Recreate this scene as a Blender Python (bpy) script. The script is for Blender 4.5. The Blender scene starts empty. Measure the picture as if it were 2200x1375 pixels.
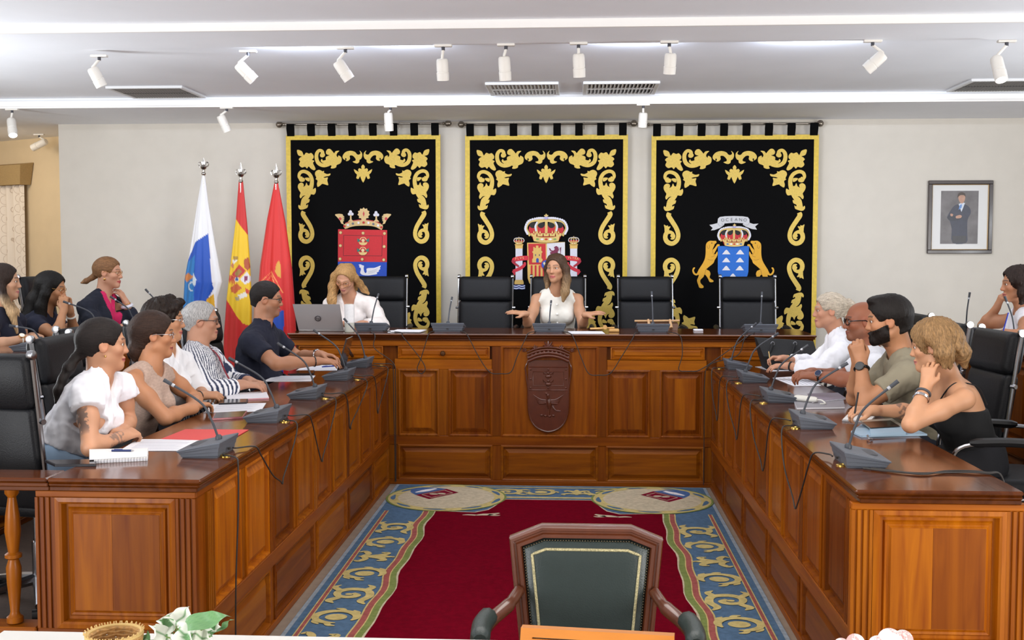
import bpy, bmesh, math, random
import numpy as np
from mathutils import Vector, Matrix, Quaternion
from mathutils.geometry import tessellate_polygon
random.seed(7); np.random.seed(7)
scene = bpy.context.scene
COL = scene.collection
PI = math.pi

# ------------------------------------------------------------------ camera
FPX = 2400.0
CAM_H = 1.75
TH = math.atan(142.5 / FPX)
PS = math.atan(135 * math.cos(TH) / FPX)
cd = bpy.data.cameras.new('camera'); cam = bpy.data.objects.new('camera', cd); COL.objects.link(cam)
cd.sensor_width = 36.0; cd.lens = FPX / 2200 * 36.0; cd.clip_start = .05; cd.clip_end = 100
cam.location = (0, 0, CAM_H); cam.rotation_euler = (PI / 2 - TH, 0, PS)
scene.camera = cam
_R = np.array([math.cos(PS), math.sin(PS), 0.])
_F = np.array([-math.sin(PS) * math.cos(TH), math.cos(PS) * math.cos(TH), -math.sin(TH)])
_U = np.cross(_R, _F)
def at(px, py, y):
    """point of the place at distance y along the room, seen at that spot of the photo"""
    d = _F + _R * (px - 1100) / FPX - _U * (py - 687.5) / FPX
    return Vector(np.array([0, 0, CAM_H]) + d * (y / d[1]))
def on(px, py, z):
    d = _F + _R * (px - 1100) / FPX - _U * (py - 687.5) / FPX
    return Vector(np.array([0, 0, CAM_H]) + d * ((z - CAM_H) / d[2]))

# ------------------------------------------------------------------ light and exposure
w = bpy.data.worlds.new('daylight'); scene.world = w; w.use_nodes = True
bg = w.node_tree.nodes['Background']; bg.inputs[0].default_value = (1.0, .975, .94, 1); bg.inputs[1].default_value = 0.52
def area(name, loc, target, sx, sy, power, col=(1, 1, 1)):
    l = bpy.data.lights.new(name, 'AREA'); l.shape = 'RECTANGLE'; l.size = sx; l.size_y = sy; l.energy = power; l.color = col
    o = bpy.data.objects.new(name, l); COL.objects.link(o); o.location = loc
    o.rotation_euler = (Vector(target) - Vector(loc)).to_track_quat('-Z', 'Y').to_euler()
    return o
area('window_daylight', (-5.2, -1.2, 1.5), (0.3, 6.5, 3.2), 3.0, 1.9, 330, (.97, .98, 1))
area('window_daylight', (5.2, -1.0, 1.5), (-0.5, 6.5, 3.2), 3.0, 1.9, 310, (1, .97, .93))
area('added_overhead_fill', (-.2, 4.4, 3.0), (-.2, 4.4, 0), 3.4, 1.0, 60, (1, .97, .92))  # added downward fill over the open floor, no panel fixture exists here
area('added_overhead_fill', (-.2, 8.2, 3.0), (-.2, 8.6, 0), 5.6, .5, 40, (.98, .98, 1))  # second added fill, above the presidential desk, without a fixture
area('added_ceiling_wash', (-5.6, 6.6, 2.1), (-2.2, 6.8, 4.6), .4, 5.0, 155, (.9, .95, 1))  # added upward fill to brighten the ceiling, no wall fitting behind it
area('added_ceiling_wash', (5.3, 6.6, 2.1), (2.0, 6.8, 4.6), .4, 5.0, 155, (.9, .95, 1))  # matching added ceiling fill on the east side
area('alcove_lamp', (-6.3, 10.6, 2.9), (-6.3, 11.6, 1.2), .8, .5, 16, (1, .86, .68))
scene.view_settings.view_transform = 'Standard'; scene.view_settings.look = 'None'
scene.view_settings.exposure = 0.0; scene.view_settings.gamma = 1.0; scene.view_settings.use_curve_mapping = False
# ------------------------------------------------------------------ materials
def lin(c):
    if isinstance(c, str):
        c = [int(c[i:i + 2], 16) / 255 for i in (0, 2, 4)]
    return tuple(((x / 12.92) if x <= .04045 else ((x + .055) / 1.055) ** 2.4) for x in c[:3])
MATS = {}
def mat(name, col, rough=.5, metal=0., coat=0., noise=0., nscale=30., bump=0., bscale=200., spec=.5, emit=0., trans=0., sheen=0., tint=False, stretch=None, alpha=1.):
    if name in MATS: return MATS[name]
    m = bpy.data.materials.new(name); m.use_nodes = True; nt = m.node_tree; N = nt.nodes; L = nt.links
    b = N['Principled BSDF']; c = lin(col)
    b.inputs['Roughness'].default_value = rough; b.inputs['Metallic'].default_value = metal
    b.inputs['Coat Weight'].default_value = coat; b.inputs['Coat Roughness'].default_value = .12
    b.inputs['Specular IOR Level'].default_value = spec
    b.inputs['Transmission Weight'].default_value = trans
    b.inputs['Alpha'].default_value = alpha
    b.inputs['Sheen Weight'].default_value = sheen
    b.inputs['Base Color'].default_value = (*c, 1)
    if emit: b.inputs['Emission Color'].default_value = (*c, 1); b.inputs['Emission Strength'].default_value = emit
    src = None
    if noise or bump:
        tc = N.new('ShaderNodeTexCoord'); mp = N.new('ShaderNodeMapping'); L.new(tc.outputs['Object'], mp.inputs[0])
        if stretch: mp.inputs['Scale'].default_value = stretch
    if noise:
        n = N.new('ShaderNodeTexNoise'); n.inputs['Scale'].default_value = nscale; n.inputs['Detail'].default_value = 5; L.new(mp.outputs[0], n.inputs['Vector'])
        r = N.new('ShaderNodeValToRGB'); L.new(n.outputs['Fac'], r.inputs[0])
        r.color_ramp.elements[0].position = .3; r.color_ramp.elements[1].position = .7
        r.color_ramp.elements[0].color = (*[x * (1 - noise) for x in c], 1); r.color_ramp.elements[1].color = (*[min(1, x * (1 + noise)) for x in c], 1)
        src = r.outputs[0]
    if tint:
        oi = N.new('ShaderNodeObjectInfo'); mx = N.new('ShaderNodeMix'); mx.data_type = 'RGBA'; mx.blend_type = 'MULTIPLY'; mx.inputs[0].default_value = 1
        if src: L.new(src, mx.inputs[6])
        else: mx.inputs[6].default_value = (*c, 1)
        L.new(oi.outputs['Color'], mx.inputs[7]); src = mx.outputs[2]
    if src: L.new(src, b.inputs['Base Color'])
    if bump:
        n2 = N.new('ShaderNodeTexNoise'); n2.inputs['Scale'].default_value = bscale; n2.inputs['Detail'].default_value = 3; L.new(mp.outputs[0], n2.inputs['Vector'])
        bp = N.new('ShaderNodeBump'); bp.inputs['Strength'].default_value = bump; bp.inputs['Distance'].default_value = .004
        L.new(n2.outputs['Fac'], bp.inputs['Height']); L.new(bp.outputs[0], b.inputs['Normal'])
    MATS[name] = m; return m
def wood(name, axis, dark, light, rough=.32, coat=.35, sc=1.0):
    """grain runs along world axis 0/1/2, overall tone from the object's own colour"""
    if name in MATS: return MATS[name]
    m = bpy.data.materials.new(name); m.use_nodes = True; nt = m.node_tree; N = nt.nodes; L = nt.links; b = N['Principled BSDF']
    b.inputs['Roughness'].default_value = rough; b.inputs['Coat Weight'].default_value = coat; b.inputs['Coat Roughness'].default_value = .13; b.inputs['Specular IOR Level'].default_value = .18 if coat < .15 else .25
    tc = N.new('ShaderNodeTexCoord'); mp = N.new('ShaderNodeMapping'); L.new(tc.outputs['Object'], mp.inputs[0])
    s = [26 * sc, 26 * sc, 26 * sc]; s[axis] = 1.6 * sc; mp.inputs['Scale'].default_value = s
    oi = N.new('ShaderNodeObjectInfo'); L.new(oi.outputs['Random'], mp.inputs['Location'])
    n = N.new('ShaderNodeTexNoise'); n.inputs['Scale'].default_value = 1.0; n.inputs['Detail'].default_value = 6; n.inputs['Distortion'].default_value = .8; L.new(mp.outputs[0], n.inputs['Vector'])
    r = N.new('ShaderNodeValToRGB'); L.new(n.outputs['Fac'], r.inputs[0])
    e = r.color_ramp.elements; e[0].position = .28; e[1].position = .72; e[0].color = (*lin(dark), 1); e[1].color = (*lin(light), 1)
    mx = N.new('ShaderNodeMix'); mx.data_type = 'RGBA'; mx.blend_type = 'MULTIPLY'; mx.inputs[0].default_value = 1
    L.new(r.outputs[0], mx.inputs[6]); L.new(oi.outputs['Color'], mx.inputs[7]); L.new(mx.outputs[2], b.inputs['Base Color'])
    n2 = N.new('ShaderNodeTexNoise'); n2.inputs['Scale'].default_value = 3; L.new(mp.outputs[0], n2.inputs['Vector'])
    bp = N.new('ShaderNodeBump'); bp.inputs['Strength'].default_value = .08; bp.inputs['Distance'].default_value = .002
    L.new(n2.outputs['Fac'], bp.inputs['Height']); L.new(bp.outputs[0], b.inputs['Normal'])
    MATS[name] = m; return m
def vcol(name, rough=.55, sheen=0., bump=0., bscale=300, sss=0.):
    """colour from the mesh's own colour attribute"""
    if name in MATS: return MATS[name]
    m = bpy.data.materials.new(name); m.use_nodes = True; nt = m.node_tree; N = nt.nodes; L = nt.links; b = N['Principled BSDF']
    a = N.new('ShaderNodeAttribute'); a.attribute_name = 'Col'; L.new(a.outputs['Color'], b.inputs['Base Color'])
    b.inputs['Roughness'].default_value = rough; b.inputs['Sheen Weight'].default_value = sheen
    if sss:
        b.inputs['Subsurface Weight'].default_value = sss; b.inputs['Subsurface Radius'].default_value = (.012, .004, .002); b.inputs['Subsurface Scale'].default_value = .6
    if bump:
        tc = N.new('ShaderNodeTexCoord'); n2 = N.new('ShaderNodeTexNoise'); n2.inputs['Scale'].default_value = bscale; L.new(tc.outputs['Object'], n2.inputs['Vector'])
        bp = N.new('ShaderNodeBump'); bp.inputs['Strength'].default_value = bump; bp.inputs['Distance'].default_value = .003
        L.new(n2.outputs['Fac'], bp.inputs['Height']); L.new(bp.outputs[0], b.inputs['Normal'])
    MATS[name] = m; return m

# ------------------------------------------------------------------ mesh building
class MB:
    def __init__(s): s.v = []; s.f = []; s.mi = []; s.cur = 0
    def add(s, vs, fs):
        o = len(s.v); s.v += [tuple(x) for x in vs]; s.f += [tuple(i + o for i in f) for f in fs]; s.mi += [s.cur] * len(fs); return s
    def box(s, a, b, c=0.):
        x0, y0, z0 = [min(p, q) for p, q in zip(a, b)]; x1, y1, z1 = [max(p, q) for p, q in zip(a, b)]
        c = min(c, (x1 - x0) / 2.01, (y1 - y0) / 2.01, (z1 - z0) / 2.01)
        if c <= 0:
            v = [(x, y, z) for z in (z0, z1) for y in (y0, y1) for x in (x0, x1)]
            return s.add(v, [(0, 2, 3, 1), (4, 5, 7, 6), (0, 1, 5, 4), (2, 6, 7, 3), (0, 4, 6, 2), (1, 3, 7, 5)])
        v = []; idx = {}
        for i, x in enumerate((x0, x1)):
            for j, y in enumerate((y0, y1)):
                for k, z in enumerate((z0, z1)):
                    sx, sy, sz = (c if i == 0 else -c), (c if j == 0 else -c), (c if k == 0 else -c)
                    for ax, p in enumerate(((x, y + sy, z + sz), (x + sx, y, z + sz), (x + sx, y + sy, z))):
                        idx[(i, j, k, ax)] = len(v); v.append(p)
        I = lambda *a: idx[a]
        f = []
        for i in (0, 1):
            q = [I(i, 0, 0, 0), I(i, 1, 0, 0), I(i, 1, 1, 0), I(i, 0, 1, 0)]; f.append(tuple(q if i else q[::-1]))
            q = [I(0, i, 0, 1), I(0, i, 1, 1), I(1, i, 1, 1), I(1, i, 0, 1)]; f.append(tuple(q if i else q[::-1]))
            q = [I(0, 0, i, 2), I(1, 0, i, 2), I(1, 1, i, 2), I(0, 1, i, 2)]; f.append(tuple(q if i else q[::-1]))
        for i in (0, 1):
            for j in (0, 1):
                f.append((I(i, j, 0, 0), I(i, j, 1, 0), I(i, j, 1, 1), I(i, j, 0, 1)))
                f.append((I(i, 0, j, 0), I(i, 1, j, 0), I(i, 1, j, 2), I(i, 0, j, 2)))
                f.append((I(0, i, j, 1), I(1, i, j, 1), I(1, i, j, 2), I(0, i, j, 2)))
                for k in (0, 1): f.append((I(i, j, k, 0), I(i, j, k, 1), I(i, j, k, 2)))
        return s.add(v, f)
    def prism(s, pts, n, thick, o=(0, 0, 0), u=(1, 0, 0), v=(0, 0, 1)):
        """2-d outline (list of (a,b)) in the plane o+a*u+b*v, extruded along n by thick"""
        o, u, v, n = Vector(o), Vector(u), Vector(v), Vector(n)
        P = [o + u * a + v * b for a, b in pts]; k = len(P)
        tri = tessellate_polygon([[Vector((a, b, 0)) for a, b in pts]])
        V = P + [p + n * thick for p in P]
        F = [tuple(t[::-1]) for t in tri] + [tuple(i + k for i in t) for t in tri] + [(i, (i + 1) % k, (i + 1) % k + k, i + k) for i in range(k)]
        return s.add(V, F)
    def rings(s, R, cap=True, closed=False):
        n = len(R[0]); V = [p for r in R for p in r]; F = []
        m = len(R)
        for i in range(m if closed else m - 1):
            for j in range(n):
                a, b = i * n + j, i * n + (j + 1) % n; c, d = ((i + 1) % m) * n + (j + 1) % n, ((i + 1) % m) * n + j
                F.append((a, b, c, d))
        if cap and not closed: F += [tuple(range(n))[::-1], tuple((m - 1) * n + j for j in range(n))]
        return s.add(V, F)
    def tube(s, path, r, n=8, cap=True, closed=False):
        P = [Vector(p) for p in path]; R = []; m = len(P)
        rr = r if isinstance(r, (list, tuple)) else [r] * m
        t0 = None; nrm = None
        for i in range(m):
            if closed: t = P[(i + 1) % m] - P[i - 1]
            else: t = P[min(i + 1, m - 1)] - P[max(i - 1, 0)]
            if t.length < 1e-9: t = Vector((0, 0, 1))
            t.normalize()
            if nrm is None:
                nrm = t.orthogonal().normalized()
            else:
                q = t0.rotation_difference(t); nrm = (q @ nrm); nrm = (nrm - t * nrm.dot(t)).normalized()
            b = t.cross(nrm); t0 = t
            R.append([P[i] + (nrm * math.cos(a) + b * math.sin(a)) * rr[i] for a in [2 * PI * k / n for k in range(n)]])
        return s.rings(R, cap, closed)
    def lathe(s, prof, o=(0, 0, 0), n=20, axis=(0, 0, 1)):
        """profile of (radius, height)"""
        ax = Vector(axis).normalized(); u = ax.orthogonal().normalized(); v = ax.cross(u); o = Vector(o)
        return s.rings([[o + ax * h + (u * math.cos(a) + v * math.sin(a)) * max(r, 1e-4) for a in [2 * PI * k / n for k in range(n)]] for r, h in prof])
    def ell(s, c, r, n=14, m=9, rot=None):
        c = Vector(c); R = []
        if not isinstance(r, (tuple, list, Vector)): r = (r, r, r)
        for i in range(m + 1):
            t = PI * i / m; t = min(max(t, .02), PI - .02)
            ring = []
            for k in range(n):
                a = 2 * PI * k / n; p = Vector((r[0] * math.sin(t) * math.cos(a), r[1] * math.sin(t) * math.sin(a), -r[2] * math.cos(t)))
                ring.append(c + (rot @ p if rot else p))
            R.append(ring)
        return s.rings(R)
    def panel(s, o, u, v, n, w, h, prof):
        """raised panel: nested rectangles, prof = [(inset, height above plane)]"""
        o, u, v, n = Vector(o), Vector(u), Vector(v), Vector(n)
        R = []
        for ins, d in prof:
            R.append([o + u * ins + v * ins + n * d, o + u * (w - ins) + v * ins + n * d, o + u * (w - ins) + v * (h - ins) + n * d, o + u * ins + v * (h - ins) + n * d])
        V = [p for r in R for p in r]; F = []
        for i in range(len(R) - 1):
            for j in range(4): F.append((i * 4 + j, i * 4 + (j + 1) % 4, (i + 1) * 4 + (j + 1) % 4, (i + 1) * 4 + j))
        k = (len(R) - 1) * 4; F.append((k, k + 1, k + 2, k + 3))
        return s.add(V, F)
    def grid(s, fn, nu, nv):
        V = [fn(i / nu, j / nv) for j in range(nv + 1) for i in range(nu + 1)]
        return s.add(V, [(j * (nu + 1) + i, j * (nu + 1) + i + 1, (j + 1) * (nu + 1) + i + 1, (j + 1) * (nu + 1) + i) for j in range(nv) for i in range(nu)])
    def xf(s, M):
        s.v = [tuple(M @ Vector(p)) for p in s.v]; return s
    def build(s, name, m, parent=None, smooth=False, color=None, fixn=True):
        me = bpy.data.meshes.new(name); me.from_pydata(s.v, [], s.f)
        for mm in (m if isinstance(m, (list, tuple)) else [m]): me.materials.append(mm)
        if any(s.mi): me.polygons.foreach_set('material_index', s.mi)
        if fixn:
            bm = bmesh.new(); bm.from_mesh(me); bmesh.ops.recalc_face_normals(bm, faces=bm.faces); bm.to_mesh(me); bm.free()
        if smooth: smooth_mesh(me, 40 if smooth is True else smooth)
        return link(name, me, parent, color)
def smooth_mesh(me, ang):
    me.polygons.foreach_set('use_smooth', [True] * len(me.polygons))
    if ang < 180:
        me.set_sharp_from_angle(angle=math.radians(ang))
def link(name, me, parent=None, color=None):
    o = bpy.data.objects.new(name, me); COL.objects.link(o)
    if parent is not None: o.parent = parent
    if color is not None: o.color = (*color, 1)
    return o
def tag(o, label=None, cat=None, group=None, kind=None):
    if label: o['label'] = label
    if cat: o['category'] = cat
    if group: o['group'] = group
    if kind: o['kind'] = kind
    return o
def thing(name, label, cat, loc=(0, 0, 0), rz=0, group=None):
    o = bpy.data.objects.new(name, None); COL.objects.link(o); o.location = loc; o.rotation_euler = (0, 0, rz); o.empty_display_size = .1
    return tag(o, label, cat, group)
def copy_tree(o, parent=None):
    c = o.copy(); COL.objects.link(c); c.parent = parent
    for ch in list(o.children): copy_tree(ch, c)
    return c
def struct(o): o['kind'] = 'structure'; return o
def spline(P, n=8, closed=False):
    """Catmull-Rom through the points"""
    P = [Vector(p) for p in P]; m = len(P); out = []
    for i in range(m if closed else m - 1):
        p0 = P[(i - 1) % m] if closed or i > 0 else P[0] * 2 - P[1]
        p1 = P[i]; p2 = P[(i + 1) % m]; p3 = P[(i + 2) % m] if closed or i + 2 < m else P[-1] * 2 - P[-2]
        for k in range(n):
            t = k / n
            out.append(.5 * ((2 * p1) + (p2 - p0) * t + (2 * p0 - 5 * p1 + 4 * p2 - p3) * t * t + (3 * p1 - p0 - 3 * p2 + p3) * t ** 3))
    if not closed: out.append(P[-1].copy())
    return out
def stroke(P, W, n=6):
    """outline of a ribbon of varying width along a 2-d path"""
    Q = spline([(x, y, w) for (x, y), w in zip(P, W)], n); Lf = []; Rt = []
    for i in range(len(Q)):
        t = (Q[min(i + 1, len(Q) - 1)] - Q[max(i - 1, 0)]); t = Vector((t.x, t.y)).normalized(); nn = Vector((-t.y, t.x)); w = max(Q[i].z, .001) / 2
        Lf.append((Q[i].x + nn.x * w, Q[i].y + nn.y * w)); Rt.append((Q[i].x - nn.x * w, Q[i].y - nn.y * w))
    return Lf, Rt
def text_mesh(txt, size, font=None):
    """flat letters as a list of triangles in 2-d, centred"""
    cu = bpy.data.curves.new('t', 'FONT'); cu.body = txt; cu.size = size; cu.align_x = 'CENTER'; cu.align_y = 'CENTER'; cu.resolution_u = 3
    o = bpy.data.objects.new('t', cu); COL.objects.link(o)
    dg = bpy.context.evaluated_depsgraph_get(); dg.update()
    me = bpy.data.meshes.new_from_object(o.evaluated_get(dg))
    V = [tuple(v.co) for v in me.vertices]; Fc = [tuple(p.vertices) for p in me.polygons]
    bpy.data.objects.remove(o); bpy.data.curves.remove(cu); bpy.data.meshes.remove(me)
    return V, Fc
# ------------------------------------------------------------------ room shell
WHITE = mat('cream_wall_paint', 'D7D1C7', .85, noise=.02, nscale=6, bump=.05, bscale=90)
CEILM = mat('ceiling_paint', 'F2F4F9', .9, noise=.015, nscale=3)
TRIMW = mat('white_trim_paint', 'F4F2F0', .6)
YELL = mat('warm_yellow_paint', 'DCC8A6', .85, noise=.03, nscale=5)
FLOORM = mat('beige_floor_tile', '8E8072', .45, noise=.12, nscale=14)
CARP = mat('dark_platform_carpet', '4A3A30', .95, noise=.15, nscale=60)
YB = 10.65
struct(MB().box((-8, -1.5, -.1), (6, YB + 2.4, 0)).build('floor', FLOORM))
struct(MB().box((-5.0, YB, 0), (6, YB + .15, 3.2)).build('wall_back', WHITE))
struct(MB().box((5.6, 3.0, 0), (5.75, YB, 3.2)).build('wall_right', WHITE))
al = MB(); al.prism([(-5.0, 11.45), (-8, 13.1), (-8, 13.3), (-5.0, 11.65)], (0, 0, 1), 3.1, u=(1, 0, 0), v=(0, 1, 0)); struct(al.build('wall_alcove', YELL))
struct(MB().box((-8.15, 6.5, 0), (-8.0, 13.3, 3.2)).build('wall_left', YELL))
struct(MB().box((-5.0, YB + .15, 0), (-4.85, 11.55, 3.1)).build('wall_return', YELL))
# stepped ceiling: near plane, beam with white edge, raised middle field, dropped rear soffit
struct(MB().box((-8, -.6, 3.09), (6, 6.5, 3.25)).build('ceiling_near', CEILM))
struct(MB().box((-8, 6.5, 3.045), (6, 7.0, 3.25)).build('ceiling_beam', CEILM))
struct(MB().box((-8, 7.0, 3.075), (6, 9.42, 3.25)).build('ceiling_middle', CEILM))
struct(MB().box((-8, 9.42, 3.0), (6, 13.4, 3.25)).build('ceiling_rear', CEILM))
struct(MB().box((-8, 6.478, 3.042), (6, 6.5, 3.09)).build('trim_1', TRIMW))
struct(MB().box((-8, 9.385, 2.995), (6, 9.42, 3.05)).build('trim_2', TRIMW))
struct(MB().box((-8, 9.36, 2.985), (6, 9.385, 2.997)).build('trim_3', TRIMW))
# platforms behind the desks
D1, D2, D3 = .22, .45, .42
struct(MB().box((-3.2, 4.06, 0), (-1.46, 8.42, D1)).build('floor_platform_west', CARP))
struct(MB().box((1.08, 4.02, 0), (2.62, 8.42, D1)).build('floor_platform_east', CARP))
struct(MB().box((-5.0, 4.4, 0), (-3.2, 9.0, D2)).build('floor_upper_platform_west', CARP))
struct(MB().box((2.62, 4.4, 0), (5.6, 9.0, D2)).build('floor_upper_platform_east', CARP))
struct(MB().box((-5.0, 9.0, 0), (5.6, YB, D3)).build('floor_platform_rear', CARP))
struct(MB().box((-2.1, 8.42, 0), (1.72, 9.0, D3)).build('floor_platform_rear_step', CARP))
# alcove window with curtain and pelmet
def alc(px, py, off=0):
    # point on the slanted alcove wall plane, 'off' metres in front of it
    n = Vector((-1.65, -3.0, 0)).normalized(); p0 = Vector((-5, 11.45, 0)) + n * off
    d = at(px, py, 1) - Vector((0, 0, CAM_H)); t = (p0 - Vector((0, 0, CAM_H))).dot(n) / d.dot(n)
    return Vector((0, 0, CAM_H)) + d * t
ad = Vector((-3.0, 1.65, 0)).normalized(); an = Vector((-1.65, -3.0, 0)).normalized()
p = alc(42, 375, .14); q0 = Vector((p.x, p.y, 0))
mv = MB()
prof = [(0, 2.50), (.02, 2.56), (.02, 2.70), (0, 2.73)]
R = []
for s_, e in ((0, 0), (2.2, 0)):
    R.append([q0 + ad * s_ - an * .13 + Vector((0, 0, 2.5)), q0 + ad * s_ + an * .0 + Vector((0, 0, 2.5)), q0 + ad * (s_ - (.06 if s_ == 0 else 0)) + an * .03 + Vector((0, 0, 2.71)), q0 + ad * (s_ - (.06 if s_ == 0 else 0)) - an * .13 + Vector((0, 0, 2.74))])
mv.rings(R)
tag(mv.build('curtain_pelmet', mat('mustard_fabric', 'A98F63', .9, noise=.08, nscale=80)), 'mustard fabric pelmet above the curtain in the alcove', 'pelmet')
mc = MB()
def cf(u, v):
    s_ = u * 1.3; d = -.08 + .028 * math.sin(u * 62) + .01 * math.sin(u * 23 + v * 2)
    return q0 + ad * (s_ + .04) + an * d + Vector((0, 0, 2.498 - v * 2.05))
mc.grid(cf, 160, 6)
CURT = mat('curtain_cloth', 'E4D9CB', .9)
nt = CURT.node_tree; b = nt.nodes['Principled BSDF']; tc = nt.nodes.new('ShaderNodeTexCoord'); vo = nt.nodes.new('ShaderNodeTexVoronoi'); vo.inputs['Scale'].default_value = 9; vo.inputs['Randomness'].default_value = .25
mt = nt.nodes.new('ShaderNodeMath'); mt.operation = 'PINGPONG'; mt.inputs[1].default_value = .22; rp = nt.nodes.new('ShaderNodeValToRGB')
nt.links.new(tc.outputs['Object'], vo.inputs['Vector']); nt.links.new(vo.outputs['Distance'], mt.inputs[0]); nt.links.new(mt.outputs[0], rp.inputs[0])
rp.color_ramp.elements[0].position = .0; rp.color_ramp.elements[0].color = (*lin('B9A796'), 1); rp.color_ramp.elements[1].position = .035; rp.color_ramp.elements[1].color = (*lin('E8DED2'), 1)
nt.links.new(rp.outputs[0], b.inputs['Base Color'])
tag(mc.build('curtain', CURT, smooth=True), 'pale patterned curtain hanging in folds below the mustard pelmet', 'curtain')
# ------------------------------------------------------------------ desks
def wloc(o):
    v = Vector((0, 0, 0))
    while o is not None: v += o.location; o = o.parent
    return v
def wb(mb, name, m, parent, **k):
    """build a mesh given in room coordinates as a child of parent"""
    t = wloc(parent); mb.v = [(x - t.x, y - t.y, z - t.z) for x, y, z in mb.v]
    return mb.build(name, m, parent, **k)
WD = [wood('carved_wood_grain_%s' % 'xyz'[a], a, '783C08', 'A0600C', .42, .08) for a in range(3)]
WTOP = [wood('varnished_top_%s' % 'xyz'[a], a, '431C06', '62300C', .13, .2, .7) for a in range(3)]
BRASS = mat('brass', 'D9B25A', .3, 1.)
T_LT, T_MD, T_DK, T_RD = (1.25, 1.12, .75), (.92, .82, .58), (.55, .42, .28), (.78, .61, .4)
T_OR = (1.45, 1.3, .75)
Xa, Ya, Za = Vector((1, 0, 0)), Vector((0, 1, 0)), Vector((0, 0, 1))
PROF = [(-.004, -.004), (-.004, .006), (.006, .009), (.014, .005), (.018, -.014), (.028, -.014), (.034, -.011), (.056, .001), (.06, .001)]
PROF_S = [(-.003, -.004), (-.003, .004), (.006, .006), (.012, -.008), (.018, -.008), (.03, 0), (.033, 0)]
def grain(u): return WD[0] if abs(u.x) > .5 else WD[1]
def fpanel(root, o, u, n, a0, a1, z0, z1, tint, prof=PROF, vert=True, name='panel', split=None, tint2=None):
    m = WD[2] if vert else grain(u)
    if split is None:
        return wb(MB().panel(o + u * a0 + Za * z0, u, Za, n, a1 - a0, z1 - z0, prof), name, m, root, color=tint)
    # field glued up from two boards of different tone
    p = wb(MB().panel(o + u * a0 + Za * z0, u, Za, n, a1 - a0, z1 - z0, prof), name, m, root, color=tint)
    ins = prof[-1][0]; d = prof[-1][1]
    s = a0 + (a1 - a0) * split
    for b0, b1, t in ((a0 + ins, s, tint), (s, a1 - ins, tint2)):
        q = MB().panel(o + u * b0 + Za * (z0 + ins) + n * (d - .001), u, Za, n, b1 - b0, z1 - z0 - 2 * ins, [(0, 0), (.0004, .003), (.001, .003)])
        wb(q, 'board', m, p, color=t)
    return p
def bar(root, o, u, n, a0, a1, z0, z1, tint, name, d0=-.03, d1=0., vert=False, c=.003):
    m = WD[2] if vert else grain(u)
    A = o + u * a0 + Za * z0 + n * d0; B = o + u * a1 + Za * z1 + n * d1
    return wb(MB().box(A, B, c), name, m, root, color=tint)
def pilaster(root, o, u, n, a0, a1, z0, z1, tint):
    mb = MB(); w = a1 - a0
    pts = [(0, -.02), (0, .010)]
    k = 3; s = w / (k * 2 + 1)
    for i in range(k):
        x = s * (2 * i + 1); pts += [(x, .010), (x + s * .15, .003), (x + s * .85, .003), (x + s, .010)]
    pts += [(w, .010), (w, -.02)]
    mb.prism(pts, Za, z1 - z0, o + u * a0 + Za * z0, u, n)
    return wb(mb, 'pilaster', WD[2], root, color=tint)

def worktop(root, x0, x1, y0, y1, ztop, axis, tint, dirs):
    """slab with stepped moulding; dirs says on which sides the moulding shows"""
    mb = MB()
    for ins, za, zb in ((0, -.018, 0), (.008, -.034, -.018), (.02, -.052, -.034)):
        a = [x0, y0]; b = [x1, y1]
        if 'w' in dirs: a[0] += ins
        if 'e' in dirs: b[0] -= ins
        if 's' in dirs: a[1] += ins
        if 'n' in dirs: b[1] -= ins
        mb.box((a[0], a[1], ztop + za), (b[0], b[1], ztop + zb), .006 if ins < .01 else .003)
    return wb(mb, 'worktop', WTOP[axis], root, color=tint)
def grommet(root, p):
    mb = MB(); mb.lathe([(.0, 0), (.024, 0), (.024, .003), (.018, .006), (.012, .006), (.01, .003), (0, .003)], p, 16)
    return wb(mb, 'brass_grommet', BRASS, root, smooth=True)

# ---- long presidential desk
YF = 8.36
md = thing('council_desk', 'long carved presidential desk with coat of arms, facing the open floor', 'desk', (-.2, 8.6, 0))
wb(MB().box((-2.12, YF + .03, 0), (1.73, YF + .06, 1.10)).box((-2.12, YF + .06, 0), (-2.08, 8.99, 1.1)).box((1.69, YF + .06, 0), (1.73, 8.99, 1.1)), 'carcass', WD[2], md, color=T_DK)
worktop(md, -2.17, 1.78, YF - .05, 9.0, 1.15, 0, (1, 1, 1), 'swe')
O = Vector((0, YF, 0)); n = Vector((0, -1, 0)); u = Xa
bar(md, O, u, n, -2.14, 1.75, 1.055, 1.10, T_LT, 'frieze', d1=.012)
bar(md, O, u, n, -1.43, 1.05, 0, .035, T_RD, 'plinth', d1=.014)
bar(md, O, u, n, -1.43, 1.05, .302, .373, T_RD, 'rail', d1=.004)
for a, b, dl in ((-2.12, -1.43, 0), (-1.36, -.62, 1), (.243, .985, 1), (1.06, 1.73, 0)):
    bar(md, O, u, n, a, b, .877, .955, T_LT, 'rail', d1=.0)
    dr = fpanel(md, O, u, n, a + .03, b - .02, .962, 1.05, T_LT, PROF_S, False, 'drawer')
    if a == -1.36:
        wb(MB().lathe([(0, 0), (.006, 0), (.006, .012), (.016, .016), (.02, .022), (.014, .03), (0, .032)], (-.99, YF - .0, 1.0), 12, (0, -1, 0)), 'knob', mat('dark_bronze', '5C3A1E', .4, .6), dr, smooth=True)
for a, b in ((-1.43, -1.33), (-1.025, -.947), (.564, .641), (.964, 1.05)):
    bar(md, O, u, n, a, b, .373, .877, T_MD, 'stile', vert=True)
for a, b in ((-1.43, -1.335), (.97, 1.05)):
    bar(md, O, u, n, a, b, .035, .302, T_MD, 'stile', vert=True)
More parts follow.
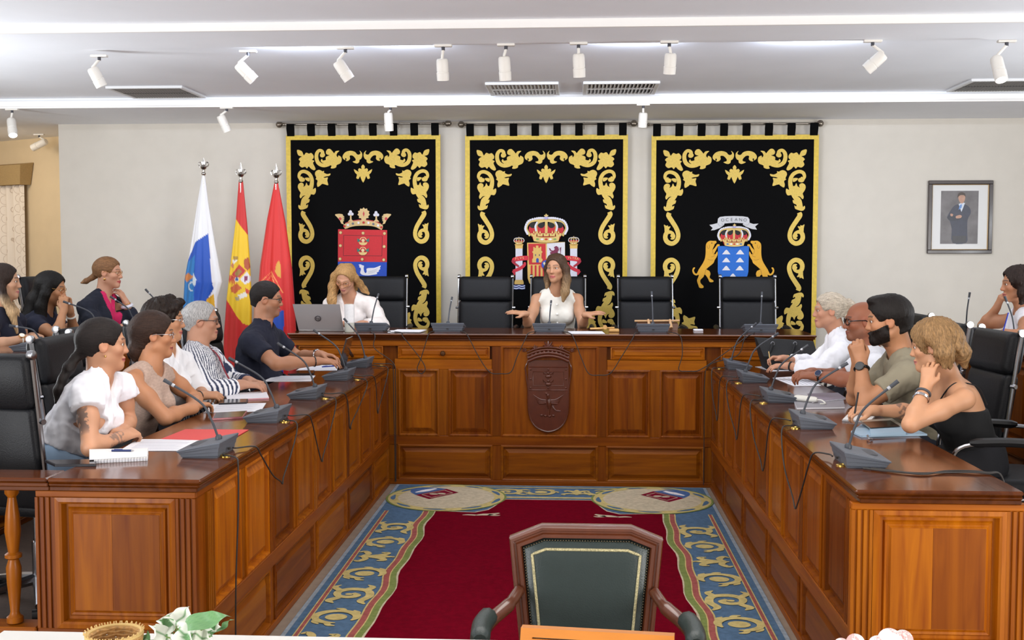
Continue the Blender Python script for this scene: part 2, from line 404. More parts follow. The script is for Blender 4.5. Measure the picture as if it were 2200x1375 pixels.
for a, b in ((-.62, -.549), (.176, .243)):
    bar(md, O, u, n, a, b, .373, 1.055, T_DK, 'pilaster', d1=.006, vert=True)
    bar(md, O, u, n, a, b, .035, .302, T_RD, 'stile', vert=True)
for i, (a, b) in enumerate(((-1.33, -1.025), (-.947, -.62), (.243, .564), (.641, .964))):
    t1, t2 = [(T_MD, T_LT), (T_RD, T_DK), (T_RD, T_MD), (T_RD, T_LT)][i]
    fpanel(md, O, u, n, a, b, .373, .877, t1, split=[.32, .6, .5, .33][i], tint2=t2)
for a, b in ((-1.335, -.62), (-.549, .176), (.243, .97)):
    fpanel(md, O, u, n, a, b, .035, .302, T_MD, vert=False)
cp = fpanel(md, O, u, n, -.549, .176, .373, 1.055, (.95, .8, .62), [(-.004, -.004), (-.004, .006), (.006, .009), (.014, .004), (.018, -.014), (.02, -.014)], True)
# carved coat of arms
DKC = mat('carved_mahogany', '5B2A16', .35, coat=.4, noise=.12, nscale=25)
cx = at(1178, 850, YF).x; sc = YF / FPX
def cr(px, py): return Vector(((px - 1178) * sc, (846 - py) * sc))   # carving coordinates
zc = at(1178, 846, YF).z
yb = YF - (-.014)
crest = MB()
sh = [(-43, -73), (43, -73), (44, -10), (43, 35), (36, 60), (22, 75), (0, 82), (-22, 75), (-36, 60), (-43, 35), (-44, -10)]
so = [(cx + a * sc, zc - b * sc) for a, b in sh]
crest.prism(so, (0, -1, 0), .022, (0, yb, 0))
co = wb(crest, 'crest', DKC, md, smooth=25)
def carve(name, fn):
    m_ = MB(); fn(m_); return wb(m_, name, DKC, co, smooth=True)
def P3(a, b, d=0): return Vector((cx + a * sc, yb - .022 - d, zc - b * sc))
def border(m_):
    pts = spline([P3(a, b) for a, b in sh], 3, True); m_.tube(pts, .006, 6, closed=True)
carve('shield_border', border)
def chief(m_):
    m_.tube([P3(-41, -58), P3(41, -58)], .004, 6); m_.tube([P3(-41, -8), P3(41, -8)], .004, 6)
    m_.tube([P3(-33, -48), P3(33, -48), P3(33, -18), P3(-33, -18), P3(-33, -48)], .003, 6)
    for a in (-38, 0, 38):
        for b in (-53, -32, -13):
            if a or b != -32: m_.ell(P3(a, b), .008, 10, 6)
carve('chief_field', chief)
def fruit(m_):
    for b in (-41, -24):
        m_.ell(P3(0, b + 3), (.024, .014, .015), 12, 7); m_.ell(P3(0, b - 4), (.011, .012, .011), 10, 6)
        for s_ in (-1, 1):
            for k in range(3): m_.tube([P3(s_ * 4, b - 1), P3(s_ * (9 + k), b - 3 - k * 2), P3(s_ * (12 - k), b - 7 + k * 3)], [.004, .0045, .002], 6)
carve('fruit_baskets', fruit)
def bird(m_):
    m_.ell(P3(2, 22), (.018, .014, .045), 12, 8); m_.tube(spline([P3(0, 10), P3(-1, 2), P3(-3, -1)], 4), [.011] * 5 + [.008] * 4, 8)
    m_.ell(P3(-4, -1), (.012, .01, .009), 10, 6)
    for s_ in (-1, 1):
        for k in range(4): m_.tube(spline([P3(s_ * 5, 14 + k * 2), P3(s_ * 18, 12 + k * 3), P3(s_ * (33 - k * 3), 2 + k * 5)], 4), [.006 + k * .0005] * 5 + [.006, .005, .004, .002], 6)
    m_.tube(spline([P3(8, 26), P3(16, 36), P3(27, 37)], 4), [.009, .009, .008, .008, .007, .006, .005, .004, .003], 6)
    m_.tube(spline([P3(2, 32), P3(1, 44), P3(0, 48)], 3), .008, 6)
    for a in (-14, -6, 3, 11): m_.ell(P3(a, 49 - abs(a) * .2), (.013, .01, .009), 8, 6)
carve('bird_relief', bird)
def crown(m_):
    arc = spline([P3(-43, -71, .004), P3(-22, -80, .016), P3(0, -83, .02), P3(22, -80, .016), P3(43, -71, .004)], 5)
    for dz, r in ((0, .012), (.022, .012), (.045, .009), (.065, .006)): m_.tube([p + Za * dz + Vector((p.x - cx, 0, 0)) * dz * 1.2 for p in arc], r, 8)
    for p in arc[::2]: m_.ell(p + Za * .033, (.01, .008, .009), 8, 6)
    for a, h in ((-50, 0), (-27, .25), (0, 1), (27, .25), (50, 0)):
        b0 = -92 - (1 - abs(a) / 50) * 8
        for k in (-2, -1, 0, 1, 2):
            L_ = (.03 + .034 * h) * (1 - abs(k) * .16); t = k * .55 + a * .009
            p = P3(a, b0, .012); q = p + Vector((math.sin(t), -.004, math.cos(t))) * L_
            m_.tube([p, p.lerp(q, .55), q], [.006, .009 if h == 1 else .006, .003], 6)
        m_.ell(P3(a, b0 - 4, .016), .010 if h == 1 else .007, 8, 6)
carve('crown_relief', crown)

# ---- side desks
def side_desk(name, label, xin, xout, y0, y1, s, zt, pil0, bay, base=0., ends=True, n_bay=5):
    """s=+1: open face looks east; -1: looks west"""
    r = thing(name, label, 'desk', ((xin + xout) / 2, (y0 + y1) / 2, 0))
    xf = xin - s * .035
    n = Xa * s; O = Vector((xf, 0, 0)); u = Ya
    worktop(r, min(xin, xout), max(xin, xout), y0, y1, zt, 1, (1, 1, 1), ('e' if s > 0 else 'w') + 's')
    xb = xf - s * .03
    wb(MB().box((xb - s * .03, y0 + .07, base), (xb, y1, zt - .052)), 'carcass', WD[2], r, color=T_DK)
    zr = zt - .84 + .762          # top of the upper panels
    zmid = zt - .55
    bar(r, O, u, n, y0 + .04, y1, zr, zt - .05, T_RD, 'frieze', d1=.006)
    bar(r, O, u, n, y0 + .04, y1, zmid - .07, zmid, T_RD, 'rail', d1=.012)
    bar(r, O, u, n, y0 + .04, y1, base, base + .035, T_RD, 'plinth', d1=.012)
    ys = [pil0 + bay * i for i in range(n_bay + 1)]
    for i, yc in enumerate(ys):
        if yc > y1 - .02: continue
        pilaster(r, O, u, n, yc - .04, yc + .04, zmid, zr, random.choice([T_RD, T_MD, T_DK]))
        bar(r, O, u, n, yc - .04, yc + .04, base + .035, zmid - .07, T_RD, 'stile', vert=True)
        if i + 1 < len(ys):
            a = yc + .04; b = min(ys[i + 1] - .04, y1); mid = (a + b) / 2
            tl = [(T_OR, T_OR), (T_DK, T_MD), (T_RD, T_MD), (T_MD, T_RD), (T_RD, T_DK)][i % 5] if s > 0 else [(T_DK, T_RD), (T_RD, T_MD), (T_DK, T_RD), (T_RD, T_RD), (T_MD, T_DK)][i % 5]
            bar(r, O, u, n, mid - .035, mid + .035, zmid, zr, T_MD, 'stile', vert=True)
            fpanel(r, O, u, n, a, mid - .035, zmid, zr, tl[0]); fpanel(r, O, u, n, mid + .035, b, zmid, zr, tl[1])
            fpanel(r, O, u, n, a, b, base + .035, zmid - .07, (T_MD, T_DK)[i % 2] if s > 0 else T_DK, vert=False)
    # corner stile and end face
    bar(r, O, u, n, y0 + .04, ys[0] - .04, base + .035, zr, T_RD if s > 0 else T_MD, 'stile', vert=True)
    return r, xf
ld, lxf = side_desk('council_desk', 'panelled side desk with red folder and balustrade end, under the flags side', -1.37, -1.95, 3.99, 8.31, 1, .92, 4.19 - .01, .865)
rd, rxf = side_desk('council_desk', 'panelled side desk holding tablet in blue case and black tote bag', .99, 1.57, 3.95, 8.31, -1, .92, 4.15, .865)
# end faces toward the visitors
def end_face(r, x0, x1, yf, s, tints):
    O = Vector((0, yf, 0)); u = Xa; n = Vector((0, -1, 0)); lo, hi = min(x0, x1), max(x0, x1)
    wb(MB().box((lo + .02, yf + .03, 0), (hi - .02, yf + .06, .86)), 'end_carcass', WD[2], r, color=T_DK)
    bar(r, O, u, n, lo, hi, .842, .867, tints[0], 'frieze', d1=.006)
    bar(r, O, u, n, lo, hi, 0, .345, tints[1], 'end_plinth', d1=.012)
    pilaster(r, O, u, n, lo, lo + .075, .345, .842, tints[2]); pilaster(r, O, u, n, hi - .075, hi, .345, .842, tints[3])
    prof = [(-.004, -.004), (-.004, .012), (.012, .014), (.02, .008), (.024, -.016), (.036, -.016), (.042, -.008), (.05, -.012), (.056, -.008), (.06, -.004), (.062, -.004)]
    fpanel(r, O, u, n, lo + .08, hi - .08, .35, .838, tints[4], prof, split=.46, tint2=tints[5])
end_face(ld, -1.402, -2.012, 4.03, 1, [T_RD, (.62, .5, .33), (.6, .46, .32), (.6, .46, .32), (.88, .76, .45), (.6, .48, .28)])
end_face(rd, .985, 1.6, 3.99, -1, [T_OR, T_OR, T_LT, T_LT, T_OR, (.9, .7, .42)])
for y in (4.49, 5.43, 6.32, 7.28, 8.2): grommet(ld, (-1.43, y - .02, .92)); grommet(rd, (1.05, y - .08, .92))
# balustrade carrying on from the west desk
bl = thing('balustrade', 'low wooden balustrade with turned spindles joining the side desk end', 'railing', (-2.5, 4.06, 0))
wb(MB().box((-3.2, 4.01, .868), (-1.951, 4.13, .886), .003).box((-3.2, 3.998, .886), (-1.951, 4.142, .902), .003).box((-3.2, 3.99, .902), (-1.951, 4.15, .92), .006), 'top_rail', WTOP[0], bl, color=(1, 1, 1))
wb(MB().box((-3.2, 4.02, 0), (-2.02, 4.12, .345), .005), 'bottom_rail', WD[0], bl, color=T_MD)
for x in (-2.125, -2.36, -2.6, -2.84, -3.08):
    wb(MB().lathe([(.018, .345), (.03, .35), (.03, .37), (.02, .378), (.016, .39), (.026, .5), (.028, .56), (.019, .592), (.031, .6), (.031, .612), (.019, .62), (.03, .7), (.026, .76), (.015, .83), (.026, .845), (.026, .868)], (x, 4.07, 0), 16), 'spindle', WD[2], bl, smooth=True, color=T_MD)
# second-row desks
def back_desk(label, xin, xout, y0, y1, s, zt, base):
    return side_desk('council_desk', label, xin, xout, y0, y1, s, zt, y0 + .1, .9, base, n_bay=4)
bd1, _ = back_desk('second-row desk seating three people in navy clothes', -3.09, -3.60, 5.6, 8.7, 1, 1.17, .22)
bd2, _ = back_desk('second-row desk of the person in the white sleeveless top', 2.6, 3.04, 5.6, 8.7, -1, 1.17, .22)
# ------------------------------------------------------------------ rug
def wool(name, c): return mat(name, c, .95, spec=.03, noise=.16, nscale=35, bump=.5, bscale=260, sheen=0.)
RUGC = dict(red=wool('wool_crimson', '620216'), blue=wool('wool_blue', '4E6680'), yel=wool('wool_straw', 'B9A870'), pink=wool('wool_rose', '94524E'),
            green=wool('wool_green', '727E48'), cream=wool('wool_cream', 'B8AC94'), grey=wool('wool_grey', '8A949E'), white=wool('wool_white', 'DAD8DA'), wine=wool('wool_wine', '73142A'), navy=wool('wool_navy', '4A6390'))
rug = thing('council_rug', 'large crimson rug with blue scrollwork border and crest medallions', 'rug', (-.18, 5.5, 0))
RX, RY0, RY1 = -.18, 2.7, 8.3
HW = 1.16
def flat(pts, z, thick=.001):
    return MB().prism([(p[0], p[1]) for p in pts], (0, 0, 1), thick, (0, 0, z), (1, 0, 0), (0, 1, 0))
wb(MB().box((RX - HW, RY0, .0), (RX + HW, RY1, .010), .003), 'pile_ground', RUGC['grey'], rug)
wb(MB().box((RX - HW + .024, RY0 + .02, .006), (RX + HW - .024, RY1 - .02, .0115), .002), 'blue_ground', RUGC['blue'], rug)
bands = {'straw_lines': ('yel', MB()), 'rose_bands': ('pink', MB()), 'green_band': ('green', MB()), 'cream_edge': ('cream', MB()), 'crimson_field': ('red', MB())}
YC = 7.42                                 # where the corner medallions cut the border
random.seed(3)
def wob(y, k=0): return .010 * math.sin(y * 6.1 + k) + .008 * math.sin(y * 11.7 + 2 * k)
for s in (-1, 1):
    def X(d): return RX + s * (HW - d)
    def strip(key, d0, d1, z, wv=0.):
        L_, R_ = [], []
        for i in range(61):
            y = RY0 + .08 + (YC - RY0 - .08) * i / 60; wq = wob(y, s) * wv
            L_.append((X(d0) + wq, y)); R_.append((X(d1) + wq, y))
        m_ = bands[key][1]; q = MB(); q.add([(a, b, z) for a, b in L_] + [(a, b, z) for a, b in R_], [(i, i + 1, 62 + i, 61 + i) for i in range(60)]); m_.add(q.v, q.f)
    for d0, d1 in ((.060, .066), (.083, .089), (.318, .326), (.356, .362)): strip('straw_lines', d0, d1, .0135, 1. if d0 > .3 else 0.)
    strip('rose_bands', .066, .083, .013); strip('rose_bands', .326, .356, .013, 1.)
    strip('green_band', .362, .398, .0133, 1.); strip('cream_edge', .396, .412, .0137, 1.2)
# crimson field outline
pts = []
for i in range(41):
    y = RY0 + .35 + (YC - RY0 - .35) * i / 40; pts.append((RX - HW + .405 + wob(y, -1), y))
def notch(s): return [(RX + s * .60, 7.40), (RX + s * .48, 7.39), (RX + s * .44, 7.43), (RX + s * .40, 7.47), (RX + s * .37, 7.56), (RX + s * .34, 7.68), (RX + s * .30, 7.80)]
pts += notch(-1) + notch(1)[::-1]
for i in range(41):
    y = YC - (YC - RY0 - .35) * i / 40; pts.append((RX + HW - .405 + wob(y, 1), y))
bands['crimson_field'][1].add(*(lambda q: (q.v, q.f))(flat(pts, .0128, .0018)))
o2 = [(RX + (x - RX) * 1.02, y + (.02 if y > 7.3 else 0)) for x, y in pts]
bands['cream_edge'][1].add(*(lambda q: (q.v, q.f))(flat(o2, .0120, .0012)))
for k, (c, m_) in bands.items(): wb(m_, k, RUGC[c], rug)
# band under the presidential desk
bt = MB(); bt.add(*(lambda q: (q.v, q.f))(flat([(RX - .42, 7.86), (RX + .42, 7.86), (RX + .42, 7.90), (RX - .42, 7.90)], .0125)))
bt.add(*(lambda q: (q.v, q.f))(flat([(RX - .5, 8.21), (RX + .5, 8.21), (RX + .5, 8.23), (RX - .5, 8.23)], .0125)))
wb(bt, 'straw_lines', RUGC['yel'], rug)
# acanthus scrollwork
scr = MB(); zk = 0
def motif(fn, f, c):
    global scr
    scr = MB(); fn(f, c); wb(scr, 'scroll_motif', RUGC['yel'], rug)
def rs(P, W, f):
    global zk; zk = (zk + 1) % 9
    L_, R_ = stroke(P, [w_ * 1.45 for w_ in W], 4); m_ = len(L_); V = [(q[0], q[1], q[2] + zk * .0002) for q in [f(*p) for p in L_] + [f(*p) for p in R_]]
    scr.add(V, [((i, i + 1, m_ + i + 1, m_ + i) if s > 0 else (i, m_ + i, m_ + i + 1, i + 1)) for i in range(m_ - 1)])
def disc(c, rx, ry, f, n=16):
    V = [f(c[0] + rx * math.cos(2 * PI * k / n), c[1] + ry * math.sin(2 * PI * k / n)) for k in range(n)]; scr.add(V, [tuple(range(n))])
def ring(f, c):
    disc((c, .0), .046, .054, f)
    arc = [(c + .088 * math.sin(a), .10 * math.cos(a)) for a in [i * .42 - .6 for i in range(14)]]
    rs(arc, [.008] + [.024, .028, .03, .026, .024, .026, .03, .03, .026, .024, .026, .02] + [.006], f)
    for a in (.4, 1.3, 2.6, 3.6, 4.4): rs([(c + .085 * math.sin(a), .097 * math.cos(a)), (c + .115 * math.sin(a + .25), .112 * math.cos(a + .2)), (c + .128 * math.sin(a + .5), .108 * math.cos(a + .5))], [.02, .02, .006], f)
def spiral(f, c):
    rs([(c + .02, .01), (c - .02, .035), (c - .05, .0), (c - .03, -.06), (c + .04, -.07), (c + .085, -.01), (c + .06, .075), (c - .03, .1), (c - .11, .07), (c - .16, .1)], [.012, .03, .028, .026, .03, .032, .03, .03, .028, .008], f)
    rs([(c + .06, .06), (c + .12, .09), (c + .16, .06)], [.03, .026, .006], f); rs([(c - .06, -.05), (c - .11, -.09), (c - .15, -.06)], [.026, .03, .006], f)
    rs([(c + .05, -.06), (c + .11, -.105), (c + .15, -.08)], [.026, .024, .006], f); disc((c, -.01), .016, .02, f)
def lily(f, c):
    rs([(c, -.10), (c, .02), (c, .10)], [.012, .04, .012], f); disc((c, .1), .012, .012, f)
    for s in (-1, 1):
        rs([(c, -.06), (c + s * .03, .03), (c + s * .075, .06), (c + s * .085, .02)], [.02, .03, .024, .008], f)
        rs([(c, -.08), (c + s * .05, -.05), (c + s * .10, -.08), (c + s * .085, -.11)], [.016, .026, .024, .008], f)
for s in (-1, 1):
    f = lambda a, b: (RX + s * (HW - .204 - b * 1.0), a, .0138)
    y = 2.9; k = 0
    seq = [ring, spiral, ring, lily]
    yy = 5.2 - 1.4 * 2
    while yy < 7.4:
        for j, fn in enumerate(seq):
            c = yy + [0, .36, .73, 1.07][j]
            if RY0 + .2 < c < 7.3: motif(fn, f, c)
        yy += 1.4
f2 = lambda a, b: (RX + a, 8.06 + b * .85, .0138)
for c, fn in ((-.3, spiral), (-.06, ring), (.2, lily), (.38, ring)): motif(fn, f2, c)
# corner medallions
for s in (-1, 1):
    c = Vector((RX + s * .73, 7.85)); E = lambda rx, ry, n=40: [(c.x + rx * math.cos(2 * PI * k / n), c.y + ry * math.sin(2 * PI * k / n)) for k in range(n)]
    md_ = flat(E(.43, .44), .0140, .0006); mo = wb(md_, 'medallion', RUGC['green'], rug)
    wb(flat(E(.415, .425), .0147, .0004), 'medallion_edge', RUGC['yel'], mo)
    wb(flat(E(.345, .352), .0152, .0004), 'medallion_field', RUGC['cream'], mo)
    lv = MB()
    for k in range(9):
        a0 = k * .7 + .2
        Lp, Rp = stroke([(c.x + .38 * math.cos(a0 + t), c.y + .385 * math.sin(a0 + t)) for t in (0, .15, .3, .42)], [.01, .03, .035, .008], 3); m_ = len(Lp)
        lv.add([(x, y, .0155) for x, y in Lp + Rp], [(i, i + 1, m_ + i + 1, m_ + i) for i in range(m_ - 1)])
    wb(lv, 'medallion_leaves', RUGC['blue'], mo)
    if s < 0: lz = [(-1.139, 7.904), (-.938, 8.121), (-.839, 7.998), (-1.024, 7.773)]; ac = (-1.07, 8.07)
    else: lz = [(2 * RX + 1.139, 7.904), (2 * RX + .938, 8.121 - .0), (2 * RX + .839, 7.998), (2 * RX + 1.024, 7.773)]; ac = (2 * RX + 1.07, 8.07)
    q = Vector(lz[0]); w_ = Vector(lz[1]) - q
    arcp = [tuple(q + w_ * (t / 10) + Vector((-w_.y, w_.x)) * s * -1 * (.62 * math.sin(PI * min(1, t / 10)) ** .6)) for t in range(11)]
    wb(flat(arcp, .0156, .0004), 'crest_lower_field', RUGC['navy'], mo)
    m0 = (q + w_ * .5) + Vector((-w_.y, w_.x)) * -s * .22
    gl, gr = stroke([tuple(m0 - w_ * .32), tuple(m0), tuple(m0 + w_ * .34)], [.02, .06, .03], 4); m_ = len(gl)
    wb(MB().add([(x, y, .0162) for x, y in gl + gr], [(i, i + 1, m_ + i + 1, m_ + i) for i in range(m_ - 1)]), 'crest_bird', RUGC['white'], mo)
    wb(flat(lz, .0158, .0005), 'crest_field', RUGC['wine'], mo)
    cz = sum((Vector(p) for p in lz), Vector((0, 0))) / 4
    ln = MB(); inn = [cz + (Vector(p) - cz) * .72 for p in lz]
    for i in range(4):
        a, b = inn[i], inn[(i + 1) % 4]; Lp, Rp = stroke([tuple(a), tuple(b)], [.008, .008], 2); m_ = len(Lp); ln.add([(x, y, .0166) for x, y in Lp + Rp], [(i, i + 1, m_ + i + 1, m_ + i) for i in range(m_ - 1)])
    for t in (-.2, .2):
        p = cz + (Vector(lz[0]) - Vector(lz[2])) * t * .4; ln.add(*(lambda q_: (q_.v, q_.f))(flat([(p.x + .035 * math.cos(k), p.y + .025 * math.sin(k)) for k in [i * .7 for i in range(9)]], .0164, .0003)))
    wb(ln, 'crest_lines', RUGC['cream'], mo)
    # little cream flourish on the crimson next to the medallion
    fl = MB(); b0 = Vector((RX + s * .47, 7.31))
    for P, W in (([(.0, 0), (.05, .02), (.10, .03), (.15, .07)], [.02, .05, .05, .02]), ([(0, 0), (-.05, .01), (-.09, .0)], [.03, .03, .01]), ([(.08, .02), (.13, -.0), (.16, .01)], [.04, .03, .01])):
        Lp, Rp = stroke([(b0.x - s * x, b0.y + y) for x, y in P], W, 4); m_ = len(Lp); fl.add([(x, y, .015) for x, y in Lp + Rp], [(i, i + 1, m_ + i + 1, m_ + i) for i in range(m_ - 1)])
    wb(fl, 'flourish', RUGC['cream'], rug)
# ------------------------------------------------------------------ tapestries
YT = 10.56; PXM = YT / FPX
VELV = mat('black_velvet', '0A0A0B', .95, sheen=.0, spec=.1)
GOLDB = mat('gold_satin', 'D8B93C', .45, noise=.12, nscale=40, bump=.3, bscale=60)
GOLDE = mat('gold_embroidery', 'DDBE5A', .6, noise=.10, nscale=120, bump=.3, bscale=400)
EMB = {}
def emb(h): return mat('thread_' + h, h, .65, noise=.06, nscale=150)
def crop1(P): return [(620 + x / 5.73 - 779.5, 10 + y / 5.73) for x, y in P]
def sm(P, n=3): return [(q.x, q.y) for q in spline([(x, y, 0) for x, y in P], n, True)]
def ribbon(P, W, n=5):
    Lf, Rt = stroke(P, W, n); return Lf + Rt[::-1]
MOT = []   # each: list of outlines in crop coordinates
MOT.append([sm([(92, 122), (148, 135), (168, 172), (178, 188), (205, 156), (240, 168), (270, 160), (298, 195), (294, 228), (276, 242), (306, 258), (290, 285), (320, 352), (300, 372), (262, 352), (236, 325), (213, 350), (190, 328), (150, 338), (118, 310), (120, 285), (130, 262), (112, 240), (130, 215), (150, 203), (105, 185)])])
MOT.append([ribbon([(392, 192), (412, 178), (405, 142), (370, 130), (340, 165), (334, 220), (355, 280), (410, 312), (470, 300), (520, 265)], [14, 38, 42, 38, 44, 46, 48, 46, 55, 65]), sm([(378, 190), (388, 165), (418, 158), (440, 175), (436, 200), (412, 215), (388, 210)], 3),
            sm([(388, 262), (402, 232), (412, 252), (440, 250), (478, 235), (490, 290), (440, 300)]),
            sm([(455, 140), (475, 115), (505, 112), (535, 140), (555, 165), (575, 140), (620, 135), (592, 165), (585, 195), (603, 215), (608, 192), (642, 212), (648, 255), (630, 290), (585, 310), (580, 335), (550, 350), (512, 348), (522, 318), (490, 305), (470, 270), (452, 240), (452, 212), (475, 198), (498, 190), (468, 180), (455, 165)])])
MOT.append([sm([(694, 250), (664, 228), (664, 190), (700, 150), (760, 135), (815, 150), (842, 180), (868, 182), (884, 165), (872, 134), (900, 160), (905, 200), (890, 235), (870, 248), (866, 275), (835, 292), (785, 270), (818, 258), (822, 235), (790, 198), (757, 192), (748, 206), (753, 232), (732, 256), (702, 260), (710, 236), (700, 224), (690, 234)])])
MOT.append([ribbon([(152, 452), (130, 470), (112, 445), (128, 402), (175, 386), (235, 412), (270, 470), (272, 540), (250, 610), (215, 660)], [14, 38, 36, 40, 42, 44, 46, 50, 60, 75]), sm([(108, 462), (120, 505), (150, 515), (180, 505), (184, 478), (165, 462), (140, 470)]),
            sm([(185, 470), (212, 462), (245, 470), (240, 510), (206, 497)]),
            sm([(105, 545), (135, 525), (165, 535), (172, 560), (162, 578), (190, 562), (205, 525), (225, 560), (262, 560), (285, 605), (318, 590), (322, 635), (300, 672), (262, 668), (250, 690), (225, 730), (243, 728), (235, 765), (200, 785), (203, 806), (222, 792), (215, 830), (190, 845), (145, 858), (115, 850), (100, 820), (108, 797), (125, 810), (140, 740), (165, 700), (190, 684), (160, 688), (130, 718), (118, 690), (130, 650), (112, 620), (97, 580)])])
MOT.append([sm([(325, 385), (360, 368), (390, 376), (405, 386), (428, 381), (426, 402), (465, 420), (506, 413), (495, 440), (445, 450), (418, 460), (440, 466), (474, 461), (466, 500), (477, 556), (430, 545), (400, 540), (385, 555), (346, 577), (336, 540), (345, 500), (320, 480), (330, 465), (313, 420)])])
MOT.append([ribbon([(168, 880), (158, 915), (200, 985), (250, 1070), (272, 1150), (256, 1215), (205, 1252), (150, 1236), (122, 1185), (132, 1130), (168, 1112), (205, 1128), (218, 1160)], [50, 56, 54, 52, 50, 50, 54, 56, 52, 50, 42, 36, 34]), sm([(180, 1165), (190, 1140), (220, 1130), (238, 1155), (228, 1195), (200, 1206), (180, 1195), (196, 1182)], 3),
            sm([(105, 1022), (130, 1037), (152, 1030), (150, 1046), (182, 1046), (165, 1078), (165, 1120), (118, 1120), (112, 1070)])])
FLEUR = [(0, -18), (4, -13), (3, -8), (8, -10), (11, -6), (9, -2), (13, -4), (20, -8), (17, 0), (13, 4), (15, 11), (10, 13), (7, 7), (5, 11), (0, 21)]
FLEUR = FLEUR + [(-x, y) for x, y in FLEUR[-2:0:-1]]
def pearl(a, b, r, n=8): return [(a + r * math.cos(2 * PI * k / n), b + r * math.sin(2 * PI * k / n)) for k in range(n)]
def rect(a0, b0, a1, b1): return [(a0, b0), (a1, b0), (a1, b1), (a0, b1)]
def mirror(P): return [(-x, y) for x, y in P]

class Tap:
    def __init__(s, pxl, pxr, name, label, rodL, rodR):
        s.w = pxr - pxl; s.k = s.w / 335.; s.c = at((pxl + pxr) / 2, 290, YT); s.top = s.c.z; s.H = 492
        s.root = thing('tapestry', label, 'tapestry', (s.c.x, YT, s.top - s.H * PXM), group=None)
        s.emn = 0
    def P(s, a, b, d): return Vector((s.c.x + a * PXM, YT - d, s.top - b * PXM))
    def poly(s, mb, pts, d, t=.0012):
        mb.prism(pts, (0, -1, 0), t, (s.c.x, YT - d, s.top), (PXM, 0, 0), (0, 0, -PXM))
    def build(s):
        hw = s.w / 2; H = s.H
        m_ = MB()
        def gf(u, v): return s.P((u - .5) * (s.w - 6), v * H + 1.2 * math.sin(u * 19) * (1 - v), .002 * math.sin(u * 17 + v * 3) * 0)
        g = MB().box(s.P(-hw + 4, 3, -.010), s.P(hw - 4, H - 3, 0)); wb(g, 'velvet', VELV, s.root)
        b = 10
        for P in ([(-hw, 0), (hw, 0), (hw - b, b), (-hw + b, b)], [(-hw, H), (hw, H), (hw - b, H - b), (-hw + b, H - b)], [(-hw, 0), (-hw + b, b), (-hw + b, H - b), (-hw, H)], [(hw, 0), (hw - b, b), (hw - b, H - b), (hw, H)]):
            q = MB(); s.poly(q, P, .0, .004); q2 = MB(); s.poly(q2, P, -.012, .012); q.add(q2.v, q2.f); wb(q, 'gold_border', GOLDB, s.root)
        for i in range(8):
            a = -hw + 6 + (s.w - 12) * (i + .0) / 7; a = -hw + 11 + (s.w - 22) * i / 7
            t = MB(); L_ = [s.P(a - 8, 2, -.008), s.P(a + 8, 2, -.008)]
            prof = [(2, -.006), (-14, -.008), (-21, -.016), (-24, -.026), (-21, -.036), (-14, -.042), (2, -.012)]
            t.rings([[s.P(a - 8, bb, -dd - .04 + .036), s.P(a + 8, bb, -dd - .004), s.P(a + 8, bb, -dd - .006), s.P(a - 8, bb, -dd - .006)] for bb, dd in prof]); wb(t, 'hanging_tab', VELV, s.root)
        # embroidery
        for mot in MOT:
            for sx in (1, -1):
                for sy in (0, 1):
                    q = MB()
                    for i, o in enumerate(mot):
                        P = [(a * s.k * sx, (492 - bb) if sy else bb) for a, bb in crop1(o)]
                        s.poly(q, P, .0004 * i, .003)
                    wb(q, 'gold_scroll', GOLDE, s.root)
        for sy in (0, 1):
            q = MB(); s.poly(q, [(a, (492 - 81 - bb) if sy else 81 + bb) for a, bb in sm(FLEUR, 2)], 0, .003); wb(q, 'gold_fleur', GOLDE, s.root)
        return s
    def art(s, name, items, parent, lift=0.):
        """items: (hex colour, outline list) stacked one over the other; coordinates in photo pixels from the tapestry's top centre"""
        m_ = MB(); cols = []; mats = []
        for i, (h, P) in enumerate(items):
            if h not in cols: cols.append(h); mats.append(emb(h))
            m_.cur = cols.index(h); s.poly(m_, P, .0025 + lift + .0004 * i, .001)
        return wb(m_, name, mats, parent)
    def letters(s, parent, txt, cen, size, h, rot=0., arc=0., gap=None, lift=.02):
        n = len(txt); gap = gap or size * .75
        for i, ch in enumerate(txt):
            V, F = text_mesh(ch, size); t = (i - (n - 1) / 2); a = cen[0] + t * gap * math.cos(rot); b = cen[1] + t * gap * math.sin(rot) + arc * t * t
            r = rot + 2 * arc * t / gap
            wb(MB().add([s.P(a + x * math.cos(r) + y * math.sin(r), b + x * math.sin(r) - y * math.cos(r), lift) for x, y, z in V], F), 'letter', emb(h), parent, fixn=False)
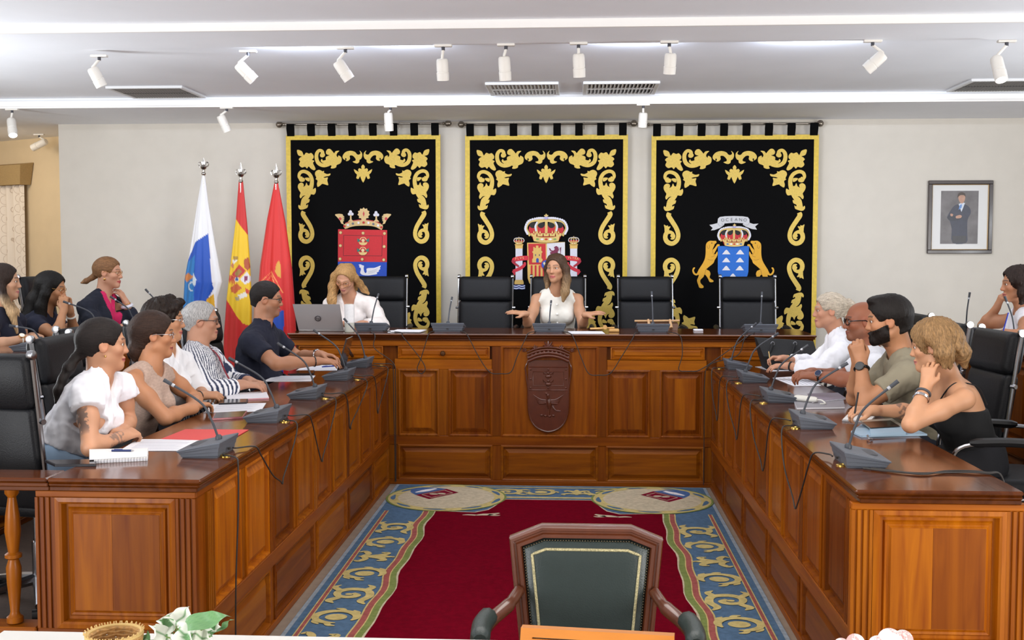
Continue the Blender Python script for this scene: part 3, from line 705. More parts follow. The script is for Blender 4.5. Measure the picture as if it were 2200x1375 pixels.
def royal_crown(cx, top, bot, hw, red='C2252E', gems='7FA65A'):
    """closed royal crown as flat pieces; returns item list"""
    it = []; h = bot - top; k = hw
    T = lambda x, y: (cx + x * k, bot - y * h)
    def S(P): return [T(x, y) for x, y in P]
    def rb(P, W): return ribbon([T(x, y) for x, y in P], [w_ * k for w_ in W], 4)
    it.append((red, S([(-.62, .05), (-.86, .45), (-.8, .62), (-.4, .6), (0, .6), (.4, .6), (.8, .62), (.86, .45), (.62, .05)])))
    for x0 in (-.66, -.25, .25, .66):
        it.append(('0A0A0B', [T(x0 + .17 * math.cos(t), .62 + .12 * math.sin(t)) for t in [i * .5 for i in range(13)]]))
    gold = 'D9BC72'
    for P in ([(-.78, .22), (-.98, .5), (-.8, .74), (-.4, .8), (0, .8)], [(.78, .22), (.98, .5), (.8, .74), (.4, .8), (0, .8)], [(-.45, .3), (-.5, .55), (-.38, .72), (0, .8)], [(.45, .3), (.5, .55), (.38, .72), (0, .8)], [(0, .2), (0, .8)]):
        it.append((gold, rb(P, [.13] * len(P))))
    for s_ in (-1, 1):
        Q = spline([T(s_ * a, b) + (0,) for a, b in ((.92, .3), (1.02, .5), (.86, .76), (.45, .86), (.1, .87))], 4)
        for q in Q: it.append(('DADAE6', pearl(q.x, q.y, .06 * k, 7)))
        Q = spline([T(s_ * a, b) + (0,) for a, b in ((.5, .42), (.53, .56), (.45, .7))], 3)
        for q in Q: it.append(('DADAE6', pearl(q.x, q.y, .05 * k, 7)))
    for x in (-.6, -.3, 0, .3, .6):
        it.append((gold, S([(x - .12, .2), (x - .14, .32), (x - .05, .3), (x, .42), (x + .05, .3), (x + .14, .32), (x + .12, .2)])))
        it.append((red, pearl(*T(x, .29), .035 * k, 6)))
    it.append((gold, S([(-.66, .22), (-.33, .17), (0, .16), (.33, .17), (.66, .22), (.6, .02), (.3, -.02), (0, -.03), (-.3, -.02), (-.6, .02)])))
    for i, x in enumerate((-.42, -.2, 0, .2, .42)): it.append(((gems, 'E6E6F0', red)[i % 2 if i != 2 else 2], [T(x + .08 * math.cos(t), .09 + .035 * math.sin(t)) for t in [j * .8 for j in range(8)]]))
    it.append(('A9A4D8', pearl(*T(0, .88), .09 * k, 8)))
    for P in ([(-.03, .9), (.03, .9), (.03, 1.02), (-.03, 1.02)], [(-.1, .94), (.1, .94), (.1, .98), (-.1, .98)]): it.append((gold, S(P)))
    return it
# ---- first tapestry: town arms
t1 = Tap(612, 947, 'a', 'black velvet tapestry with red and blue town arms under an open crown', 0, 0).build()
def r1(P): return [(x - 779.5, y - 290) for x, y in P]
def c4(P): return [(700 + x / 8.09 - 779.5, 430 + y / 8.09 - 290) for x, y in P]
ca = t1.art('coat_of_arms', [('C8232D', r1([(724, 492), (831, 494), (830, 563), (723, 562)])), ('1046B4', r1([(723, 562), (830, 563), (829, 605), (822, 622), (800, 634), (777, 639), (752, 634), (731, 622), (723, 605)]))], t1.root)
it = []
fr = c4([(292, 605), (975, 620), (965, 968), (285, 965)])
for i in range(4): a, b = fr[i], fr[(i + 1) % 4]; it.append(('5A1A20', ribbon([a, b], [.9, .9], 2)))
for x, y in ((240, 562), (637, 572), (1015, 578), (235, 790), (1008, 806), (228, 1022), (620, 1028), (1000, 1038)):
    it.append(('8A6A3C', pearl(*c4([(x, y)])[0], 3.7, 10))); it.append(('DFC088', pearl(*c4([(x - 2, y - 2)])[0], 2.9, 10)))
t1.art('bordure', it, ca, .001)
it = []
for dy in (0, 172):
    dx = -4 * dy / 172
    for s_ in (-1, 1):
        for k in range(4): it.append(('2E7D72', c4([(637 + dx + s_ * 40, 700 + dy), (637 + dx + s_ * (115 - 4 * abs(k - 1)), 655 + dy + k * 20), (637 + dx + s_ * 95, 680 + dy + k * 16)])))
    it.append(('E7C98C', c4([(637 + dx + 62 * math.cos(t), 690 + dy - 52 * math.sin(t)) for t in [i * PI / 12 for i in range(13)]])))
    it.append(('C8232D', c4([(637 + dx + 46 * math.cos(t), 690 + dy - 40 * math.sin(t)) for t in [i * PI / 12 for i in range(13)]])))
    it.append(('E9CBA0', pearl(*c4([(637 + dx, 697 + dy)])[0], 3.6, 10)))
    it.append(('E2C583', c4([(558 + dx, 722 + dy), (600 + dx, 735 + dy), (637 + dx, 725 + dy), (680 + dx, 735 + dy), (716 + dx, 722 + dy), (700 + dx, 760 + dy), (665 + dx, 782 + dy), (610 + dx, 782 + dy), (572 + dx, 760 + dy)])))
t1.art('fruit_baskets', it, ca, .002)
it = [('E4E4EA', c4(sm([(552, 1122), (590, 1115), (615, 1130), (648, 1140), (640, 1180), (650, 1240), (675, 1270), (695, 1240), (690, 1195), (730, 1180), (820, 1178), (880, 1160), (945, 1135), (925, 1180), (938, 1195), (905, 1220), (912, 1240), (870, 1260), (880, 1285), (800, 1300), (720, 1310), (640, 1305), (600, 1290), (578, 1260), (592, 1210), (585, 1175), (560, 1165), (570, 1145)], 2)))]
for k in range(3): it.append(('A9AEBE', c4(ribbon([(720, 1240 + k * 18), (800, 1225 + k * 18), (900 - k * 10, 1180 + k * 24)], [5, 6, 4], 3))))
t1.art('white_goose', it, ca, .002)
G = 'D9BC86'; it = [(G, c4(sm([(292, 425), (400, 375), (520, 352), (650, 348), (780, 358), (880, 385), (985, 435), (962, 515), (880, 472), (780, 446), (640, 440), (500, 446), (400, 468), (318, 495)], 2)))]
it.append(('B0343A', c4(ribbon([(320, 400), (430, 362), (640, 338), (850, 368), (955, 412)], [14, 16, 16, 16, 14], 3))))
for x, y in ((415, 330), (865, 345)):
    it.append((G, c4([(x - 45, 372), (x - 8, 330), (x - 8, 240), (x + 18, 240), (x + 20, 330), (x + 60, 372)])))
    for a, b in ((x + 2, y - 132), (x - 20, y - 92), (x + 32, y - 92)): it.append(('D8D8E4', pearl(*c4([(a, b)])[0], 3.3, 10)))
it.append((G, c4([(650 + 112 * (1 + .0 * k) * math.sin(t) * (1 if int(k) % 2 == 0 else .8), 235 - 112 * math.cos(t) * (1 if int(k) % 2 == 0 else .8)) for k, t in enumerate([i * PI / 11 for i in range(22)])])))
it.append((G, c4([(600, 360), (630, 290), (670, 290), (700, 360)]))); it.append(('C2454A', c4([(650, 185), (668, 235), (650, 285), (632, 235)])))
for s_, x in ((-1, 235), (1, 1045)):
    it.append((G, c4([(x + s_ * -70, 420), (x - s_ * 20, 405), (x + s_ * 5, 350), (x + s_ * 45, 300), (x + s_ * 90, 255), (x + s_ * 85, 240), (x + s_ * 20, 232), (x - s_ * 40, 240), (x - s_ * 75, 290), (x - s_ * 70, 340), (x - s_ * 50, 380), (x - s_ * 55, 400)])))
    it.append(('C2454A', pearl(*c4([(x, 320)])[0], 3.4, 8)))
    for k in range(4): it.append(('0A0A0B', c4([(x - s_ * 78, 262 + k * 32), (x - s_ * 35, 268 + k * 30), (x - s_ * 78, 276 + k * 32)])))
for x, y, h in ((460, 405, '6B7280'), (820, 412, '6B7280'), (375, 430, 'E6E6EE'), (560, 392, 'E6E6EE'), (735, 392, 'E6E6EE'), (905, 438, 'E6E6EE'), (650, 386, 'C2252E'), (312, 450, 'C2252E'), (962, 470, 'C2252E')): it.append((h, pearl(*c4([(x, y)])[0], 2.6, 8)))
t1.art('open_crown', it, t1.root, .001)
# ---- second tapestry: national arms
t2 = Tap(1000, 1347, 'b', 'black velvet tapestry with quartered arms between two white pillars', 0, 0).build()
def c5(P): return [(1080 + x / 7.235 - 1173.5, 450 + y / 7.235 - 290) for x, y in P]
E1 = 'C5252C'; GO = 'DDB765'
sx = 1174 - 1173.5
ca = t2.art('coat_of_arms', [(GO, c5(sm([(383, 500), (970, 488)], 1) + [(975, 1060), (940, 1140), (860, 1190), (680, 1215), (500, 1190), (420, 1130), (392, 1050)])), (E1, c5([(400, 515), (670, 515), (675, 835), (412, 838)])), ('DEDEE6', c5([(690, 508), (968, 492), (970, 835), (690, 835)])),
     ('DDB765', c5([(410, 850), (675, 850), (675, 1190), (520, 1180), (440, 1120), (412, 1040)])), (E1, c5([(690, 850), (970, 850), (965, 1050), (925, 1130), (850, 1180), (690, 1195)]))], t2.root)
it = []
for k in range(4): it.append((E1, c5([(440 + k * 62, 850), (468 + k * 62, 850), (468 + k * 62, 1185 if k else 1140), (440 + k * 62, 1180 if k else 1120)])))
for k in range(4): it.append((GO, ribbon(c5([(830, 1015), (830 + 105 * math.cos(k * PI / 4), 1015 + 120 * math.sin(k * PI / 4))]), [1.6, 1.6], 2)))
it.append((GO, c5([(478, 740), (478, 660), (465, 655), (465, 630), (480, 630), (480, 565), (500, 565), (500, 580), (520, 580), (520, 545), (560, 545), (560, 580), (582, 580), (582, 562), (604, 562), (604, 625), (620, 630), (620, 655), (608, 660), (606, 740), (625, 755), (622, 806), (462, 806), (462, 750)])))
it.append(('2A4AA8', c5([(525, 806), (525, 750), (545, 735), (565, 750), (565, 806)])))
for x in (515, 575): it.append(('3A4468', c5([(x - 9, 690), (x, 672), (x + 9, 690), (x, 712)])))
LION = [(720, 580), (745, 590), (755, 615), (790, 622), (815, 600), (800, 570), (835, 548), (868, 570), (876, 610), (860, 640), (862, 680), (900, 660), (893, 610), (890, 580), (912, 565), (908, 600), (905, 660), (880, 720), (860, 780), (880, 810), (840, 815), (820, 770), (780, 760), (760, 800), (730, 805), (745, 770), (770, 720), (775, 680), (740, 670), (745, 640), (770, 645), (735, 615)]
it.append(('7A2448', c5(LION)))
it.append((E1, pearl(*c5([(680, 840)])[0], 11.8, 20))); it.append(('2E55B8', pearl(*c5([(680, 840)])[0], 10, 20)))
for x, y in ((650, 820), (710, 820), (680, 880)): it.append(('F0E2A8', c5([(x, y - 26), (x + 20, y), (x + 8, y + 8), (x + 8, y + 24), (x - 8, y + 24), (x - 8, y + 8), (x - 20, y)])))
t2.art('quarterings', it, ca, .003)
t2.art('royal_crown', royal_crown(.5, 459 - 290, 517 - 290, 44), t2.root, .002)
for s_, nm in ((-1, 'PLVS'), (1, 'VLTRA')):
    x0 = c5([(258 if s_ < 0 else 1105, 0)])[0][0]
    y_ = lambda v: c5([(0, v)])[0][1]
    it = [('D6D6E4', rect(x0 - 7.5, y_(575), x0 + 7.5, y_(1085))), ('DDB765', [(x0 - 9.5, y_(520)), (x0 + 9.5, y_(520)), (x0 + 8, y_(550)), (x0 + 8, y_(590)), (x0 - 8, y_(590)), (x0 - 8, y_(550))]),
          ('DDB765', [(x0 - 8, y_(1075)), (x0 + 8, y_(1075)), (x0 + 10, y_(1110)), (x0 + 10, y_(1145)), (x0 - 10, y_(1145)), (x0 - 10, y_(1110))]), ('0F2470', rect(x0 - 13, y_(1150), x0 + 13, y_(1225)))]
    for k in range(2): it.append(('D6DEF8', ribbon([(x0 - 13, y_(1165 + k * 35)), (x0 - 6, y_(1178 + k * 35)), (x0, y_(1165 + k * 35)), (x0 + 6, y_(1178 + k * 35)), (x0 + 13, y_(1165 + k * 35))], [2.2] * 5, 3)))
    p_ = t2.art('pillar', it, t2.root, .001)
    rb = lambda P, W: ribbon([(x0 + s_ * -a, y_(b)) for a, b in P], W, 4)
    it = [('A81E36', rb([(-14, 790), (-8, 830), (0, 870)], [4, 5, 4])), ('D2283C', rb([(20, 735), (10, 738), (0, 745), (-10, 760), (-14, 775)], [9, 10, 10, 9, 5])), ('C8243A', rb([(12, 800), (12, 840), (4, 890), (-6, 925), (-13, 940)], [4, 6, 7, 7, 6])), ('B81E36', rb([(-13, 935), (-10, 970), (-9, 1000)], [6, 5, 2])), ('A81E36', rb([(-14, 770), (-12, 800), (-8, 830)], [6, 6, 4]))]
    t2.art('motto_ribbon', it, p_, .004)
    t2.letters(p_, nm, (x0 + s_ * -1, y_(741)), 7.2, 'F2C486', rot=-.12 if s_ < 0 else .12, gap=5.2 if s_ < 0 else 4.8, lift=.0105)
    t2.art('pillar_crown', royal_crown(x0, y_(410 if s_ < 0 else 402), y_(520), 11), p_, .003)
# ---- third tapestry: islands' arms
t3 = Tap(1404, 1754, 'c', 'black velvet tapestry with blue shield of white peaks held by dogs', 0, 0).build()
def c6(P): return [(1480 + x / 8.09 - 1579, 450 + y / 8.09 - 290) for x, y in P]
ca = t3.art('coat_of_arms', [('1667C8', c6([(532, 598), (1062, 598), (1056, 1040), (1040, 1110), (990, 1160), (910, 1190), (800, 1198), (690, 1190), (600, 1160), (552, 1105), (535, 1040)]))], t3.root)
it = []
for x, y in ((677, 700), (912, 700), (677, 836), (910, 836), (677, 975), (908, 975), (793, 1108)): it.append(('DCDCE2', c6([(x - 72, y + 40), (x - 20, y - 25), (x, y - 40), (x + 20, y - 25), (x + 70, y + 40)])))
t3.art('seven_peaks', it, ca, .002)
t3.art('royal_crown', royal_crown(.2, 478 - 290, 524 - 290, 33, gems='3E6EA8'), t3.root, .002)
BN = [(382, 235), (430, 228), (520, 205), (528, 130), (560, 100), (650, 88), (800, 84), (950, 90), (1035, 105), (1062, 140), (1065, 200), (1130, 222), (1218, 215), (1160, 265), (1192, 318), (1110, 308), (1010, 270), (948, 232), (960, 208), (800, 200), (640, 212), (632, 240), (560, 290), (470, 325), (408, 330), (440, 290)]
bn = t3.art('motto_banner', [('C9CACF', c6(BN))] + [('8E9098', c6(ribbon(P, [6, 6, 5], 3))) for P in ([(528, 205), (560, 255), (632, 240)], [(1062, 200), (1030, 240), (950, 230)], [(590, 215), (600, 222), (632, 238)])], t3.root, .001)
t3.letters(bn, 'OCEANO', c6([(798, 148)])[0], 9.6, '55575E', arc=.16, gap=9.4, lift=.007)
DOG = [(500, 510), (505, 545), (478, 562), (470, 590), (440, 660), (460, 650), (500, 600), (520, 568), (560, 572), (556, 600), (530, 605), (500, 670), (470, 730), (490, 740), (520, 690), (530, 730), (510, 790), (478, 840), (460, 890), (400, 940), (350, 985), (345, 1005), (390, 1025), (410, 1080), (395, 1130), (420, 1165), (460, 1190), (458, 1215), (400, 1218), (375, 1170), (345, 1120), (310, 1085), (290, 1130), (240, 1180), (245, 1240), (292, 1285), (288, 1318), (228, 1318), (205, 1270), (180, 1190), (200, 1140), (212, 1090), (170, 1105), (120, 1080), (98, 1020), (115, 970), (145, 965), (140, 990), (125, 1010), (140, 1055), (175, 1072), (210, 1000), (280, 890), (315, 800), (325, 700), (325, 600), (340, 545), (390, 508), (450, 510)]
for s_ in (1, -1):
    f = (lambda P: c6(P)) if s_ > 0 else (lambda P: [(-a + 2 * (c6([(797, 0)])[0][0]), b) for a, b in c6(P)])
    it = [('DDA528', f(sm(DOG, 2)))]
    for P in ([(345, 590), (365, 640), (390, 620), (385, 575)], [(440, 660), (450, 720), (475, 765), (420, 785)], [(360, 825), (410, 840), (450, 835)], [(310, 1085), (330, 1010), (345, 985)]): it.append(('8A5A16', f(ribbon(P, [5] * len(P), 3))))
    it.append(('4A2E10', f(pearl(427, 547, 10, 8))))
    t3.art('hound', it, t3.root, .001)
# ---- rods
STEEL = mat('brushed_steel', 'A8A29A', .3, 1.)
for i, (l, r, lb) in enumerate(((606, 957, 'steel curtain rod carrying the tapestry with the open crown'), (997, 1356, 'steel curtain rod carrying the tapestry with the two pillars'), (1389, 1756, 'steel curtain rod carrying the tapestry with the two hounds'))):
    a = at(l, 269, YT + .024); b = at(r, 265.5, YT + .024); a.z = b.z = (a.z + b.z) / 2 + .003
    rt = thing('curtain_rod', lb, 'rod', (a + b) / 2)
    wb(MB().tube([a, b], .010, 10), 'rod', STEEL, rt, smooth=True)
    for e, s_ in ((a, -1), (b, 1)):
        wb(MB().lathe([(.010, -.03), (.014, -.026), (.014, -.012), (.010, -.008), (.02, 0), (.031, .014), (.033, .03), (.028, .045), (.012, .058), (0, .06)], e, 16, (s_, 0, 0)), 'finial', mat('glass_knob', '8E857A', .2, .8), rt, smooth=True)
    for t in (.30, .72):
        q = a.lerp(b, t); wb(MB().tube([q, Vector((q.x, YB + .002, q.z))], .006, 8).tube([q + Za * .018, q - Za * .05], .005, 8), 'bracket', STEEL, rt, smooth=True)
# ------------------------------------------------------------------ flags
SILV = mat('polished_silver', 'C8C4C0', .18, 1.)
def in_poly(x, y, P):
    r = np.zeros(x.shape, bool); n = len(P)
    for i in range(n):
        x0, y0 = P[i]; x1, y1 = P[(i + 1) % n]
        c = ((y0 > y) != (y1 > y)) & (x < (x1 - x0) * (y - y0) / (y1 - y0 + 1e-12) + x0); r ^= c
    return r
def vattr(me, col):
    a = me.color_attributes.new('Col', 'FLOAT_COLOR', 'POINT'); c = np.ones((len(me.vertices), 4), np.float32); c[:, :3] = col; a.data.foreach_set('color', c.ravel())
CLOTH = vcol('flag_satin', .5, .2)
def flag(label, topx, topy, ytip, left, right, paint, Yd, seed, folds):
    tip = at(topx, ytip, Yd); top = at(topx, topy, Yd)
    r = thing('flag', label, 'flag', (tip.x, Yd, D3))
    wb(MB().lathe([(.013, D3 + .05), (.013, top.z + .02)], (tip.x, Yd, 0), 12), 'pole', SILV, r, smooth=True)
    wb(MB().lathe([(.0, D3), (.16, D3), (.16, D3 + .015), (.06, D3 + .03), (.03, D3 + .06), (0, D3 + .06)], (tip.x, Yd, 0), 20), 'base', SILV, r, smooth=True)
    h = tip.z - top.z
    f = MB().lathe([(.013, -.02), (.02, -.01), (.02, .0), (.012, .01), (.012, .03), (.024, .04), (.03, .055), (.016, .075), (.0, .08)], (tip.x, Yd, top.z), 14)
    f.rings([[Vector((tip.x + a * wd, Yd + b * wd * .35, top.z + z)) for a, b in ((1, 0), (0, 1), (-1, 0), (0, -1))] for z, wd in ((.06, .012), (.075, .026), (.1, .03), (h * .62, .014), (h, .001))])
    for s_ in (-1, 1): f.tube(spline([(tip.x, Yd, top.z + .06), (tip.x + s_ * .035, Yd, top.z + .06), (tip.x + s_ * .045, Yd, top.z + .085), (tip.x + s_ * .03, Yd, top.z + .10)], 4), .006, 6)
    wb(f, 'finial', SILV, r, smooth=True)
    nv, nu = 190, 160
    ly = np.array([p[1] for p in left]); lx = np.array([p[0] for p in left]); ry = np.array([p[1] for p in right]); rx = np.array([p[0] for p in right])
    V = []; C = np.zeros(((nv + 1) * nu, 2)); rs_ = np.random.RandomState(seed); ph = rs_.rand(6) * 6
    y0, y1 = topy, max(left[-1][1], right[-1][1])
    for j in range(nv + 1):
        v = j / nv; py = y0 + (y1 - y0) * v; a = np.interp(py, ly, lx); b = np.interp(py, ry, rx); A = at(a, py, Yd); B = at(b, py, Yd)
        hw = (B.x - A.x) / 2; cx_ = (A.x + B.x) / 2
        for i in range(nu):
            t = 2 * PI * i / nu; c = math.cos(t); s_ = math.sin(t)
            fold = 1 + v ** .6 * (.22 * math.sin(folds * t + ph[0] + v * 1.2) + .10 * math.sin((folds * 2 + 1) * t + ph[1] - v))
            d = max(hw * .42, .012) * fold
            V.append((cx_ + hw * c, Yd - .0 + s_ * d, A.z)); C[j * nu + i] = (a + (b - a) * (c + 1) / 2, py)
    F = [(j * nu + i, j * nu + (i + 1) % nu, (j + 1) * nu + (i + 1) % nu, (j + 1) * nu + i) for j in range(nv) for i in range(nu)]
    m_ = MB(); m_.add(V, F); o = wb(m_, 'cloth', CLOTH, r, smooth=180)
    vattr(o.data, paint(C[:, 0], C[:, 1]))
    return r
def fill(shape, c): a = np.zeros(shape + (3,)); a[:] = lin(c); return a
def paint_white(x, y):
    a = fill(x.shape, 'ECECF0')
    b = in_poly(x, y, [(423, 520), (450, 502), (462, 620), (452, 640), (440, 900), (380, 900), (385, 590), (402, 568)]); a[b] = lin('1450B8')
    b = in_poly(x, y, [(385, 590), (402, 566), (423, 548), (420, 900), (380, 900)]); a[b] = lin('1E78BE')
    b = in_poly(x, y, [(448, 644), (462, 630), (480, 900), (436, 900)]); a[b] = lin('E0A81C')
    b = in_poly(x, y, [(399, 592), (408, 586), (422, 594), (414, 600), (404, 606), (400, 600)]); a[b] = lin('C87A3A')
    d = np.abs(np.hypot(x - 419, y - 615) - 9); a[(d < 1.6) & (x < 420)] = lin('C8D4DE')
    b = in_poly(x, y, [(420, 584), (428, 600), (425, 614), (420, 612)]); a[b] = lin('D2DCE4')
    return a
def paint_tri(x, y):
    a = fill(x.shape, 'C8201E')
    b = in_poly(x, y, [(507, 470), (533, 505), (545, 640), (540, 700), (524, 694), (487, 642), (480, 640)]); a[b] = lin('EBC018')
    def blob(P, c): a[in_poly(x, y, P)] = lin(c)
    blob([(500, 589), (517, 568), (530, 582), (513, 602)], 'C23030'); blob([(506, 588), (516, 577), (523, 583), (513, 595)], '9A7A38')
    blob([(519, 600), (532, 583), (541, 598), (538, 606), (528, 611)], 'E2DCE0'); blob([(527, 594), (534, 592), (533, 602), (527, 606)], '8A3058')
    for k in range(4): blob([(493 + k * 3.5, 600 - k * 1), (495 + k * 3.5, 590 - k), (497 + k * 3.5, 592), (496 + k * 3.5, 612 + k * 2)], 'C23030')
    blob([(497, 618), (512, 608), (523, 618), (510, 630), (500, 628)], 'C85A28')
    d = np.hypot(x - 512, y - 600); a[d < 5.5] = lin('E8D8B0'); a[d < 4] = lin('4060A8')
    blob([(500, 560), (510, 553), (514, 558), (504, 568)], 'E6E2DA'); blob([(502, 552), (513, 550), (515, 556), (506, 560)], 'B08A40'); blob([(497, 568), (503, 565), (505, 577), (499, 574)], 'C87A50')
    blob([(526, 558), (535, 552), (538, 575), (534, 582), (527, 574)], 'B0502C'); blob([(515, 634), (530, 626), (534, 636), (519, 642)], 'E6E2DA'); blob([(529, 618), (538, 624), (536, 632), (531, 630)], 'D04030'); blob([(508, 638), (518, 636), (517, 646), (510, 645)], 'A89878')
    return a
def paint_red(x, y):
    a = fill(x.shape, 'D4201C')
    b = in_poly(x, y, [(606, 600), (640, 520), (650, 900), (606, 900)]); a[b] = lin('CE1C1C')
    for k in (0, 7):
        a[in_poly(x, y, ribbon([(563 + k, 606 + k), (587, 583 + k), (611 - k, 628 + k)], [2.6, 2.6, 2.6], 1))] = lin('EC8C50')
    b = in_poly(x, y, [(597, 570), (603, 558), (607, 572), (608, 598), (600, 592), (595, 583)]); a[b] = lin('D8A03C')
    b = in_poly(x, y, [(588, 676), (614, 664), (612, 900), (588, 900)]); a[b] = lin('1448B0')
    return a
flag('white, blue and yellow flag hanging from its silver-tipped pole', 437, 372, 338, [(435, 372), (425, 430), (411, 520), (397, 600), (392, 690), (388, 800), (390, 860)], [(440, 372), (447, 430), (462, 520), (478, 606), (468, 640), (466, 700), (468, 860)], paint_white, 9.95, 1, 7)
flag('red and yellow striped flag with a coat of arms on a silver-tipped pole', 517, 388, 349, [(513, 388), (507, 470), (496, 560), (487, 640), (481, 720), (478, 860)], [(522, 388), (531, 480), (537, 560), (541, 640), (541, 720), (543, 860)], paint_tri, 9.95, 2, 5)
flag('red flag with a gold emblem on a silver-tipped pole, beside the town tapestry', 593, 390, 351, [(590, 390), (574, 470), (559, 570), (552, 650), (548, 720), (548, 860)], [(597, 390), (614, 480), (628, 580), (633, 650), (637, 720), (640, 860)], paint_red, 9.95, 3, 6)
# ------------------------------------------------------------------ office chairs
LEA = mat('black_leather', '0E0F13', .5, spec=.28, noise=.08, nscale=60, bump=.25, bscale=180)
CHR = mat('chrome', 'A8A9AE', .22, 1.)
BPL = mat('black_plastic', '141416', .4)
def pad(mb, w, h, t, o, u, v, n, ch=.02):
    """soft cushion slab: o centre, w along u, h along v, t along n"""
    o, u, v, n = Vector(o), Vector(u), Vector(v), Vector(n); R = []
    for d, ins in ((-.5, .012), (-.35, .002), (0, 0), (.3, .002), (.5, .02), (.56, .05)):
        a, b = w / 2 - ins, h / 2 - ins; c = ch; ring = []
        for sx, sy in ((1, 1), (-1, 1), (-1, -1), (1, -1)):
            cx_, cy_ = sx * (a - c), sy * (b - c); a0 = {(1, 1): 0, (-1, 1): PI / 2, (-1, -1): PI, (1, -1): 1.5 * PI}[(sx, sy)]
            for k in range(4): ring.append(o + u * (cx_ + c * math.cos(a0 + k * PI / 6)) + v * (cy_ + c * math.sin(a0 + k * PI / 6)) + n * (d * t))
        R.append(ring)
    mb.rings(R)
def make_chair():
    """sitter looks along +Y"""
    r = bpy.data.objects.new('office_chair', None); COL.objects.link(r); r.empty_display_size = .1
    lean = .16; v = Vector((0, -math.sin(lean), math.cos(lean))); n = Vector((0, math.cos(lean), math.sin(lean)))
    b0 = Vector((0, -.235, .50))
    m_ = MB(); pad(m_, .46, .43, .07, b0 + v * .205, (1, 0, 0), v, n); m_.build('backrest', LEA, r, smooth=60)
    m_ = MB(); pad(m_, .465, .222, .085, b0 + v * .523 + n * .006, (1, 0, 0), v, n, .03); m_.build('headrest', LEA, r, smooth=60)
    m_ = MB(); pad(m_, .49, .47, .08, (0, .03, .475), (1, 0, 0), (0, 1, 0), (0, 0, 1), .05); m_.build('seat', LEA, r, smooth=60)
    for s in (-1, 1):
        p = [b0 + v * .63 + Vector((s * .238, 0, 0)), b0 + v * .4 + Vector((s * .238, 0, 0)) - n * .005, b0 + v * .0 + Vector((s * .238, 0, 0)) - n * .01, Vector((s * .238, -.17, .44)), Vector((s * .238, .22, .435))]
        rl = MB().tube(spline(p, 5), .011, 8).build('side_rail', CHR, r, smooth=True)
        MB().lathe([(0, -.012), (.019, -.012), (.021, 0), (.019, .012), (.01, .014), (0, .014)], b0 + v * .635 + Vector((s * .238, 0, 0)), 14, (1, 0, 0)).build('rail_cap', CHR, rl, smooth=True)
        MB().tube([b0 + v * .36 + Vector((s * .235, 0, 0)), b0 + v * .36 + Vector((s * .262, -.01, 0))], .012, 8).build('rail_bolt', CHR, rl, smooth=True)
        arm = MB().tube(spline([(s * .25, -.24, .63), (s * .29, -.2, .685), (s * .295, .0, .69), (s * .295, .17, .675), (s * .285, .22, .6), (s * .25, .2, .45)], 5), .011, 8).build('armrest', CHR, r, smooth=True)
        MB().tube(spline([(s * .295, -.14, .697), (s * .296, .0, .70), (s * .296, .15, .69)], 5), [.012] + [.021] * 9 + [.012], 8).build('arm_pad', BPL, arm, smooth=True)
    MB().lathe([(.028, .08), (.028, .28), (.02, .28), (.02, .43), (.1, .435), (.1, .445), (0, .445)], (0, 0, 0), 14).build('gas_lift', CHR, r, smooth=True)
    for k in range(5):
        a = 2 * PI * k / 5 + .3; d = Vector((math.cos(a), math.sin(a), 0))
        lg = MB().tube([d * .02 + Za * .115, d * .15 + Za * .1, d * .29 + Za * .075], [.026, .02, .014], 8).build('base_leg', CHR, r, smooth=True)
        MB().tube([d * .29 + Vector((-d.y, d.x, 0)) * -.025 + Za * .032, d * .29 + Vector((-d.y, d.x, 0)) * .025 + Za * .032], .032, 12).build('caster', BPL, lg, smooth=True)
    return r
_ch = make_chair(); _chused = False
def chair(x, y, z, rz, label, group=None):
    global _chused
    o = _ch if not _chused else copy_tree(_ch); _chused = True
    o.location = (x, y, z); o.rotation_euler = (0, 0, rz); tag(o, label, 'chair', group); return o
def X_at(px, y): return at(px, 600, y).x
cy = 9.62
chair(X_at(806, cy), cy, D3, PI + .04, 'black leather office chair occupied by the white v-neck blouse person')
chair(X_at(1033, cy - .1), cy - .1, D3, PI - .05, 'empty black leather office chair between the v-neck blouse person and the speaker')
chair(X_at(1198, cy), cy, D3, PI, 'black leather office chair occupied by the speaker in a white vest')
chair(X_at(1396, cy), cy, D3, PI + .06, 'empty black leather office chair behind the brown handbag')
chair(X_at(1617, cy), cy, D3, PI - .02, 'empty black leather office chair under the blue shield with hounds')
# ------------------------------------------------------------------ conference microphones and their cables
GREY = mat('slate_plastic', '575C65', .55, bump=.15, bscale=300)
GREYD = mat('dark_slate_plastic', '3A3D44', .5)
CAB = mat('cable_rubber', '2C2826', .6)
TIPM = mat('microphone_tip', 'B9BCC2', .4, .6)
def mic_base_mesh():
    """pit side is -Y, speaker sits at +Y"""
    def ringz(z0, z1, w, d, dy=0): return [Vector((x, y + dy, z0 if y < 0 else z1)) for x, y in ((-w, -d), (w, -d), (w, d), (-w, d))]
    b = MB().rings([ringz(.0, .0, .105, .072), ringz(.008, .004, .108, .074), ringz(.010, .005, .112, .076), ringz(.026, .014, .114, .078), ringz(.027, .015, .118, .08), ringz(.046, .022, .121, .083), ringz(.047, .023, .125, .086), ringz(.064, .028, .128, .09), ringz(.068, .032, .126, .088)])
    return b
_mb = mic_base_mesh(); _mbm = None
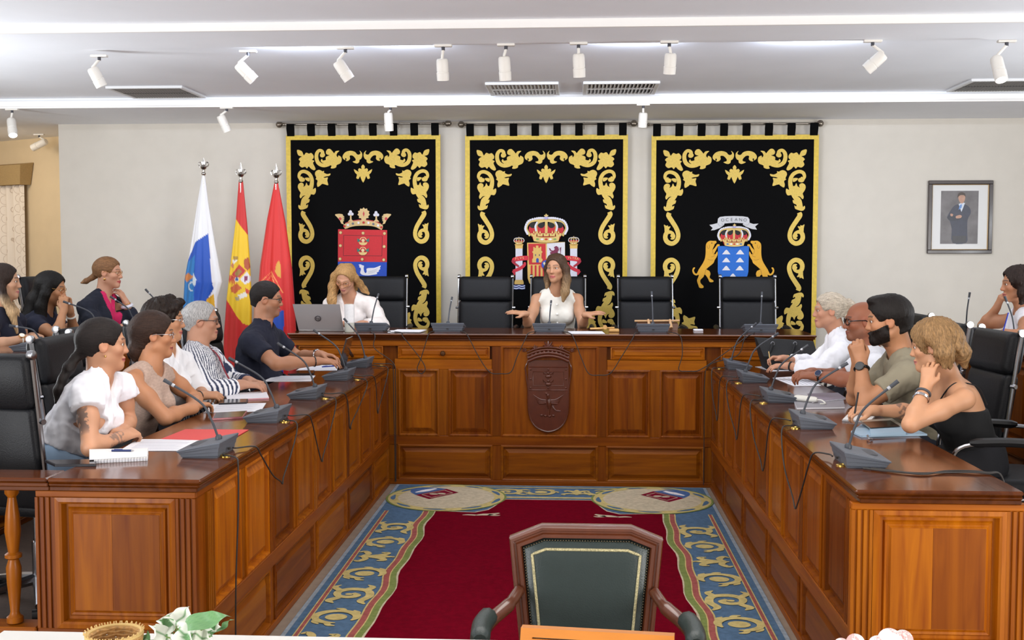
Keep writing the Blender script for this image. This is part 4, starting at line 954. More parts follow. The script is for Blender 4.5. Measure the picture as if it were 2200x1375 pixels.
def mic(x, y, z, rz, tip, label, bend=.5):
    global _mbm
    r = thing('desk_microphone', label, 'microphone', (x, y, z), rz)
    if _mbm is None:
        o = _mb.build('base', GREY, r); _mbm = o.data
        t = MB().box((-.06, .0, .046), (.06, .055, .042)).build('speaker_grille', GREYD, r); _mbm2 = t.data
        mic.m2 = _mbm2
        mic.m3 = MB().box((-.008, -.092, .018), (.008, -.084, .026)).build('port', CAB, r).data
    else:
        link('base', _mbm, r); link('speaker_grille', mic.m2, r); link('port', mic.m3, r)
    M = Matrix.Translation((x, y, z)) @ Matrix.Rotation(rz, 4, 'Z'); b = Vector((0, -.045, .06)); tp = M.inverted() @ Vector(tip)
    mid = b.lerp(tp, .5) + Vector((0, -.35 * bend * (tp.y - b.y), .18 * bend * abs(tp.y - b.y) + .01))
    P = spline([b, b.lerp(mid, .5) + (mid - b.lerp(tp, .5)) * .2, mid, tp], 6)
    g = MB().lathe([(.014, 0), (.014, .012), (.008, .02), (0, .02)], b, 12); g.build('socket', GREYD, r, smooth=True)
    k = len(P); gs = MB().tube(P[:k - 2], .0052, 8).build('gooseneck', GREYD, r, smooth=True)
    d = (P[-1] - P[-3]).normalized(); e = P[-3]
    MB().tube([e, e + d * .012], .0075, 8).build('ring', TIPM, gs, smooth=True)
    MB().tube([e + d * .012, e + d * .05], [.0075, .0085], 8).build('capsule', GREYD, gs, smooth=True)
    return r
LM = [(-1.52, 4.53, (345, 812)), (-1.53, 5.47, (484, 765)), (-1.545, 6.36, (591, 734)), (-1.56, 7.31, (669, 706)), (-1.585, 8.13, (737, 682))]
ll = ['grey gooseneck microphone beside the red folder', 'grey gooseneck microphone beside the pink phone', 'grey gooseneck microphone in front of the striped shirt person', 'grey gooseneck microphone by the paper with a blue pen', 'grey gooseneck microphone beside the navy polo person\'s tablet']
for (x, y, tp), l in zip(LM, ll): mic(x, y, .92, PI / 2, at(tp[0], tp[1], y - .03), l)
RM = [(1.13, 4.46, (1934, 815)), (1.145, 5.42, (1826, 777)), (1.155, 6.36, (1741, 739)), (1.16, 7.33, (1677, 713)), (1.175, 8.12, (1628, 692))]
rl_ = ['grey gooseneck microphone in front of the blue tablet case', 'grey gooseneck microphone in front of the khaki t-shirt person', 'grey gooseneck microphone in front of the person with the dark-strapped watch', 'grey gooseneck microphone in front of the white shirt person with the tan pen', 'grey gooseneck microphone beside the black tote bag']
for (x, y, tp), l in zip(RM, rl_): mic(x, y, .92, -PI / 2, at(tp[0], tp[1], y - .03), l)
MM = [(797, 712, (813, 632)), (962, 712, (971, 640)), (1180, 715, (1184, 648)), (1403, 716, (1400, 627)), (1634, 714, (1637, 628))]
ml = ['grey gooseneck microphone in front of the v-neck blouse person', 'grey gooseneck microphone at the empty seat beside the speaker', 'grey gooseneck microphone in front of the speaker in white', 'grey gooseneck microphone in front of the brown handbag', 'grey gooseneck microphone in front of the empty chair under the hounds']
MP = []
for (px, py, tp), l in zip(MM, ml):
    p = on(px, py, 1.15); p.y = 8.62; p.x = at(px, py, 8.56).x; MP.append(p); mic(p.x, p.y, 1.15, 0, at(tp[0], tp[1], p.y + .12), l, .2)
mic(3.0 - .16, 7.25, 1.17, -PI / 2, at(2160, 640, 7.3), 'grey gooseneck microphone in front of the person in the white sleeveless top')
mic(2.86, 8.2, 1.17, -PI / 2, at(2083, 632, 8.2), 'grey gooseneck microphone on the empty end of the second-row desk')
mic(-3.26, 6.55, 1.17, PI / 2, at(24, 700, 6.5), 'grey gooseneck microphone in front of the person with a pale watch')
mic(-3.28, 7.45, 1.17, PI / 2, at(131, 646, 7.42), 'grey gooseneck microphone in front of the person with folded hands')
mic(-3.28, 8.05, 1.17, PI / 2, at(237, 637, 8.0), 'grey gooseneck microphone in front of the blazer person')
mic(-3.28, 8.6, 1.17, PI / 2, at(313, 622, 8.6), 'grey gooseneck microphone at the end of the second-row desk')
def onx(px, py, x):
    d = _F + _R * (px - 1100) / FPX - _U * (py - 687.5) / FPX; return Vector(np.array([0, 0, CAM_H]) + d * (x / d[0]))
def cable(P, label, r=.0034, group=None):
    o = MB().tube(spline(P, 7), r, 7).build('microphone_cable', CAB, smooth=True); return tag(o, label, 'cable', group)
xl, zt = -1.352, .926
names = ['red folder microphone', 'pink phone microphone', 'striped shirt microphone', 'blue pen microphone', 'tablet microphone']
lows = [(606, 1040), (692, 992), (753, 922), (812, 888)]
for i, lo in enumerate(lows):
    (xa, ya, _), (xb, yb_, _) = LM[i], LM[i + 1]
    b = onx(*lo, xl); za = b.z
    P = [(xa + .092, ya + .04, zt + .012), (-1.42, ya + .07, zt + .006), (-1.363, ya + .14, zt), (xl, ya + .19, .88), (xl, (ya + b.y) / 2 + .1, (za + .9) / 2 - .03), (xl, b.y - .03, za + .02), (xl, b.y + .01, za), (xl, b.y + .03, za + .03), (xl, (yb_ + b.y) / 2 - .04, (za + .9) / 2), (xl, yb_ - .13, .88), (-1.363, yb_ - .1, zt), (-1.43, yb_ - .05, zt + .002), (xb + .094, yb_ - .03, zt + .008)]
    cable(P, 'thin dark cable drooping between the %s and the %s' % (names[i], names[i + 1]))
y0 = LM[0][1]
cable([(LM[0][0] + .09, y0 - .05, zt + .008), (-1.43, y0 - .08, zt + .002), (-1.366, y0 - .12, zt), (xl, y0 - .14, .885), (xl, y0 - .15, .7), (xl, y0 - .19, .45), (xl - .002, y0 - .20, .2), (xl - .002, y0 - .2, .05)], 'thin dark cable hanging straight down from the red folder microphone')
cable([(LM[4][0] + .094, 8.2, zt + .01), (-1.44, 8.23, zt + .004), (-1.363, 8.24, zt), (xl, 8.25, .87), (xl, 8.26, .6), (xl + .004, 8.27, .3), (xl + .004, 8.28, .03)], 'thin dark cable dropping into the corner from the tablet microphone')
xr = .972
rn = ['blue case microphone', 'khaki t-shirt microphone', 'dark-strapped watch microphone', 'tan pen microphone', 'tote bag microphone']
rlow = [(1708, 1092), (1638, 1011), (1582, 944), (1540, 903)]
for i, lo in enumerate(rlow):
    (xa, ya, _), (xb, yb_, _) = RM[i], RM[i + 1]; b = onx(*lo, xr); za = b.z
    P = [(xa - .094, ya + .05, zt + .012), (1.03, ya + .10, zt + .012), (.985, ya + .16, zt + .004), (xr, ya + .2, .87), (xr, (ya + b.y) / 2 + .08, (za + .88) / 2), (xr, b.y - .05, za + .03), (xr, b.y, za), (xr, b.y + .06, za + .04), (xr, (yb_ + b.y) / 2, (za + .88) / 2), (xr, yb_ - .16, .87), (.985, yb_ - .11, zt + .004), (1.03, yb_ - .06, zt + .004), (xb - .09, yb_ - .05, zt + .006)]
    cable(P, 'thin dark cable drooping between the %s and the %s' % (rn[i], rn[i + 1]))
for k, dy in enumerate((0, .02)):
    cable([(RM[0][0] - .02 + k * .03, 4.46 - .135, zt), (1.2, 4.27 + dy, zt), (1.3, 4.24 - dy, zt), (1.42, 4.26 + dy * 1.5, zt), (1.55, 4.25 + dy, zt), (1.6, 4.22, .9), (1.62, 4.2, .6), (1.63, 4.2, .3)], 'dark cable running across the desk end beside the blue case' if k == 0 else 'second dark cable twisted across the desk end beside the blue case')
ym = 8.295; zm = 1.156
mlow = [((905, 803), 0, 1), ((1075, 803), 1, 2), ((1288, 806), 2, 3), ((1482, 798), 3, 4)]
mn = ['v-neck blouse microphone', 'empty seat microphone', 'speaker\'s microphone', 'handbag microphone', 'hounds-side microphone']
for lo, i, j in mlow:
    a, b = MP[i], MP[j]; q = at(*lo, ym); tight = i == 0
    e0 = a.x + (.16 if not tight else .27); e1 = b.x - (.15 if not tight else .06)
    if tight: P = [(a.x + .1, a.y - .09, zm), (e0, 8.34, zm), (e0 + .02, ym, 1.13), (q.x - .01, ym, q.z + .12), (q.x + .03, ym, q.z + .04), (q.x, ym, q.z), (q.x - .03, ym, q.z + .04), (q.x - .0, ym, q.z + .12), (q.x + .05, ym, 1.13), (q.x + .06, 8.33, zm), (b.x - .1, b.y - .09, zm)]
    else: P = [(a.x + .1, a.y - .092, zm), (e0, 8.34, zm), (e0 + .03, ym, 1.12), (e0 + (q.x - e0) * .4, ym, q.z + .12), (q.x - .08, ym, q.z + .012), (q.x, ym, q.z), (q.x + .08, ym, q.z + .015), (q.x + (e1 - q.x) * .6, ym, q.z + .13), (e1 - .02, ym, 1.12), (e1, 8.34, zm), (b.x - .1, b.y - .092, zm)]
    cable(P, 'thin dark cable drooping between the %s and the %s' % (mn[i], mn[j]))
a = MP[0]; cable([(a.x + .0, a.y - .095, zm), (a.x + .05, 8.34, zm), (a.x + .08, ym, 1.13), (-1.5, ym, 1.04), (-1.36, ym, .93), (-1.345, 8.3, .8), (-1.345, 8.3, .4), (-1.345, 8.3, .03)], 'dark cable falling from the presidential desk into the corner by the flags')
a = MP[4]; cable([(a.x - .05, a.y - .095, zm), (a.x - .1, 8.34, zm), (a.x - .16, ym, 1.12), (1.2, ym, 1.0), (1.0, ym, .93), (.963, 8.3, .8), (.963, 8.3, .4), (.963, 8.3, .03)], 'dark cable falling from the presidential desk into the corner by the tote bag')
# ------------------------------------------------------------------ ceiling spotlights, vents, portrait
WHP = mat('white_metal', 'E9E5DE', .45)
LENS = mat('spot_lens_off', 'D8D8E0', .2); LENS_ON = mat('spot_lens_lit', 'FFFFFF', .3, emit=14.)
def spot(label, mount, elbow, front, Y, zc, lit=False):
    m = on(*mount, zc); m.y = Y if 9.3 < Y < 9.5 else m.y; m.x = at(*mount, m.y).x; e = at(*elbow, m.y + .0); f = at(*front, m.y + (-.075 if lit else .03)); r = thing('track_spotlight', label, 'spotlight', (m.x, m.y, zc), group=None)
    wb(MB().box((m.x - .055, m.y - .018, zc - .014), (m.x + .055, m.y + .018, zc), .003), 'track_adapter', WHP, r)
    wb(MB().tube([(m.x, m.y, zc - .012), (m.x, m.y, zc - .035)], .011, 10), 'swivel', mat('dark_swivel', '3C3C44', .5), r, smooth=True)
    wb(MB().tube([(m.x, m.y, zc - .03), e + Za * .012, e], .009, 8), 'stem', WHP, r, smooth=True)
    d = (f - e).normalized(); L_ = (f - e).length
    wb(MB().lathe([(0, -.008), (.028, -.008), (.035, 0), (.037, .02), (.037, L_ * .55), (.0355, L_ * .56), (.0355, L_ * .6), (.039, L_ * .62), (.037, L_), (.033, L_), (.031, L_ - .008), (0, L_ - .008)], e, 18, d), 'lamp_housing', WHP, r, smooth=True)
    wb(MB().lathe([(0, 0), (.0305, 0), (.0305, .004), (0, .004)], e + d * (L_ - .009), 16, d), 'lens', LENS_ON if lit else LENS, r, smooth=True)
    if lit:
        l = bpy.data.lights.new('spot_beam', 'SPOT'); l.energy = 8; l.spot_size = 1.0; l.spot_blend = .6; l.shadow_soft_size = .03; l.color = (.92, .95, 1)
        o = bpy.data.objects.new('spot_beam', l); COL.objects.link(o); o.location = f + d * .02; o.rotation_euler = d.to_track_quat('-Z', 'Y').to_euler()
    return r
SP = [((213, 118), (199, 148), (219, 186)), ((533, 108), (513, 139), (546, 173)), ((742, 101), (726, 134), (751, 171)), ((952, 96), (950, 129), (952, 173)), ((1087, 94), (1083, 124), (1086, 173)), ((1243, 91), (1243, 118), (1245, 166)), ((1438, 88), (1441, 117), (1438, 159)), ((1875, 86), (1897, 118), (1861, 150)), ((2163, 86), (2140, 126), (2152, 172))]
SL = ['white track spotlight tilted above the grey left-hand vent', 'white track spotlight swung sharply sideways near the flags', 'white track spotlight tilted above the town tapestry', 'white track spotlight hanging straight beside the paired vents', 'white track spotlight hanging straight over the left of the paired vents', 'white track spotlight hanging straight between the paired vents', 'white track spotlight hanging straight by the right paired vent', 'white track spotlight turned sideways toward the hounds tapestry', 'lit white track spotlight by the vent above the portrait']
for i, ((a, b, c), l) in enumerate(zip(SP, SL)): spot(l, a, b, c, 7.0, 3.045, i == 8)
for (a, b, c), l in zip([((487, 226), (474, 250), (489, 283)), ((839, 224), (834, 244), (836, 281)), ((1382, 222), (1382, 244), (1380, 273))], ['small white spotlight on the rear soffit near the flags', 'small white spotlight in front of the town tapestry rod', 'small white spotlight between the pillar and hound tapestries']): spot(l, a, b, c, 9.372, 2.985)
spot('lit white spotlight hanging at the alcove opening', (26, 238), (24, 258), (28, 291), 9.372, 2.985, True)
spot('white spotlight turned sideways under the alcove ceiling', (84, 288), (98, 304), (70, 318), 11, 3.0)
def tube_light(name, x0, x1):
    # cool LED strip tucked in the step behind the beam
    l = bpy.data.lights.new('led_glow', 'AREA'); l.shape = 'RECTANGLE'; l.size = x1 - x0; l.size_y = .012; l.energy = 24 * (x1 - x0); l.color = (.72, .82, 1)
    o = bpy.data.objects.new('led_glow', l); COL.objects.link(o); o.location = ((x0 + x1) / 2, 7.02, 3.056); o.rotation_euler = (PI / 2 + .1, 0, PI)
    o.rotation_euler = Vector((0, 1, .03)).to_track_quat('-Z', 'Y').to_euler()
tube_light('cool LED strip behind the ceiling beam near the flags side', -2.0, -1.5)
tube_light('cool LED strip behind the ceiling beam beside the straight spotlights', -1.25, -.9)
tube_light('cool LED strip behind the ceiling beam over the pillar tapestry', .15, .6)
tube_light('cool LED strip behind the ceiling beam next to the sideways spotlight', 1.2, 1.75)
VGR = mat('vent_grey', '8E8B88', .6); VDK = mat('vent_dark', '2A2A2C', .8); VWH = mat('vent_white', 'D6D6D6', .5)
def vent(label, x0, x1, y0, y1, slats, frame):
    z = 3.075; r = thing('air_vent', label, 'vent', ((x0 + x1) / 2, (y0 + y1) / 2, z), group=None)
    wb(MB().box((x0 + .01, y0 + .01, z - .004), (x1 - .01, y1 - .01, z - .001)), 'backing', VDK if slats else VGR, r)
    for a, b in (((x0, y0), (x1, y0 + .03)), ((x0, y1 - .03), (x1, y1)), ((x0, y0 + .03), (x0 + .03, y1 - .03)), ((x1 - .03, y0 + .03), (x1, y1 - .03))): wb(MB().box((a[0], a[1], z - .02), (b[0], b[1], z), .003), 'frame', frame, r)
    n = 18 if slats else 26
    for i in range(n):
        x = x0 + .04 + (x1 - x0 - .08) * i / (n - 1)
        m_ = MB(); m_.prism([(-.011, 0), (-.009, 0), (.011, .014), (.009, .014)] if slats else [(-.006, 0), (.006, 0), (.006, .006), (-.006, .006)], (0, 1, 0), y1 - y0 - .06, (x, y0 + .03, z - .018), (1, 0, 0), (0, 0, 1)); wb(m_, 'slat', VWH if slats else VGR, r)
    wb(MB().box((x0 + .03, (y0 + y1) / 2 - .006, z - .019), (x1 - .03, (y0 + y1) / 2 + .006, z - .004)), 'crossbar', VWH if slats else VDK, r)
vent('white slatted ceiling vent between the two straight spotlights', -.70, -.13, 8.72, 9.33, True, VWH)
vent('white slatted ceiling vent above the pillar tapestry\'s rod end', .06, .65, 8.72, 9.33, True, VWH)
vent('grey grille ceiling vent above the flags', -3.72, -3.1, 8.75, 9.33, False, VWH)
vent('grey grille ceiling vent above the portrait', 3.0, 3.65, 8.75, 9.33, False, VWH)
# portrait
pc0 = at(1995, 388, YB - .02); pc1 = at(2130, 545, YB - .02); PX0, PX1, PZ1, PZ0 = pc0.x, pc1.x, pc0.z, pc1.z
pr = thing('framed_portrait', 'framed portrait of a man in a dark suit with folded arms', 'picture', ((PX0 + PX1) / 2, YB - .02, PZ0))
FRM = mat('dark_lacquer_frame', '2A1B1C', .3, coat=.4)
def pbox(x0, x1, z0, z1, d0, d1): return MB().box((x0, YB - d0, z0), (x1, YB - d1, z1), .004)
fw = .034
for a in ((PX0, PX1, PZ1 - fw, PZ1), (PX0, PX1, PZ0, PZ0 + fw), (PX0, PX0 + fw, PZ0 + fw, PZ1 - fw), (PX1 - fw, PX1, PZ0 + fw, PZ1 - fw)): wb(pbox(*a, .002, .034), 'frame', FRM, pr)
for a in ((PX0 + fw, PX1 - fw, PZ1 - fw - .008, PZ1 - fw), (PX0 + fw, PX1 - fw, PZ0 + fw, PZ0 + fw + .008), (PX0 + fw, PX0 + fw + .008, PZ0 + fw, PZ1 - fw), (PX1 - fw - .008, PX1 - fw, PZ0 + fw, PZ1 - fw)): wb(pbox(*a, .004, .022), 'gilt_slip', mat('pale_gilt', 'C9AE86', .4, .5), pr)
wb(MB().box((PX0 + .02, YB - .010, PZ0 + .02), (PX1 - .02, YB - .004, PZ1 - .02)), 'mount', mat('mount_card', 'D8D8D8', .35), pr)
w_, h_ = PX1 - PX0, PZ1 - PZ0
ix0, ix1, iz0, iz1 = PX0 + .205 * w_, PX0 + .785 * w_, PZ0 + .135 * h_, PZ0 + .86 * h_
ph = wb(MB().box((ix0, YB - .012, iz0), (ix1, YB - .009, iz1)), 'print', mat('print_backdrop', '6A6668', .4, noise=.25, nscale=9), pr)
def pp(P, c, d, name):
    q = MB(); q.prism([(ix0 + a * (ix1 - ix0), iz1 - b * (iz1 - iz0)) for a, b in P], (0, -1, 0), .0004, (0, YB - .012 - d * .0006, 0)); wb(q, name, mat('print_' + c, c, .4, noise=.1, nscale=30), ph)
pp(sm([(.33, .98), (.30, .72), (.24, .56), (.17, .5), (.27, .36), (.36, .28), (.48, .25), (.62, .25), (.76, .31), (.8, .42), (.72, .55), (.72, .8), (.7, .98)], 3), '34384A', 0, 'printed_suit')
pp([(.33, .98), (.32, .85), (.7, .85), (.68, .98)], '3A3A40', 1, 'printed_trousers')
pp([(.47, .25), (.55, .40), (.64, .23), (.56, .22)], 'D0D8E6', 1, 'printed_shirt'); pp([(.5, .27), (.47, .36), (.55, .32), (.56, .25)], '5E8AC8', 2, 'printed_tie')
pp(sm([(.46, .14), (.46, .07), (.54, .04), (.63, .07), (.64, .14), (.61, .21), (.55, .24), (.49, .2)], 3), 'B98E78', 2, 'printed_face')
pp(sm([(.44, .13), (.45, .06), (.53, .025), (.63, .05), (.65, .12), (.61, .085), (.5, .085)], 3), '3E3028', 3, 'printed_hair')
pp(sm([(.18, .5), (.24, .46), (.42, .48), (.56, .46), (.56, .52), (.42, .56), (.24, .56)], 3), '2A2E3C', 2, 'printed_arm'); pp(sm([(.40, .48), (.5, .455), (.56, .47), (.54, .51), (.42, .52)], 2), 'B98E78', 3, 'printed_hand'); pp(sm([(.26, .43), (.33, .44), (.31, .48), (.26, .47)], 2), 'B98E78', 3, 'printed_hand')
# ------------------------------------------------------------------ things on the desks
PAPER = mat('white_paper', 'E4E4EA', .8, noise=.03, nscale=120)
INK = mat('paper_print', 'B4B6C4', .8); DARK = mat('black_glass', '1A1618', .15); PHM = mat('phone_case', '1E1C22', .35)
def quad(P, z): return [on(px, py, z) for px, py in P]
def sheet(name, label, P, z, m, cat, thick=.0012, lines=0, wb_parent=None):
    Q = quad(P, z); r = thing(name, label, cat, (sum(q.x for q in Q) / 4, sum(q.y for q in Q) / 4, z))
    def slab(k, z0, z1):
        c = sum(Q, Vector()) / 4; return MB().prism([((q - c).x * k + c.x, (q - c).y * k + c.y) for q in Q], (0, 0, 1), z1 - z0, (0, 0, z0), (1, 0, 0), (0, 1, 0))
    wb(slab(1, z, z + thick), 'page' if m is PAPER else 'cover', m, r)
    if lines:
        lm = MB(); A, B, C, D = Q
        for i in range(lines):
            t = .12 + .76 * i / max(1, lines - 1); t2 = t + .25 / lines
            pts = [A.lerp(D, t).lerp(B.lerp(C, t), .12), A.lerp(D, t).lerp(B.lerp(C, t), .9 - .3 * random.random()), A.lerp(D, t2).lerp(B.lerp(C, t2), .88), A.lerp(D, t2).lerp(B.lerp(C, t2), .12)]
            lm.add([(p.x, p.y, z + thick + .0003) for p in pts], [(0, 1, 2, 3)])
        wb(lm, 'printed_lines', INK, r)
    return r, Q, slab
def pen(label, a, b, z, c, r=.0045):
    A, B = on(*a, z), on(*b, z); d = (B - A).normalized(); t = thing('ballpoint_pen', label, 'pen', A)
    wb(MB().tube([A, A + d * (B - A).length * .88], r, 8), 'barrel', mat('pen_' + c, c, .35), t, smooth=True); wb(MB().tube([A + d * (B - A).length * .88, B], [r, .001], 8), 'nib', mat('pen_nib', 'B8B8BC', .3, .8), t, smooth=True)
    wb(MB().tube([A + d * .01 + Za * (r + .001), A + d * .045 + Za * (r + .001)], .0013, 6), 'clip', mat('pen_clip', '2A3A7A', .4), t); return t
Zd = .921
def phone(label, P, z, m, h=.009):
    r, Q, slab = sheet('mobile_phone', label, P, z, m, 'phone', h)
    wb(slab(.94, z + h, z + h + .0008), 'screen', DARK, r); return r
def notebook(label, P, z, h, cover, edge=PAPER, spiral=False, name='notebook'):
    r, Q, slab = sheet(name, label, P, z, edge, 'notebook', h); wb(slab(1.0, z + h, z + h + .0015), 'top_cover', cover, r); wb(slab(1.0, z - .0005, z + .001), 'bottom_cover', cover, r)
    if spiral:
        A, B = Q[0], Q[1]; n_ = 18
        sp = MB()
        for i in range(n_):
            c = A.lerp(B, (i + .5) / n_); d = (B - A).normalized(); nn = Vector((-d.y, d.x, 0)); c = c + Za * (h / 2)
            sp.tube([c + nn * math.cos(t) * .006 + Za * math.sin(t) * (h / 2 + .004) for t in [k * PI / 4 for k in range(8)]], .0009, 5, closed=True)
        s_ = wb(sp, 'spiral_binding', mat('wire', '8A8A8E', .3, .8), r); s_['kind'] = 'stuff'
    return r
sheet('paper_sheet', 'printed white sheet under the ruffled blouse person\'s hand, by the red folder', [(256, 969), (400, 969), (432, 944), (296, 944)], Zd, PAPER, 'paper', lines=9)
r_, Q_, _s = sheet('folder', 'red card folder lying beside the nearest grey microphone', [(345, 944), (492, 948), (534, 924), (398, 923)], Zd, mat('red_card', 'C8403E', .7), 'folder', .002)
wb(_s(.985, Zd + .002, Zd + .003), 'flap', mat('red_card2', 'CC4A48', .7), r_)
notebook('thick spiral notebook under the slim pad at the desk end', [(202, 996), (317, 990), (319, 973), (214, 976)], Zd, .011, mat('notebook_white', 'DDDBD8', .6), spiral=True)
notebook('slim white pad on top of the thick spiral notebook', [(192, 988), (316, 981), (318, 966), (192, 969)], Zd + .014, .006, mat('pad_white', 'E6E4E4', .6))
pen('blue pen lying on the slim white pad', (240, 968), (288, 968), Zd + .026, '23305E')
phone('black phone lying at the balustrade end of the desk', [(118, 1003), (206, 1002), (208, 991), (96, 993)], Zd, PHM)
phone('pink-backed phone lying between two microphones', [(456, 903), (522, 899), (531, 886), (462, 890)], Zd, mat('rose_case', 'A8646A', .25))
sheet('paper_sheet', 'printed white sheet behind the pink-backed phone', [(438, 887), (560, 884), (572, 866), (455, 869)], Zd, PAPER, 'paper', lines=8)
phone('dark phone lying between the sheet and the pink-edged notebook', [(470, 870), (530, 868), (533, 860), (476, 861)], Zd, PHM)
notebook('pink-edged notebook in front of the clasped hands', [(488, 861), (578, 857), (572, 843), (484, 848)], Zd, .006, mat('pad_pale', 'E2E0E6', .6), mat('pink_edge', 'D88A94', .6))
sheet('paper_sheet', 'white sheet in front of the striped shirt person', [(563, 820), (668, 819), (678, 807), (590, 808)], Zd, PAPER, 'paper', lines=7)
phone('dark phone beside the striped shirt person\'s sheet', [(618, 806), (674, 805), (676, 798), (622, 799)], Zd, PHM)
sheet('paper_sheet', 'white sheet with a blue pen in front of the navy polo person', [(634, 797), (728, 796), (738, 784), (656, 785)], Zd, PAPER, 'paper', lines=6)
pen('blue pen on the navy polo person\'s sheet', (692, 788), (735, 785), Zd + .006, '2A3C9A')
# tablet with keyboard used by the navy polo person
tb = thing('tablet_computer', 'dark tablet propped on a keyboard cover before the navy polo person', 'tablet', on(705, 778, Zd))
kb = quad([(655, 783), (738, 781), (762, 768), (690, 769)], Zd); wb(MB().prism([(q.x, q.y) for q in kb], (0, 0, 1), .008, (0, 0, Zd), (1, 0, 0), (0, 1, 0)), 'keyboard_cover', PHM, tb)
A_, B_ = at(722, 772, 7.55), at(740, 764, 7.95); C_, D_ = at(757, 722, 8.0), at(743, 728, 7.6)
A_.z = B_.z = Zd + .01
sn = (B_ - A_).cross(D_ - A_).normalized(); wb(MB().add([A_, B_, C_, D_, A_ + sn * .008, B_ + sn * .008, C_ + sn * .008, D_ + sn * .008], [(0, 1, 2, 3), (7, 6, 5, 4), (0, 4, 5, 1), (1, 5, 6, 2), (2, 6, 7, 3), (3, 7, 4, 0)]), 'screen', DARK, tb)
E0 = C_.lerp(D_, .5).lerp(A_.lerp(B_, .5), .3); G0 = on(762, 772, Zd + .005); wb(MB().tube([E0, G0], .012, 6), 'kickstand', PHM, tb)
# presidential desk
ZM = 1.151
lp = thing('laptop', 'silver laptop seen from behind in front of the v-neck blouse person', 'laptop', at(684, 712, 8.5))
LSV = mat('laptop_silver', 'AAA6A6', .4, .25)
a0, a1 = at(641, 712, 8.52).x, at(738, 712, 8.52).x; tz = at(632, 653, 8.48).z
wb(MB().box((a0, 8.53, ZM), (a1, 8.77, ZM + .016), .004), 'keyboard_deck', LSV, lp)
lid = MB().rings([[Vector((a0, 8.525, ZM + .012)), Vector((a1, 8.525, ZM + .012)), Vector((a1, 8.533, ZM + .012)), Vector((a0, 8.533, ZM + .012))], [Vector((a0 - .022, 8.44, tz)), Vector((a1 - .012, 8.44, tz)), Vector((a1 - .012, 8.448, tz)), Vector((a0 - .022, 8.448, tz))]])
lo = wb(lid, 'lid', LSV, lp)
c = Vector(((a0 + a1) / 2 - .012, 8.476, (ZM + tz) / 2 - .005)); up = Vector((0, -.085, tz - ZM)).normalized()
ringp = [c + Vector((math.cos(t), 0, 0)) * .021 + up * math.sin(t) * .021 for t in [k * PI / 12 for k in range(24)]]
wb(MB().tube(ringp, .003, 6, closed=True), 'logo_ring', mat('logo_dark', '3C383C', .3, .5), lo)
V, F = text_mesh('hp', .03); wb(MB().add([c + Vector((x, -.003, 0)) + up * y for x, y, z in V], F), 'logo_letters', mat('logo_dark', '3C383C'), lo, fixn=False)
bt_ = at(751, 712, 8.45); bo = thing('bottle', 'clear plastic bottle with a pale label beside the laptop', 'bottle', (bt_.x, 8.45, ZM))
hb = at(751, 653, 8.45).z - ZM
wb(MB().lathe([(0, 0), (.034, 0), (.038, .006), (.038, hb * .62), (.035, hb * .7), (.036, hb * .82), (.030, hb * .9), (.03, hb), (0, hb)], (bt_.x, 8.45, ZM), 20), 'body', mat('clear_plastic', 'E6EAE0', .12, trans=.35), bo, smooth=True)
wb(MB().lathe([(.0385, hb * .34), (.0386, hb * .98)], (bt_.x, 8.45, ZM), 20), 'label', mat('bottle_label', 'EDEBEA', .6, noise=.06, nscale=60), bo, smooth=True)
def msheet(label, x0, x1, y0, y1, z=ZM, rot=0., lines=0, name='paper_sheet', cat='paper', th=.0012):
    cx_, cy_ = (x0 + x1) / 2, (y0 + y1) / 2; r = thing(name, label, cat, (cx_, cy_, z), rot); w2, h2 = (x1 - x0) / 2, (y1 - y0) / 2
    MB().box((-w2, -h2, 0), (w2, h2, th)).build('page', PAPER, r); return r
gx = lambda px, y: at(px, 705, y).x
msheet('white sheet lying beside the v-neck blouse person\'s microphone', gx(838, 8.6), gx(905, 8.6), 8.42, 8.66, ZM, .1); msheet('curled white sheet on top of the v-neck blouse person\'s sheet', gx(850, 8.6), gx(914, 8.6), 8.40, 8.62, ZM + .004, -.08, th=.006)
msheet('white sheet lying in front of the speaker', gx(1222, 8.6), gx(1296, 8.6), 8.36, 8.64, ZM, .06)
gb = thing('gavel', 'small wooden gavel with its block beside the speaker\'s sheet', 'gavel', (gx(1302, 8.62), 8.6, ZM)); GW = mat('pale_gavel_wood', 'C89A5A', .45)
wb(MB().tube([(gx(1268, 8.62), 8.62, ZM + .022), (gx(1320, 8.62), 8.6, ZM + .03)], .007, 8), 'handle', GW, gb, smooth=True); wb(MB().box((gx(1308, 8.6), 8.56, ZM), (gx(1330, 8.6), 8.66, ZM + .022), .005), 'sound_block', GW, gb); wb(MB().tube([(gx(1300, 8.6), 8.57, ZM + .034), (gx(1300, 8.6), 8.65, ZM + .034)], .016, 12), 'head', GW, gb, smooth=True)
# brown handbag with wooden handle
hx0, hx1 = gx(1363, 8.8), gx(1460, 8.8); hb_ = thing('handbag', 'flat brown handbag with a wooden bar handle on the presidential desk', 'handbag', ((hx0 + hx1) / 2, 8.8, ZM))
tanw = mat('tan_wood', 'C49A6E', .5); ht = at(1400, 689, 8.8).z
wb(MB().rings([[Vector((hx0 + .03, 8.75, ZM)), Vector((hx1 - .02, 8.75, ZM)), Vector((hx1 - .02, 8.88, ZM)), Vector((hx0 + .03, 8.88, ZM))], [Vector((hx0 + .015, 8.78, ht - .03)), Vector((hx1 - .01, 8.78, ht - .03)), Vector((hx1 - .01, 8.85, ht - .03)), Vector((hx0 + .015, 8.85, ht - .03))], [Vector((hx0 + .03, 8.80, ht - .012)), Vector((hx1 - .02, 8.80, ht - .012)), Vector((hx1 - .02, 8.83, ht - .012)), Vector((hx0 + .03, 8.83, ht - .012))]]), 'bag_body', mat('brown_hide', '5E3A22', .55), hb_, smooth=30)
